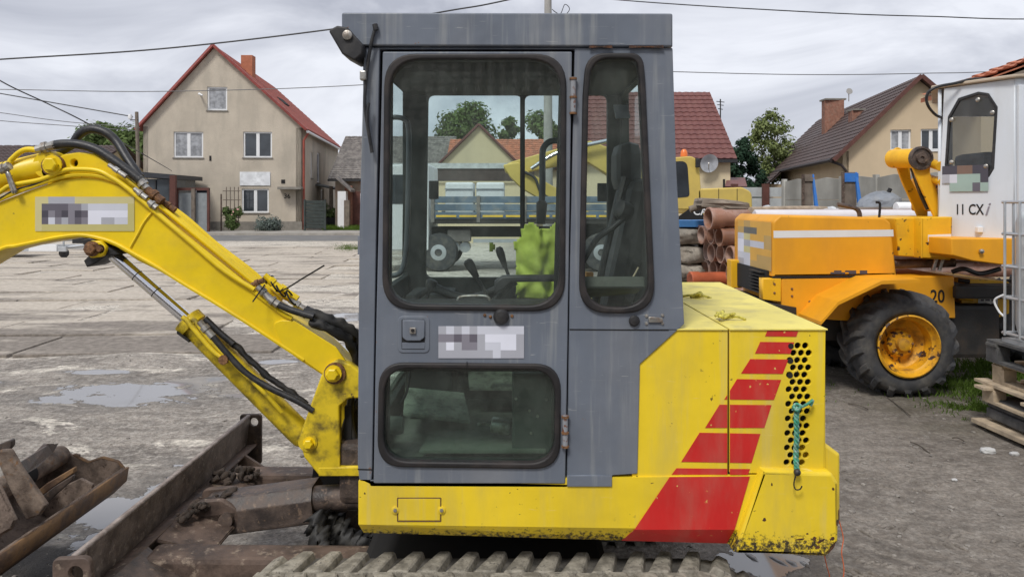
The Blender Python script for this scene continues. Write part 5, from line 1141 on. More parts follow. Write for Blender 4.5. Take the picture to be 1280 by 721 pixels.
# ---- trailer behind the boom
tl = thing('boat_trailer', 'low silver trailer with jockey wheel seen under the boom', 'trailer', (P(40, 322, 24).x, 24, 0)); m_alu = MAT('galvanised', (.50, .52, .54), .4, .5, var=.1)
x_ = lambda p, Y=24: P(p, 0, Y).x
box('side_beam', ((x_(-80) + x_(88)) / 2, 23.8, .30), (x_(88) - x_(-80), .1, .16), m_alu, tl, .01); box('side_beam', ((x_(-80) + x_(88)) / 2, 25.2, .30), (x_(88) - x_(-80), .1, .16), m_alu, tl, .01)
box('deck', ((x_(-80) + x_(28)) / 2, 24.5, .42), (x_(28) - x_(-80), 1.5, .08), m_alu, tl); box('light_board', (x_(60), 23.75, .34), (.9, .06, .22), m_white, tl, .01)
tube('drawbar', [(x_(70), 23.9, .3), (x_(95), 24.4, .38), (x_(125), 24.5, .42)], .05, m_alu, tl, 8, 1); box('coupling', (x_(92), 24.4, .55), (.5, .15, .2), m_black, tl, .03)
turned('jockey_wheel', [(.04, -.05), (.15, -.04), (.16, 0), (.15, .04), (.04, .05)], (x_(80), 24, .16), (0, 1, 0), m_tyre, tl, 18); tube('jockey_stem', [(x_(80), 24, .2), (x_(79), 24, .8)], .03, m_alu, tl, 8, 1)
for p_ in (8, -30): turned('road_wheel', [(.12, -.09), (.28, -.08), (.30, 0), (.28, .08), (.12, .09)], (x_(p_), 23.75, .30), (0, 1, 0), m_tyre, tl, 22)
box('mudguard', (x_(-10), 23.75, .62), (1.8, .24, .05), m_black, tl, .01)
# ================================================================== RIGHT-HAND YARD
def puv(M, px, py):                      # where a measured direction meets a wall's plane, in that wall's (u, v)
    d = Vector(((px - 640) / F, 1, -(py - HOR) / F)); o = Vector((0, 0, EYE)); n = M.to_3x3().col[2]; p0 = M.translation
    t = (p0 - o).dot(n) / d.dot(n); q = M.inverted() @ (o + d * t); return (q.x, q.y)
m_or = MAT('orange_yellow_paint', (.80, .36, .012), .45, var=.07, vs=2.5, dirt=(.48, .22, .03), da=.35, ds=3, streak=True, chip=(.06, .03, .02), ct=.72, cs=16, bump=.12, bs=12)
m_or2 = MAT('chipped_yellow_paint', (.80, .44, .012), .45, var=.08, vs=2.5, dirt=(.4, .2, .03), da=.35, ds=4, chip=(.05, .025, .02), ct=.63, cs=14, bump=.12, bs=12)
m_wht = MAT('white_cab_paint', (.68, .72, .77), .45, var=.04, vs=2, dirt=(.45, .43, .38), da=.35, ds=3, streak=True, chip=(.2, .1, .06), ct=.75, cs=20, bump=.08)
m_oil = MAT('greasy_black', (.02, .019, .018), .6, var=.3, dirt=(.07, .05, .035), da=.6, ds=6, bump=.4)
m_wstripe = MAT('white_stripe', (.72, .73, .72), .5, var=.04)
YL = 6.9
ld = thing('wheel_loader', 'orange yellow wheel loader with white cab parked on the right', 'loader', (P(1080, 0, YL).x, 7.5, 0))
LX = lambda p, Y=YL: P(p, 0, Y).x
hood = extr('engine_hood', rounded(XZ([(966, 277, .06), (975, 269, .04), (1106, 272, .05), (1114, 279, .04), (1121, 344), (966, 346)], YL), .01), YL, 8.1, m_or, ld, .02)
extr('white_stripe', XZ([(967, 288.5), (1116.5, 287), (1117, 295.5), (967, 297.5)], YL), YL - .0015, YL + .0015, m_wstripe, hood)
extr('hood_gap', XZ([(966, 345.2), (1121, 343.4), (1121, 346), (966, 348)], YL), YL - .001, YL + .02, m_gap, hood)
_mx = LX(966) - .004; rows = ['aAaaa', 'AGGaa', 'wyaaA', 'WlwwA', 'Wyaaa', 'wwaAA', 'lwAAA']
ks = sorted({c for r in rows for c in r}); bm = bmesh.new()
for j, r in enumerate(rows):
    for i, c in enumerate(r):
        Ya, Yb = 7.95 - i * .205, 7.95 - (i + 1) * .205; za, zb_ = 1.58 - j * .066, 1.58 - (j + 1) * .066
        f = bm.faces.new([bm.verts.new((_mx, y, z)) for y, z in ((Ya, za), (Yb, za), (Yb, zb_), (Ya, zb_))]); f.material_index = ks.index(c)
bm.normal_update(); bmesh.ops.solidify(bm, geom=bm.faces[:], thickness=.002)
me = bpy.data.meshes.new('end_sticker'); bm.to_mesh(me); bm.free(); link_mesh('end_sticker', me, [dmat(c) for c in ks], hood)
sticker('small_print', ['.kk.kkk.kk', 'kkkk.kk.kk'], 1038, 338, 1084, 342.5, YL - .001, hood)
low = extr('lower_body', rounded(XZ([(977, 348), (1193, 345), (1195, 398), (1160, 398, .05), (1100, 404), (1042, 400), (977, 394)], YL), .01), YL + .004, 8.05, m_or, ld, .01)
extr('frame_post', XZ([(953, 348), (976, 348), (976, 377), (953, 374)], YL), YL - .01, YL + .1, m_or2, ld, .006)
box('grille_back', (LX(966), 7.5, 1.0), (.05, 1.0, .24), m_gap, ld)
for k in range(7): box('louvre', (LX(960), 7.22, .905 + k * .032), (.05, .34, .008), m_oil, ld)
box('end_cap', (LX(966) - .03, 7.99, 1.0), (.12, .16, .3), m_or2, ld, .01)
extr('rear_bumper', XZ([(955, 377), (995, 384), (995, 396), (955, 390)], YL), YL - .02, 8.0, m_oil, ld, .01)
box('belly', ((LX(990) + LX(1230)) / 2, 7.5, .62), (LX(1230) - LX(990), .9, .35), m_oil, ld, .02)
for q in ((990, 361), (990, 370), (1012, 377), (1013, 386), (968, 355), (968, 366)): turned('bolt_head', [(.012, 0), (.010, .008), (0, .009)], P(*q, YL + .003 if q[0] > 977 else YL - .01), (0, -1, 0), m_rustbolt, ld, 8)
# fender: bent plate standing out over the tyre
def strip(name, pts_px, Y0, Y1, th, mat, par):
    a = [P(x, y, Y0) for x, y in pts_px]; bm = bmesh.new(); n = len(a)
    T0 = [bm.verts.new(p) for p in a]; T1 = [bm.verts.new((p.x, Y1, p.z)) for p in a]; B0 = [bm.verts.new((p.x, Y0, p.z - th)) for p in a]; B1 = [bm.verts.new((p.x, Y1, p.z - th)) for p in a]
    for i in range(n - 1):
        for q in ((T0[i], T0[i + 1], T1[i + 1], T1[i]), (B0[i], B1[i], B1[i + 1], B0[i + 1]), (T0[i], B0[i], B0[i + 1], T0[i + 1]), (T1[i], T1[i + 1], B1[i + 1], B1[i])): bm.faces.new(q)
    bm.faces.new((T0[0], T1[0], B1[0], B0[0])); bm.faces.new((T0[-1], B0[-1], B1[-1], T1[-1])); return done(name, bm, mat, par)
strip('fender', [(1026, 402), (1048, 377), (1102, 351), (1150, 349)], 6.42, 6.95, .03, m_or, ld)
q = text('speed_number', '20', .17, front(YL - .0005) @ Matrix.Translation((*XZ([(1172, 371)], YL)[0], 0)), m_gap, low, xs=.8)
# wheels
def wheel(cx, cy, cz, out, par, lugs=True):
    """out = -1: outer side faces the viewer"""
    w_ = .42; r = .455
    prof = [(.275, -w_ / 2 + .03), (.32, -w_ / 2), (.40, -w_ / 2 - .005), (.44, -w_ / 2 + .05), (r, -w_ / 2 + .12), (r + .005, 0), (r, w_ / 2 - .12), (.44, w_ / 2 - .05), (.40, w_ / 2 + .005), (.32, w_ / 2), (.275, w_ / 2 - .03)]
    ty = turned('tyre', prof, (cx, cy, cz), (0, 1, 0), m_tyre, par, 48, 60, True); d = -1 if out < 0 else 1
    rp_ = [(.27, w_ / 2 - .02), (.285, w_ / 2 + .012), (.272, w_ / 2 + .02), (.262, w_ / 2), (.255, w_ / 2 - .03), (.235, w_ / 2 - .05), (.225, w_ / 2 - .16), (.17, w_ / 2 - .20), (.13, w_ / 2 - .20), (.12, w_ / 2 - .14), (.095, w_ / 2 - .12), (.06, w_ / 2 - .12), (.055, w_ / 2 - .07), (.03, w_ / 2 - .06), (.001, w_ / 2 - .06), (.001, w_ / 2 - .22), (.16, w_ / 2 - .23), (.24, w_ / 2 - .2)]
    rim = turned('rim', rp_, (cx, cy, cz), (0, d, 0), m_rim, par, 40, 35, True)
    turned('rim_back', [(0, 0), (.27, 0), (.27, .02), (0, .02)], (cx, cy + .12 * -d, cz), (0, 1, 0), m_oil, par, 24)
    for k in range(8):
        a = 2 * pi * k / 8; turned('wheel_nut', [(.014, 0), (.014, .016), (.008, .022)], (cx + .10 * cos(a), cy + d * (w_ / 2 - .135), cz + .10 * sin(a)), (0, d, 0), m_rustbolt, rim, 6)
    bm = bmesh.new()
    n_ = 17
    if not globals().get('_lugm'):
        bm = bmesh.new(); pts = []
        for s in range(6):
            f = s / 5; y = .0 + f * .215; a = -f * .30; rr = r + .002 if f < .75 else r - (f - .75) * .22; ht = .034 if f < .95 else .02
            wd = .030 + .012 * f; ca = lambda a_, R_: (R_ * cos(a_), y, R_ * sin(a_))
            pts.append([bm.verts.new(ca(a - wd / r, rr - .01)), bm.verts.new(ca(a - wd * .6 / r, rr + ht)), bm.verts.new(ca(a + wd * .6 / r, rr + ht)), bm.verts.new(ca(a + wd / r, rr - .01))])
        for i in range(5):
            for j in range(4): bm.faces.new((pts[i][j], pts[i][(j + 1) % 4], pts[i + 1][(j + 1) % 4], pts[i + 1][j]))
        bm.faces.new(pts[0]); bm.faces.new(pts[-1][::-1]); bmesh.ops.recalc_face_normals(bm, faces=bm.faces)
        m1 = bpy.data.meshes.new('tread_lug'); bm.to_mesh(m1); bm.free(); m1.materials.append(m_tyre); m2 = m1.copy(); m2.transform(Matrix.Diagonal((1, -1, 1, 1))); m2.flip_normals(); globals()['_lugm'] = (m1, m2)
    for s, mm in enumerate(_lugm):
        for k in range(n_):
            o = bpy.data.objects.new('tread_lug', mm); o.location = (cx, cy, cz); o.rotation_euler = (0, 2 * pi * (k + s * .5) / n_ + random.uniform(-.01, .01), 0); place(o, ty)
    return ty
m_rim = MAT('rusty_yellow_rim', (.78, .40, .015), .5, var=.12, vs=6, dirt=(.16, .07, .03), da=.75, ds=9, chip=(.05, .025, .02), ct=.56, cs=22, bump=.3)
wheel(LX(1136, 6.62), 6.83, .475, -1, ld); wheel(LX(1136, 6.62), 8.15, .475, 1, ld); wheel(LX(1136, 6.62) + 2.1, 6.83, .475, -1, ld); wheel(LX(1136, 6.62) + 2.1, 8.15, .475, 1, ld)
# tank block behind the hood, shaft, struts
extr('tank', rounded(XZ([(1117, 273), (1156, 271), (1156, 322), (1122, 320)], YL + .1), .01), YL + .08, 7.9, m_or2, ld, .01)
tk = extr('tank', rounded(XZ([(1152, 272), (1191, 271), (1189, 325), (1152, 323)], YL - .05), .01), YL - .05, 7.8, m_or2, ld, .012)
extr('white_stripe', XZ([(1160, 293.5), (1189, 292.5), (1189, 301), (1160, 302)], YL - .05), YL - .0515, YL - .049, m_wstripe, tk)
tube('lift_shaft', [P(1116, 330, YL + .2), P(1192, 328, YL + .2)], .045, m_rust, ld, 14, 1)
for x_q in (1166, 1174): tube('strut', [P(x_q + 6, 318, YL + .05), P(x_q, 338, YL + .05)], .018, m_steel, ld, 8, 1)
tube('exhaust_pipe', [P(1047, 255.5, YL + .3), P(1060, 258, YL + .3), P(1070, 261, YL + .3), P(1074, 266, YL + .3), P(1075, 275, YL + .3)], .022, m_rust2, ld, 10)
tube('hood_handle', [P(1099, 272, YL + .1), P(1100, 256, YL + .1), P(1098, 253, YL + .1), P(1095, 253, YL + .1)], .012, m_gap, ld, 8)
# lift arm
extr('lift_arm', rounded(XZ([(1113, 190, .12), (1124, 182, .1), (1136, 198), (1139, 224), (1160, 264), (1160, 276), (1150, 276), (1128, 228), (1120, 205)], 7.5), .02), 7.5, 7.53, m_or2, ld, .008)
extr('lift_arm', rounded(XZ([(1134, 196, .1), (1150, 186, .1), (1163, 196, .08), (1163, 216), (1179, 260), (1179, 276), (1170, 276), (1150, 232), (1142, 212)], 7.15), .02), 7.15, 7.18, m_or2, ld, .008)
turned('arm_drum', [(.085, 0), (.095, .02), (.095, .36)], P(1148, 198, 7.16), (-.18, 1, .05), m_or2, ld, 24)
turned('drum_cap', [(.115, 0), (.115, .03), (.095, .035), (.09, .02), (.055, .02), (.05, .045), (.02, .045), (.018, .03), (0, .03)], P(1150, 198, 7.14), (0, -1, 0), m_rust2, ld, 24)
for (a, b, c_) in (((1158, 202), (1176, 208), .045), ((1160, 222), (1178, 228), .035)): tube('cross_strut', [P(*a, 7.3), P(*b, 7.0)], c_, m_or2, ld, 10, 1)
tube('arm_hose', [P(1140, 210, 7.4), P(1150, 240, 7.38), P(1160, 262, 7.35)], .02, m_hose, ld)
turned('arm_joint', [(.05, 0), (.05, .06), (.02, .08)], P(1161, 245, 7.3), (0, -1, 0), m_rust2, ld, 12)
extr('arm_gusset', XZ([(1124, 206), (1140, 200), (1142, 226), (1134, 230)], 7.55), 7.6, 7.62, m_rust2, ld)
extr('arm_gusset', XZ([(1146, 212), (1161, 212), (1163, 240), (1154, 242)], 7.2), 7.26, 7.28, m_rust2, ld)
# white cab
A_, B_ = Vector((4.03, 7.02, 0)), Vector((4.36, 6.60, 0)); aw = math.atan2(B_.y - A_.y, B_.x - A_.x); MC = wallM(A_, aw)
def onC(pts): return [puv(MC, *p[:2]) + tuple(p[2:]) for p in pts]
face = onC([(1180, 111), (1268, 98.5), (1267, 305), (1172, 298)]); CRN = MC @ Vector((face[1][0], 0, 0)); CX, CY, CZ = CRN.x, CRN.y, face[1][1]
wl = rounded(onC([(1181, 207), (1185, 146), (1198, 123), (1223, 115), (1236, 117), (1247, 134), (1242.5, 211), (1236, 222), (1186, 217)]), .02)
cabw = plate('cab_panel', [face, wl], .03, MC, m_wht, ld, .003)
wi_ = rounded(onC([(1184, 205), (1188, 147), (1200, 126), (1223, 118.5), (1234, 120), (1243.5, 135), (1239, 210), (1234, 217), (1188, 213)]), .02)
plate('window_rubber', [wl, wi_], .03, MC, m_black, cabw, .004, .006); plate('window_glass', [wi_], .005, MC, GLASS('loader_glass', (.75, .79, .80), .03, (.5, .5, .5)), cabw, 0, -.01)
for p_ in ((1223, 125), (1241, 141), (1190, 150), (1190, 203), (1233, 208)):
    u_, v_ = puv(MC, *p_); c_ = MC @ Vector((u_, v_, .01)); turned('window_stud', [(.02, 0), (.02, .006), (.01, .012)], c_, MC.to_3x3().col[2], m_steel, cabw, 12)
# the other cab walls: right of the corner, back, roof
plate('cab_panel', [[(0, 1.4), (1.25, 1.4), (1.25, CZ + .05), (0, CZ)], [(.3, 1.9), (1.1, 1.9), (1.1, 2.6), (.3, 2.6)]], .03, wallM((CX + .002, CY, 0), 0), m_wht, ld, .003)
plate('window_glass', [[(.3, 1.9), (1.1, 1.9), (1.1, 2.6), (.3, 2.6)]], .005, wallM((CX + .002, CY, 0), 0), m_pane, cabw, 0, -.01)
box('door_edge', (CX + .04, CY - .02, 2.12), (.05, .03, 1.35), m_wht, ld, .006); box('cab_panel', (5.66, 7.3, 2.2), (.03, 1.4, 1.55), m_wht, ld)
plate('cab_panel', [[(0, 1.42), (1.0, 1.42), (1.0, 2.95), (0, 2.85)], [(.1, 1.75), (.85, 1.75), (.85, 2.7), (.1, 2.7)]], .03, wallM((4.68, 8.02, 0), 0), m_wht, ld)
Ml = wallM((4.66, 8.05, 0), math.atan2(7.02 - 8.05, 4.045 - 4.66))
plate('cab_panel', [[(0, 1.42), (1.2, 1.42), (1.2, 2.84), (0, 2.84)], [(.15, 1.75), (1.05, 1.75), (1.05, 2.68), (.15, 2.68)]], .03, Ml, m_wht, ld)
prism('cab_roof', [(3.99, 7.04, 2.845), (CX - .03, CY - .05, CZ + .002), (5.72, CY - .05, CZ + .06), (5.72, 8.1, 2.95), (4.60, 8.1, 2.845)], (0, 0, .03), MAT('beige_roof_edge', (.45, .37, .28), .7, var=.15), ld, .008)
box('cab_seat', (4.75, 7.3, 1.85), (.5, .5, .8), m_oil, ld, .06); box('cab_dash', (4.3, 7.5, 1.85), (.25, .5, .35), m_or, ld, .03)
extr('cab_base', rounded(XZ([(1189, 298), (1276, 298), (1276, 334), (1215, 326), (1190, 319)], CY - .02), .01), CY - .02, 8.0, m_or, ld, .01)
box('door_latch', MC @ Vector((*puv(MC, 1225, 287), .02)), (.05, .04, .05), m_white, ld, .006); turned('latch_knob', [(.02, 0), (.02, .02), (0, .03)], P(1226, 314, CY - .03), (0, -1, 0), m_steel, ld, 10)
u_, v_ = puv(MC, 1211.5, 262.5); q = text('cab_lettering', '11 CX', .135, MC @ Matrix.Translation((u_, v_, .003)), m_gap, cabw, xs=.66)
u_, v_ = puv(MC, 1233, 262); text('cab_lettering', 'i', .17, MC @ Matrix.Translation((u_, v_, .003)), dmat('m'), cabw, shear=.35, xs=.8)
st_uv = [puv(MC, 1178.5, 208), puv(MC, 1236, 239)]; bm = bmesh.new(); rows = ['kknnkk', 'lwgggk', '.gggdg']; ks = sorted({c for r in rows for c in r if c != '.'})
for j, r in enumerate(rows):
    for i, c in enumerate(r):
        if c == '.': continue
        (ua, va), (ub, vb) = st_uv; qs_ = [MC @ Vector((ua + (ub - ua) * (i + a) / 6, va + (vb - va) * (j + b) / 3, .012)) for a, b in ((0, 0), (1, 0), (1, 1), (0, 1))]
        f = bm.faces.new([bm.verts.new(p) for p in qs_]); f.material_index = ks.index(c)
bm.normal_update(); bmesh.ops.solidify(bm, geom=bm.faces[:], thickness=.002)
me = bpy.data.meshes.new('window_sticker'); bm.to_mesh(me); bm.free(); link_mesh('window_sticker', me, [dmat(c) for c in ks], cabw)
tube('looped_hose', [P(1180, 148, 7.0), P(1170, 144, 6.95), P(1161, 134, 6.9), P(1158, 123, 6.88), P(1162, 114, 6.86), P(1174, 108, 6.84), P(1195, 104, 6.82), P(1215, 99, 6.8), P(1232, 99, 6.78)], .013, m_hose, ld, 10)
# chassis between the wheels
box('articulation', (LX(1222), 7.35, .55), (.5, .8, .5), m_oil, ld, .04); box('axle', (LX(1136, 6.7), 7.5, .45), (.25, 1.1, .25), m_oil, ld, .05)
extr('front_frame', rounded(XZ([(1205, 348), (1262, 352), (1262, 392), (1236, 402), (1200, 388)], 7.1), .02), 7.1, 7.9, m_or2, ld, .01)
extr('warning_label', XZ([(1223, 368), (1247, 374), (1246, 391), (1222, 385)], 7.1), 7.095, 7.1, m_wstripe, ld)
for k in range(3): sticker('label_print', ['kk.kkk.kk'], 1226, 374 + k * 5, 1243, 376.2 + k * 5, 7.0935, ld)
for k in range(4): tube('valve_pipe', [P(1198, 350 + k * 11, 7.05), P(1212 + k * 2, 352 + k * 11, 7.02)], .02, (m_oil, m_rust2, m_or2, m_oil)[k], ld, 8)
tube('frame_hose', [P(1190, 340, 7.0), P(1205, 336, 6.95), P(1225, 342, 7.0), P(1250, 336, 7.0)], .022, m_hose, ld)
box('counter_beam', (LX(1238), 7.3, .93), (.7, .9, .12), m_oil, ld, .02)
# ---- terracotta pipe pile
m_pipe = MAT('terracotta_plastic', (.31, .155, .10), .24, var=.22, vs=3.5, dirt=(.58, .47, .42), da=.75, ds=2.5, bump=.05, spec=.6)  # the pale film paints a whitish sky gloss into the pipe colour
def pipe_mesh(r, L):
    bm = bmesh.new(); m = Matrix.Rotation(R(90), 4, 'Y'); b = r * 1.17
    lathe(bm, [(b * .90, 0), (b * 1.03, 0), (b * 1.06, .02), (b * 1.0, .05), (b, .17), (r, .21), (r, L), (r * .9, L), (r * .9, .2), (b * .90, .16)], m, 26, True)
    bmesh.ops.recalc_face_normals(bm, faces=bm.faces); me = bpy.data.meshes.new('pipe'); bm.to_mesh(me); bm.free(); me.materials.append(m_pipe)
    for p in me.polygons: p.use_smooth = True
    me.set_sharp_from_angle(angle=R(40)); return me
pm1, pm2 = pipe_mesh(.102, 4.2), pipe_mesh(.12, 4.6)
PA = R(9); ROWS = [('top', 1.565, [9.50], pm2), ('second', 1.335, [9.50, 9.76, 10.02, 10.28], pm1), ('third', 1.10, [9.38, 9.64, 9.90, 10.16, 10.42], pm1), ('fourth', .855, [9.50, 9.76, 10.02, 10.28, 10.54], pm1), ('fifth', .61, [9.38, 9.64, 9.90, 10.16], pm1), ('sixth', .36, [9.50, 9.76, 10.02, 10.28], pm1), ('bottom', .125, [9.38, 9.64, 9.90, 10.16, 10.42], pm1)]
ORD = ['nearest', 'second nearest', 'middle', 'second farthest', 'farthest']
for rn, z, Ys, pm in ROWS:
    x0_ = {'top': 2.52, 'second': 2.66, 'third': 2.76, 'fourth': 2.80}.get(rn, 2.8)
    for k, Y_ in enumerate(Ys):
        o = bpy.data.objects.new('clay_pipe', pm); j = random.uniform(-.05, .03) if k else 0
        o.location = (x0_ + j - k * .03, Y_, z + random.uniform(-.008, .008)); o.rotation_euler = (random.uniform(0, 6), 0, PA); place(o, None)
        w_ = ORD[k] if len(Ys) == 5 else ['nearest', 'second nearest', 'second farthest', 'farthest'][k] if len(Ys) == 4 else 'single'
        tag(o, '%s terracotta drain pipe in the %s row of the pipe pile' % (w_, rn), 'pipe', 'terracotta pipes in the pile')
# timbers that carry the pile
for k, xx in enumerate((3.4, 5.9)):
    tag(box('bearer', (xx, 10, .0), (.12, 1.6, .03), m_wood), ('left' if k == 0 else 'right') + ' flat timber bearer under the terracotta pipe pile', 'timber', 'timbers under the pipe pile')
tag(turned('short_pipe', [(.09, 0), (.10, .01), (.10, .12), (.09, .14), (.09, .5), (.08, .5), (.08, .14), (.09, 0)], P(862, 349, 9.6), (1, .2, 0), MAT('new_red_pipe', (.5, .13, .06), .35), None, 20), 'short bright red pipe end lying left at the foot of the pile', 'pipe')
# stacked rough stones left of the pipes
m_stone = RUST('rough_stone', (.20, .18, .15), (.42, .38, .32), (.12, .11, .10), s=5, rough=.95, bump=.8)
def stone(name, c, s, seed, label, mat=m_stone, cat='stone', grp='rough stones stacked beside the pipes', rz=0):
    bm = bmesh.new(); bmesh.ops.create_icosphere(bm, subdivisions=4, radius=1)
    for v in bm.verts:
        p = v.co.copy(); q = Vector([math.copysign(abs(a) ** .45, a) for a in p]); q.normalize(); mlen = max(abs(p.x), abs(p.y), abs(p.z)); v.co = p / mlen * (.75 + .25 * mlen)
        v.co = v.co.lerp(p, .45); v.co += Vector((1, 1, 1)) * (noise.noise(p * 1.6 + Vector((seed, 0, 0))) * .16 + noise.noise(p * 5 + Vector((seed, 0, 0))) * .06)
        v.co = Vector((v.co.x * s[0], v.co.y * s[1], v.co.z * s[2]))
    o = done(name, bm, mat, None, True, M=Matrix.Translation(c) @ Matrix.Rotation(rz, 4, 'Z')); return tag(o, label, cat, grp)
names_ = ['topmost', 'second', 'third', 'fourth', 'fifth', 'lowest']
for k in range(6):
    stone('rough_stone', (2.34 + .05 * (k % 2), 10.6, 1.32 - k * .25 - .03), (.42, .36, .135), k, '%s rough stone of the stack between cab and pipes' % names_[k])
tag(box('blue_board', (2.3, 10.55, 1.475), (.95, .5, .09), MAT('blue_board', (.05, .18, .42), .6)), 'blue board lying on the rough stones under the yellow digger', 'board')
m_slabb = MAT('brown_torn_slab', (.24, .20, .16), .95, var=.3, vs=6, dirt=(.1, .085, .07), da=.7, ds=12, bump=1, bs=30)
bm = bmesh.new(); add_box(bm, (0, 0, 0), (.62, .5, .10), None, .02); bmesh.ops.subdivide_edges(bm, edges=bm.edges[:], cuts=4)
for v in bm.verts: v.co += Vector((1, 1, 1)) * noise.noise(v.co * 9) * .035
tag(done('broken_slab', bm, m_slabb, None, False, M=Matrix.Translation((2.80, 9.9, 1.745)) @ Matrix.Rotation(R(5), 4, 'Y')), 'broken brown slab lying on top of the pipe pile', 'slab')
tag(tube('torn_pipe', [P(862, 262, 10.0), P(880, 257, 10.0), P(900, 257.5, 10.1), P(925, 259, 10.3)], .045, m_slabb, None, 10), 'earth crusted timber end poking out left over the pipes', 'timber')
# plastic sheeting and timbers on the pile
m_plas = MAT('white_plastic_film', (.60, .62, .64), .25, var=.2, vs=9, dirt=(.3, .3, .3), da=.4, ds=7, bump=.8, bs=14, bd=.03)
bm = bmesh.new(); g = [[None] * 30 for _ in range(12)]
for j in range(12):
    for i in range(30):
        x, y = 3.25 + i * .042, 9.9 + j * .06; g[j][i] = bm.verts.new((x, y, 1.70 + noise.noise(Vector((x * 7, y * 7, 0))) * .06 + noise.noise(Vector((x * 17, y * 17, 5))) * .03 - .05 * abs(j - 5.5) / 6))
for j in range(11):
    for i in range(29): bm.faces.new((g[j][i], g[j][i + 1], g[j + 1][i + 1], g[j + 1][i]))
tag(done('plastic_sheet', bm, m_plas, None, True), 'crumpled white plastic sheet lying on top of the pipes', 'plastic sheet')
tag(tube('timber_log', [P(938, 263, 9.5), P(1000, 261.5, 9.9), P(1032, 262, 10.1)], .045, MAT('peeled_log', (.38, .30, .22), .85, var=.25, vs=8), None, 10), 'peeled timber log on the pile behind the loader hood', 'log')
tag(tube('timber_log', [P(1025, 262.5, 10.5), P(1110, 262, 10.9), P(1120, 262, 11)], .04, m_wood, None, 10), 'grey timber log on the pile behind the exhaust pipe', 'log')
tag(turned('plastic_pipe', [(.085, 0), (.095, .01), (.09, 5.2), (.08, 5.2), (.08, .01)], (2.95, 9.0, 1.585), (1, .06, 0), MAT('pale_plastic_pipe', (.72, .70, .72), .35, var=.05), None, 20), 'long white plastic pipe lying over the pile behind the hood', 'pipe')
tag(turned('plastic_pipe', [(.07, 0), (.075, .01), (.075, 1.6), (.06, 1.6), (.06, .01)], (5.4, 10.4, 1.70), (1, .1, 0), MAT('white_pipe', (.78, .8, .82), .3), None, 20), 'white plastic pipe end below the lift arm', 'pipe')
# ---- concrete panel fence
cf = thing('concrete_fence', 'grey concrete panel fence between the yard and the brown roofed house', 'fence', (9.6, 21.5, 0))
a_ = Vector((8.9, 24.2, 0)); dv = Vector((1.5, -5, 0)).normalized(); fa = math.atan2(dv.y, dv.x)
for k in range(7):
    b_ = a_ + dv * 1.32 * k; Mf_ = wallM(b_, fa)
    for j in range(4): plate('panel', [[(.07, .05 + j * .61), (1.25, .05 + j * .61), (1.25, .05 + (j + 1) * .61 - .012), (.66, .05 + (j + 1) * .61 + (.06 if j == 3 else -.012)), (.07, .05 + (j + 1) * .61 - .012)]], .05, Mf_, m_conc, cf, .004)
    plate('post', [[(-.06, 0), (.06, 0), (.06, 2.56), (-.06, 2.56)]], .14, Mf_, m_conc, cf, .006, .05)
bf = thing('board_fence', 'pale grey board fence with a brown post left of the concrete fence', 'fence', (P(950, 0, 25).x, 25, 0))
for j in range(6): box('board', ((P(915, 0, 25).x + P(984, 0, 25).x) / 2, 25, .35 + j * .36), (P(984, 0, 25).x - P(915, 0, 25).x, .04, .32), MAT('pale_boards', (.42, .44, .44), .8, var=.1) if j == 0 else bpy.data.materials['pale_boards'], bf)
for p_ in (957, 918): box('post', (P(p_, 0, 24.9).x, 24.9, 1.2), (.22, .12, 2.45), m_brown, bf)
m_blue = MAT('blue_paint', (.03, .17, .55), .5, var=.1, dirt=(.1, .2, .3), da=.4, ds=5)
for k, (x0, x1, yt, lb) in enumerate(((1003, 1020, 218, 'smaller blue edged formwork board leaning on the concrete fence, left one'), (1053, 1075, 215.5, 'larger blue edged formwork board leaning on the concrete fence, right one'))):
    Y_ = 17.0; fb = thing('formwork_board', lb, 'board', (P((x0 + x1) / 2, 0, Y_).x, Y_, 0), 0, 'formwork boards on the fence')
    t_ = P(x0, yt, Y_); b_ = P(x1, yt, Y_); w_ = b_.x - t_.x; ang_ = R(10)
    box('board', ((t_.x + b_.x) / 2 - .04, Y_, t_.z / 2), (w_ * .72, .05, t_.z), m_wood, fb); prism('blue_edge', [(t_.x + w_ * .70, Y_ - .04, t_.z), (t_.x + w_ * .80, Y_ - .04, t_.z), (b_.x + .08, Y_ - .5, 0), (t_.x + w_ * .70, Y_ - .5, 0)], (0, .06, 0), m_blue, fb, 0)
    box('blue_cap', ((t_.x + b_.x) / 2 - .02, Y_ - .03, t_.z - .12), (w_ * .8, .06, .20 if k else .08), m_blue if k else m_wood, fb)
    box('rust_edge', (t_.x, Y_ - .03, t_.z / 2), (.05, .06, t_.z), m_rust, fb)
bm = bmesh.new(); c_ = P(1098, 256, 12.5); bmesh.ops.create_icosphere(bm, subdivisions=3, radius=1)
for v in bm.verts: v.co = Vector((v.co.x * .36, v.co.y * .3, v.co.z * .22 + v.co.x * .06)) + Vector((1, 1, 1)) * noise.noise(v.co * 2.5) * .06 + c_
sc_ = done('rubble_sack', bm, MAT('grey_sack', (.22, .24, .27), .7, var=.2, dirt=(.35, .35, .34), da=.5), None, False); tag(sc_, 'grey sack with a dark handle poking up behind the loader hood', 'sack')
tube('handle', [c_ + Vector((.12, 0, .12)), P(1113, 236, 12.5)], .035, m_gap, sc_, 8, 1)
tag(box('stone_block', (c_.x, 12.6, .75), (2.2, .8, 1.5), m_stone, None, .1), 'stone block carrying the grey sack behind the pipe pile', 'stone block')
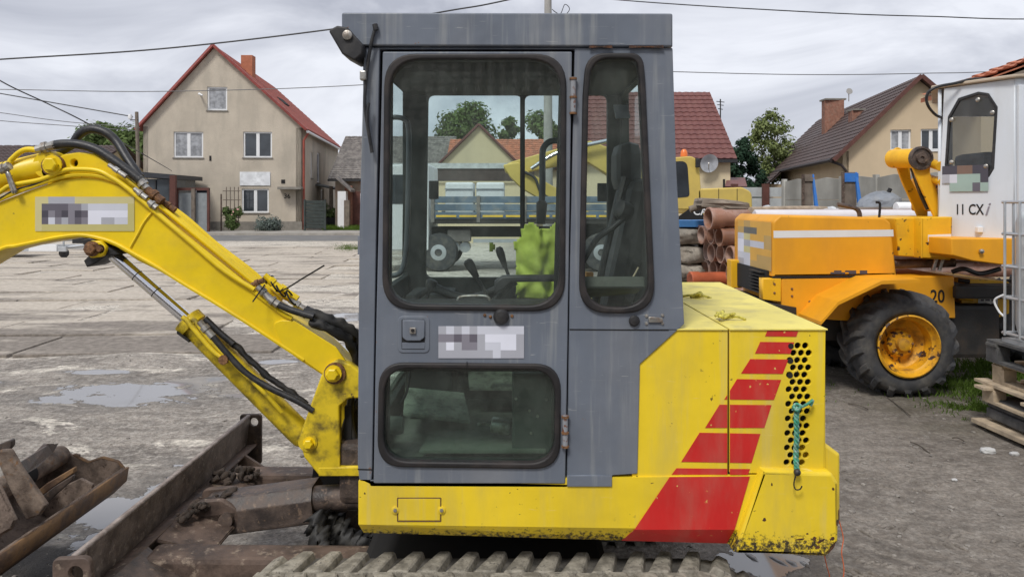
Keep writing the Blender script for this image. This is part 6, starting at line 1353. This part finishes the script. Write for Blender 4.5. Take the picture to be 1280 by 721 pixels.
# ---- brown roofed house on the right
fv = Vector((.988, -.153, 0)); MFh = wallM((17.0, 38, 0), math.atan2(fv.y, fv.x)); sd_ = Vector((.153, .988, 0))
hf = thing('brown_roof_house', 'tan house with dark brown tile roof and two brick chimneys on the right', 'house', (21, 45, 0))
W2, H2, P2, U2 = 7.6, 4.45, 8.05, 3.62; wr = [(puv(MFh, 1113, 188), puv(MFh, 1139, 162)), (puv(MFh, 1151, 188), puv(MFh, 1178, 161))]
fw_ = plate('gable_wall', [[(0, 0), (W2, 0), (W2, H2), (U2, P2), (0, H2)]] + [[(a[0], a[1]), (b[0], a[1]), (b[0], b[1]), (a[0], b[1])] for a, b in wr], .3, MFh, m_tan, hf)
for k, (a, b) in enumerate(wr): win(fw_, MFh, a[0], a[1], b[0], b[1], (.5,), .08, .1, 1, m_curt if k == 0 else m_pane)
upF = lambda u, v, d: MFh @ Vector((u, v, 0)) + sd_ * d
L2 = 15.5; plate('side_wall', [[(0, 0), (L2, 0), (L2, H2), (0, H2)]], .3, wallM(upF(.3, 0, 0), math.atan2(sd_.y, sd_.x)), m_tan, hf)
plate('side_wall', [[(0, 0), (L2, 0), (L2, H2), (0, H2)]], .3, wallM(upF(W2, 0, 0), math.atan2(sd_.y, sd_.x)), m_tan, hf)
k2 = (P2 - H2) / U2
roof_tiles('r', upF(-.5, H2 - .5 * k2 + .12, -.35), upF(-.5, H2 - .5 * k2 + .12, L2), upF(U2, P2 + .12, -.35), m_brroof, hf, .3, .36, .05, .045)
roof_tiles('r', upF(W2 + .5, H2 - .5 * k2 + .12, -.35), upF(W2 + .5, H2 - .5 * k2 + .12, L2), upF(U2, P2 + .12, -.35), m_brroof, hf, .5, .6)
bm = bmesh.new(); sweep(bm, [upF(-.55, H2 - .5 * k2 + .02, -.42), upF(U2, P2 + .12, -.42)], .14, 4); sweep(bm, [upF(W2 + .55, H2 - .5 * k2 + .02, -.42), upF(U2, P2 + .12, -.42)], .14, 4); done('barge_board', bm, m_brown, hf)
tube('gutter', [upF(-.6, H2 - .45, -.3), upF(-.6, H2 - .45, L2)], .11, MAT('brown_gutter', (.03, .02, .02), .5), hf, 8, 1)
tube('downpipe', [upF(-.6, H2 - .5, 0), upF(-.1, H2 - .7, -.1), upF(.15, H2 - 1.0, -.1), upF(.15, .1, -.1)], .07, bpy.data.materials['brown_gutter'], hf, 8, 1)
# lower wing at the far end
prism('wing_wall', [upF(-1.3, 0, L2 - 3), upF(-1.3, 3.1, L2 - 3), upF(1, 3.1, L2 - 3), upF(1, 0, L2 - 3)], sd_ * 6.5, m_tan, hf, 0)
roof_tiles('r', upF(-2.1, H2 - 2.1 * k2 + .12, L2 - 3.5), upF(-2.1, H2 - 2.1 * k2 + .12, L2 + 4), upF(U2, P2 + .12, L2 - 3.5), m_brroof, hf, .3, .36, .05, .045)
for (pxa, pxb, ytop, ybot, d_, mm) in ((1031, 1056, 125, 159, 9.5, m_brick), (1065.5, 1080.5, 138, 170, 4.5, m_brick)):
    # on the left slope: find u from the measured direction at that distance along the house
    Yc = 38 + d_ * .988; xc = ((pxa + pxb) / 2 - 640) / F * Yc; zt_ = EYE + (HOR - ytop) / F * Yc; zb_ = EYE + (HOR - ybot) / F * Yc; cw = (pxb - pxa) / F * Yc
    ch_ = box('chimney', (xc, Yc + .3, (zt_ + zb_ - 1.6) / 2), (cw * .92, .8, zt_ - zb_ + 1.6), mm, hf, .02, Matrix.Rotation(math.atan2(fv.y, fv.x), 3, 'Z').to_euler())
    box('chimney_cap', (xc, Yc + .3, zt_ + .03), (cw * 1.04, .95, .1), m_plinth, ch_)
tube('antenna', [P(1061, 127, 46), P(1061, 112, 46)], .03, m_steel, hf, 6, 1); turned('antenna_dish', [(0, 0), (.18, .05), (.2, .1)], P(1061, 115, 46), (0, -1, .3), m_steel, hf, 14)
# orange roofed shed behind the loader cab
os_ = thing('orange_roof_shed', 'shed with orange tile roof showing above the white loader cab', 'shed', (8, 12, 0))
box('wall', (9.45, 11.8, 1.6), (4.5, .9, 3.2), m_tan, os_)
roof_tiles('r', (6.8, 12.3, 3.50), (6.8, 11.2, 3.50), (9.4, 12.3, 4.45), m_orroof, os_, .24, .3, .03, .03, .07)
roof_tiles('r', (12, 12.3, 3.50), (12, 11.2, 3.50), (9.4, 12.3, 4.45), m_orroof, os_, .4, .5, .03)
prism('verge_board', [(6.8, 11.2, 3.48), (9.4, 11.2, 4.43), (12, 11.2, 3.48), (12, 11.2, 3.32), (9.4, 11.2, 4.30), (6.8, 11.2, 3.38)], (0, .06, 0), m_wood, os_, 0)
tag(prism('red_low_roof', [P(906, 233, 30), P(909, 222, 33), P(931, 222, 33), P(934, 233, 30)], (0, .1, -.15), m_oldred, None, 0), 'small low red tiled roof between cream house and spruce', 'roof')
o_ = bpy.data.objects['red_low_roof']; box('wall', (P(920, 0, 32).x, 32, 1.2), (.8, 1.8, 2.3), m_cream, o_)
# ---- yellow digger behind (CAT lettering on its side)
m_cat = MAT('digger_yellow', (.62, .46, .11), .5, var=.06, vs=1.5, dirt=(.4, .3, .1), da=.4, ds=2)
YC = 20.0; cx3 = thing('yellow_digger', 'large yellow digger with beacon standing behind the pipes, boom raised to the left', 'digger', (P(880, 0, YC).x, 21, 0))
dg = extr('cab_frame', rounded(XZ([(800, 262), (804, 200, .2), (866, 195, .25), (874, 203, .2), (878, 262)], YC), .04), YC, YC + 1.0, m_cat, cx3, .03)
extr('cab_window', rounded(XZ([(812, 250), (814, 204), (859, 201, .2), (862, 246, .1)], YC), .05), YC - .01, YC, m_pane, cx3)
turned('beacon', [(.1, 0), (.1, .05), (.09, .14), (.05, .2), (0, .21)], P(855, 196, YC + .4), (0, 0, 1), bpy.data.materials['orange_lens'], cx3, 14)
box('mirror', P(872, 204, YC - .1), (.12, .08, .24), m_black, cx3, .02)
extr('engine_house', rounded(XZ([(872, 236, .1), (928, 234, .2), (940, 240, .2), (941, 266), (905, 272), (872, 268)], YC), .04), YC, YC + 2.4, m_cat, cx3, .04)
for p_ in (898, 921): extr('panel_gap', XZ([(p_, 236), (p_ + .8, 236), (p_ + .8, 262), (p_, 262)], YC), YC - .003, YC, m_gap, cx3)
tube('hand_rail', [P(905, 236, YC + .1), P(905, 224, YC + .1)], .03, m_gap, cx3, 6, 1)
extr('black_band', XZ([(846, 272), (866, 258), (900, 256), (900, 270), (884, 276), (846, 276)], YC), YC - .02, YC, m_gap, cx3)
text('brand_lettering', 'CAT', .30, front(YC - .025) @ Matrix.Translation((*XZ([(879, 264.5)], YC)[0], 0)), m_white, cx3, xs=.95)
extr('triangle_mark', XZ([(878, 268), (884, 268), (881, 264.5)], YC), YC - .04, YC - .035, m_cat, cx3)
extr('lower_skirt', rounded(XZ([(800, 274), (898, 274), (892, 282, .1), (805, 282)], YC), .05), YC + .1, YC + 2.3, m_cat, cx3, .03)
extr('crawler_track', rounded(XZ([(790, 292, .3), (930, 292, .3), (938, 318, .3), (930, 338, .3), (790, 338, .3)], YC), .3), YC + .1, YC + .6, m_oil, cx3, .03); extr('crawler_track', rounded(XZ([(790, 292, .3), (930, 292, .3), (938, 318, .3), (930, 338, .3), (790, 338, .3)], YC), .3), YC + 1.9, YC + 2.4, m_oil, cx3, .03)
box('undercarriage', (P(860, 0, YC).x, YC + 1.2, .85), (2.0, 1.3, .8), m_oil, cx3, .05)
extr('boom', rounded(XZ([(830, 262), (806, 222), (770, 188), (738, 176), (700, 185), (640, 202), (629, 207, .05), (632, 216, .05), (645, 218), (700, 207), (735, 203), (765, 222), (800, 262)], YC + 1), .1), YC + 1.0, YC + 1.5, m_cat, cx3, .03)
extr('stick', rounded(XZ([(628, 206), (648, 203), (662, 216), (704, 240), (740, 268), (730, 276), (690, 258), (652, 236), (638, 222)], YC + .9), .06), YC + .85, YC + 1.25, m_cat, cx3, .03)
tube('boom_cylinder', [P(664, 211, YC + .8), P(700, 190, YC + .8), P(760, 176, YC + .8)], .06, m_chrome, cx3, 8)
tube('boom_hose', [P(652, 214, YC + .8), P(668, 222, YC + .75), P(676, 240, YC + .7), P(690, 250, YC + .8)], .04, m_hose, cx3, 8)
box('digger_bucket', P(742, 290, YC + 1), (.9, 1.1, .7), m_rust, cx3, .1)
# ---- tipper truck seen through the cab
YT = 19.0; m_tblue = MAT('blue_grey_boards', (.11, .16, .22), .7, var=.25, vs=2, dirt=(.30, .29, .26), da=.8, ds=3); m_ychev = MAT('yellow_reflector', (.80, .52, .05), .5)
tt = thing('flatbed_truck', 'flatbed truck with blue grey sideboards seen through the cab windows', 'truck', (P(640, 0, YT).x, 19.5, 0)); tx = lambda p: P(p, 0, YT).x
for k in range(3): box('sideboard', ((tx(541) + tx(770)) / 2, YT, 1.86 - k * .20), (tx(770) - tx(541), .06, .17), m_tblue, tt, .015)
for p_ in (541, 598, 656, 714, 770): box('stake', (tx(p_), YT - .03, 1.62), (.09, .08, .68), m_gryroof, tt)
for p_ in range(548, 765, 29): box('reflector', (tx(p_ + 10), YT - .06, 1.44), (.52, .02, .05), m_ychev, tt)
for k in range(3): box('sideboard', ((tx(541) + tx(770)) / 2, YT + 2.4, 1.86 - k * .2), (tx(770) - tx(541), .06, .17), m_tblue, tt)
box('bed', ((tx(541) + tx(770)) / 2, YT + 1.2, 1.30), (tx(770) - tx(541), 2.4, .12), m_oil, tt); box('chassis', ((tx(500) + tx(765)) / 2, YT + 1.2, 1.0), (tx(765) - tx(500), .9, .26), m_oil, tt)
for p_ in (548, 700, 752):
    for yy in (YT + .15, YT + 2.1): turned('wheel', [(.22, -.14), (.46, -.13), (.5, -.05), (.5, .05), (.46, .13), (.22, .14)], (tx(p_), yy, .5), (0, 1, 0), m_tyre, tt, 28); turned('wheel_hub', [(.24, 0), (.2, .05), (.1, .06), (.08, -.02)], (tx(p_), yy - .1, .5), (0, -1, 0), m_alu, tt, 20)
for p_ in (567, 580): turned('air_tank', [(0, 0), (.14, .02), (.14, .5), (0, .52)], (tx(p_), YT + .3, .62), (0, 1, 0), m_alu, tt, 16)
box('tool_box', (tx(573), YT + .4, .92), (.6, .4, .3), m_gryroof, tt, .02); box('side_guard', (tx(640), YT + .05, .8), (2.0, .04, .1), m_alu, tt)
tcab = extr('truck_cab', rounded([(tx(470), .55), (tx(470), 1.6), (tx(482), 2.75, .15), (tx(536), 2.8, .1), (tx(536), .55)], .05), YT, YT + 2.35, m_white, tt, .04); extr('cab_window', rounded([(tx(478), 1.75), (tx(486), 2.5), (tx(520), 2.5), (tx(520), 1.75)], .05), YT - .01, YT, m_pane, tcab)
for k in range(2):
    ib = box('tank_container', (tx(572 + k * 40), YT + 1.1, 1.85), (.75, 1.0, .95), m_white, None, .06); tag(ib, ('left' if k == 0 else 'right') + ' white tank container standing on the flatbed truck', 'container', 'tank containers on the truck')
    for j in range(3): box('cage_bar', (tx(572 + k * 40), YT + .58, 1.65 + j * .25), (.78, .02, .03), m_alu, ib)
# ---- pallet stack with container at the right edge
m_pal = MAT('pallet_wood', (.46, .37, .26), .9, var=.2, vs=9, dirt=(.22, .18, .14), da=.6, ds=10, bump=.5, bs=30); m_pald = MAT('dark_pallet', (.07, .07, .072), .85, var=.3, vs=9, dirt=(.2, .19, .17), da=.5, ds=10, bump=.5)
XL, YN, YFr = 3.75, 4.65, 5.85
def pallet(label, x0, z0, mat, h=.14, over=0, grp='pallets under the white container'):
    t = thing('wooden_pallet', label, 'pallet', (x0 + .4, (YN + YFr) / 2, z0), 0, grp); cy_ = (YN + YFr) / 2; L_ = YFr - YN
    for k in range(3): box('bottom_board', (x0 + .05 + k * .36, cy_, z0 + .011), (.10, L_, .022), mat, t, .002)
    for k in range(3):
        for j in range(3): box('block', (x0 + .05 + k * .36, YN + .07 + j * (L_ - .14) / 2, z0 + .022 + (h - .066) / 2), (.10, .14, h - .066), mat, t, .003)
    for j in range(3): box('cross_board', (x0 + .4, YN + .07 + j * (L_ - .14) / 2, z0 + h - .033), (.82 + over, .12, .022), mat, t, .002)
    for k in range(5): box('deck_board', (x0 + .06 + k * .17, cy_ + (.05 if over and k == 0 else 0), z0 + h - .011), (.11, L_ + over, .022), mat, t, .002)
    return t
tag(box('base_plank', (XL + .3, 5.27, .0375), (.75, 1.3, .035), m_pal, None, .004, Matrix.Rotation(R(-1), 3, 'X').to_euler()), 'pale plank at the bottom of the pallet stack', 'plank')
tag(stone('rough_stone', (3.98, 5.75, .0), (.16, .14, .07), 77, 'x'), 'brown stone under the bottom plank of the pallet stack', 'stone', 'stones under the planks')
for k in range(2): tag(box('rubber_slab', (XL + .40 + .01 * k, 5.24, .11 + k * .085), (.80, 1.22, .08), m_pald, None, .015), ('lower' if k == 0 else 'upper') + ' black rubber slab in the pallet stack', 'slab', 'black slabs in the stack')
pallet('lower pale wooden pallet with a plank sticking out, on the black slabs', XL - .03, .20, m_pal, .15, .12)
pallet('upper pale wooden pallet directly below the dark pallet', XL + .05, .352, m_pal, .16)
pallet('dark grey pallet carrying the white tank container', XL + .0, .515, m_pald, .17)
ibc = thing('tank_container', 'white plastic tank container in a steel cage at the right edge', 'container', (4.3, 5.2, .69))
bm = bmesh.new(); add_box(bm, (4.33, 5.2, 1.22), (.96, 1.02, .98), None, .10); done('tank', bm, MAT('milky_plastic', (.62, .66, .68), .35, var=.06, vs=2, dirt=(.4, .41, .40), da=.4, ds=3), ibc, True)
cg = [];
for z in (.755, 1.03, 1.27, 1.52, 1.765):
    bm = bmesh.new(); c4 = [(3.81, 5.74), (3.81, 4.66), (4.85, 4.66), (4.85, 5.74)]
    sweep(bm, [(x, y, z) for x, y in c4 + [c4[0]]], .012, 8); done('cage_hoop', bm, m_alu, ibc)
for k in range(7): tube('cage_bar', [(3.80, 5.70 - k * .17, .74), (3.80, 5.70 - k * .17, 1.77)], .010, m_alu, ibc, 8, 1)
for k in range(6): tube('cage_bar', [(3.9 + k * .18, 5.75, .74), (3.9 + k * .18, 5.75, 1.77)], .010, m_alu, ibc, 8, 1); tube('cage_bar', [(3.9 + k * .18, 4.65, .74), (3.9 + k * .18, 4.65, 1.77)], .010, m_alu, ibc, 8, 1)
box('cage_foot', (4.33, 5.2, .70), (1.04, 1.1, .03), m_alu, ibc)
tag(tube('white_tie', [(3.79, 5.70, 1.05), (3.76, 5.76, 1.0), (3.78, 5.74, .92), (3.80, 5.70, .88)], .008, m_white, None, 6), 'white string tied on the corner of the tank container cage', 'string')
# ---- grass, pebbles, debris
m_grass = FOL('grass_blades', (.05, .085, .015), (.12, .19, .04), 2.5)
vs, fs = [], []; rnd = random.Random(5)
def blade(x, y, z, h):
    a = rnd.uniform(0, 2 * pi); w_ = .004 + h * .03; l = rnd.uniform(.2, .9) * h; k = len(vs)
    vs.extend([(x - w_ * cos(a), y - w_ * sin(a), z), (x + w_ * cos(a), y + w_ * sin(a), z), (x + l * sin(a) * .5 + w_ * .4, y - l * cos(a) * .5, z + h * .6), (x + l * sin(a), y - l * cos(a), z + h)]); fs.append((k, k + 1, k + 2)); fs.append((k, k + 2, k + 3))
for (cx_g, cy_g, rx_g, ry_g, n_g, h_g) in ((4.05, 6.35, .40, .18, 1700, .05), (4.6, 6.9, .7, .5, 3800, .09), (3.9, 6.1, .2, .15, 350, .04), (5.2, 7.6, .9, .8, 2500, .12), (2.6, 7.0, .5, .4, 500, .04), (4.5, 6.0, .4, .2, 300, .035)):
    for _ in range(n_g):
        x, y = cx_g + rnd.gauss(0, .5) * rx_g, cy_g + rnd.gauss(0, .5) * ry_g
        if noise.noise(Vector((x * 4, y * 4, 1))) > -.12: blade(x, y, gz(x, y) - .004, rnd.uniform(.4, 1.2) * h_g)
me = bpy.data.meshes.new('grass'); me.from_pydata(vs, [], fs); tag(link_mesh('grass', me, m_grass, None), 'tufts of short grass beside the loader wheel', kind='stuff')
vs, fs = [], []
for _ in range(9000):
    Y_ = rnd.uniform(46, 62); px_ = rnd.uniform(404, 455); x = (px_ - 640) / F * Y_
    if noise.noise(Vector((x, Y_ * .4, 0))) > -.25: blade(x, Y_, .02, rnd.uniform(.15, .4))
for _ in range(2500):
    px_, py_ = rnd.gauss(437, 9), rnd.gauss(311, 2.2); Y_ = EYE * F / (py_ - HOR); blade((px_ - 640) / F * Y_, Y_, 0, rnd.uniform(.02, .1))
me = bpy.data.meshes.new('grass'); me.from_pydata(vs, [], fs); tag(link_mesh('far_grass', me, m_grass, None), 'grass patch at the side of the beige house and road edge', kind='stuff')
m_peb = RUST('pebbles', (.13, .115, .10), (.30, .275, .245), (.09, .08, .07), s=12, rough=.9, bump=.2)
bm = bmesh.new()
ico = bmesh.new(); bmesh.ops.create_icosphere(ico, subdivisions=1, radius=1); iv = [v.co.copy() for v in ico.verts]; ifc = [[v.index for v in f.verts] for f in ico.faces]; ico.free(); vs, fs = [], []
for _ in range(6500):
    t_ = rnd.random() ** 1.6; Y_ = 2.7 + t_ * 12; x = rnd.uniform(-.72, .72) * (Y_ + .3)
    if any(((x - a) / c_) ** 2 + ((Y_ - b) / d_) ** 2 < 1.2 for a, b, c_, d_ in PUD): continue
    if x < 0 and rnd.random() < .45: continue
    s = rnd.uniform(.25, 1) ** 4 * .015 + .0028; k = len(vs); sx, sy = rnd.uniform(.7, 1.5), rnd.uniform(.7, 1.3); z0 = gz(x, Y_) + s * .1; a = rnd.uniform(0, 6)
    for v in iv:
        q = v * (1 + rnd.uniform(-.2, .2)); X_, Z_ = q.x * sx * s, q.y * sy * s; vs.append((x + X_ * cos(a) - Z_ * sin(a), Y_ + X_ * sin(a) + Z_ * cos(a), z0 + q.z * s * .55))
    fs += [tuple(i + k for i in f) for f in ifc]
bm.free(); me = bpy.data.meshes.new('pebbles'); me.from_pydata(vs, [], fs); tag(link_mesh('pebbles', me, m_peb, None), 'loose pebbles and crumbs scattered on the yard', kind='stuff')
# a few larger bits on the right
for (px_, py_, s_, lb) in ((1235, 565, .035, 'pale broken stone on the dirt below the pallet stack'), (1268, 568, .022, 'small white stone at the right edge of the dirt'), (1193, 600, .012, 'tiny white pebble alone in the middle of the dirt'), (1206, 435, .06, 'white crumpled rag behind the loader wheel')):
    Y_ = EYE * F / (py_ - HOR); p = P(px_, py_, Y_); stone('loose_stone', (p.x, p.y, s_ * .3), (s_ * 1.4, s_, s_ * .6), px_, lb, MAT('pale_stone', (.5, .5, .49), .9, var=.2) if px_ == 1235 else bpy.data.materials['pale_stone'], grp='loose stones on the right')
for (a, b, lb) in (((1138, 553), (1162, 567), 'dark twig lying on the dirt right of the counterweight'), ((1190, 548), (1205, 552), 'short twig near the pallet stack'), ((1100, 492), (1138, 520), 'thin dry stalk below the loader wheel'), ((1060, 505), (1085, 512), 'dry brown leaf litter below the loader wheel')):
    Ya, Yb = EYE * F / (a[1] - HOR), EYE * F / (b[1] - HOR); tag(tube('twig', [P(*a, Ya) + Vector((0, 0, .006)), (P(*a, Ya) + P(*b, Yb)) / 2 + Vector((.01, .02, .012)), P(*b, Yb) + Vector((0, 0, .006))], .005, m_bark, None, 5, 4), lb, 'twig', 'twigs on the dirt')

# ---- long barn on the viewer's side of the yard (it shows as a reflection in the cab windows)
simple_house('long_barn', 'long barn with dark tile roof mirrored in the upper cab windows', -14, 13, -11, 2.9, -17.5, 8.2, m_plinth, m_brroof, cat='barn', tw=.3, cl=.36)

bm = bmesh.new(); rnd = random.Random(31)
for tr in range(3):
    x0_, y0_, dx_, dy_ = ((1.35, 4.25, .92, -.38), (1.15, 3.75, .95, -.30), (1.9, 4.9, .9, -.42))[tr]
    for k in range(34):
        for s in (-1, 1):
            if rnd.random() < .25: continue
            cx_, cy_ = x0_ + dx_ * k * .062 + s * dy_ * -.07, y0_ + dy_ * k * .062 + s * dx_ * .07
            a = math.atan2(dy_, dx_) + s * .9 + rnd.uniform(-.15, .15); L_ = rnd.uniform(.04, .075); z = gz(cx_, cy_) - .006
            pts = [Vector((cx_ + cos(a) * L_ * t_, cy_ + sin(a) * L_ * t_, z + .006 * (1 - abs(t_)) + rnd.uniform(-.002, .002))) for t_ in (-1, -.4, .3, 1)]
            sweep(bm, pts, [.004, rnd.uniform(.010, .016), rnd.uniform(.010, .016), .004], 6)
me = bpy.data.meshes.new('tyre_prints'); bm.to_mesh(me); bm.free(); tag(link_mesh('tyre_prints', me, m_ground, None, True), 'ridges of old tyre prints pressed in the dirt on the right', kind='stuff')
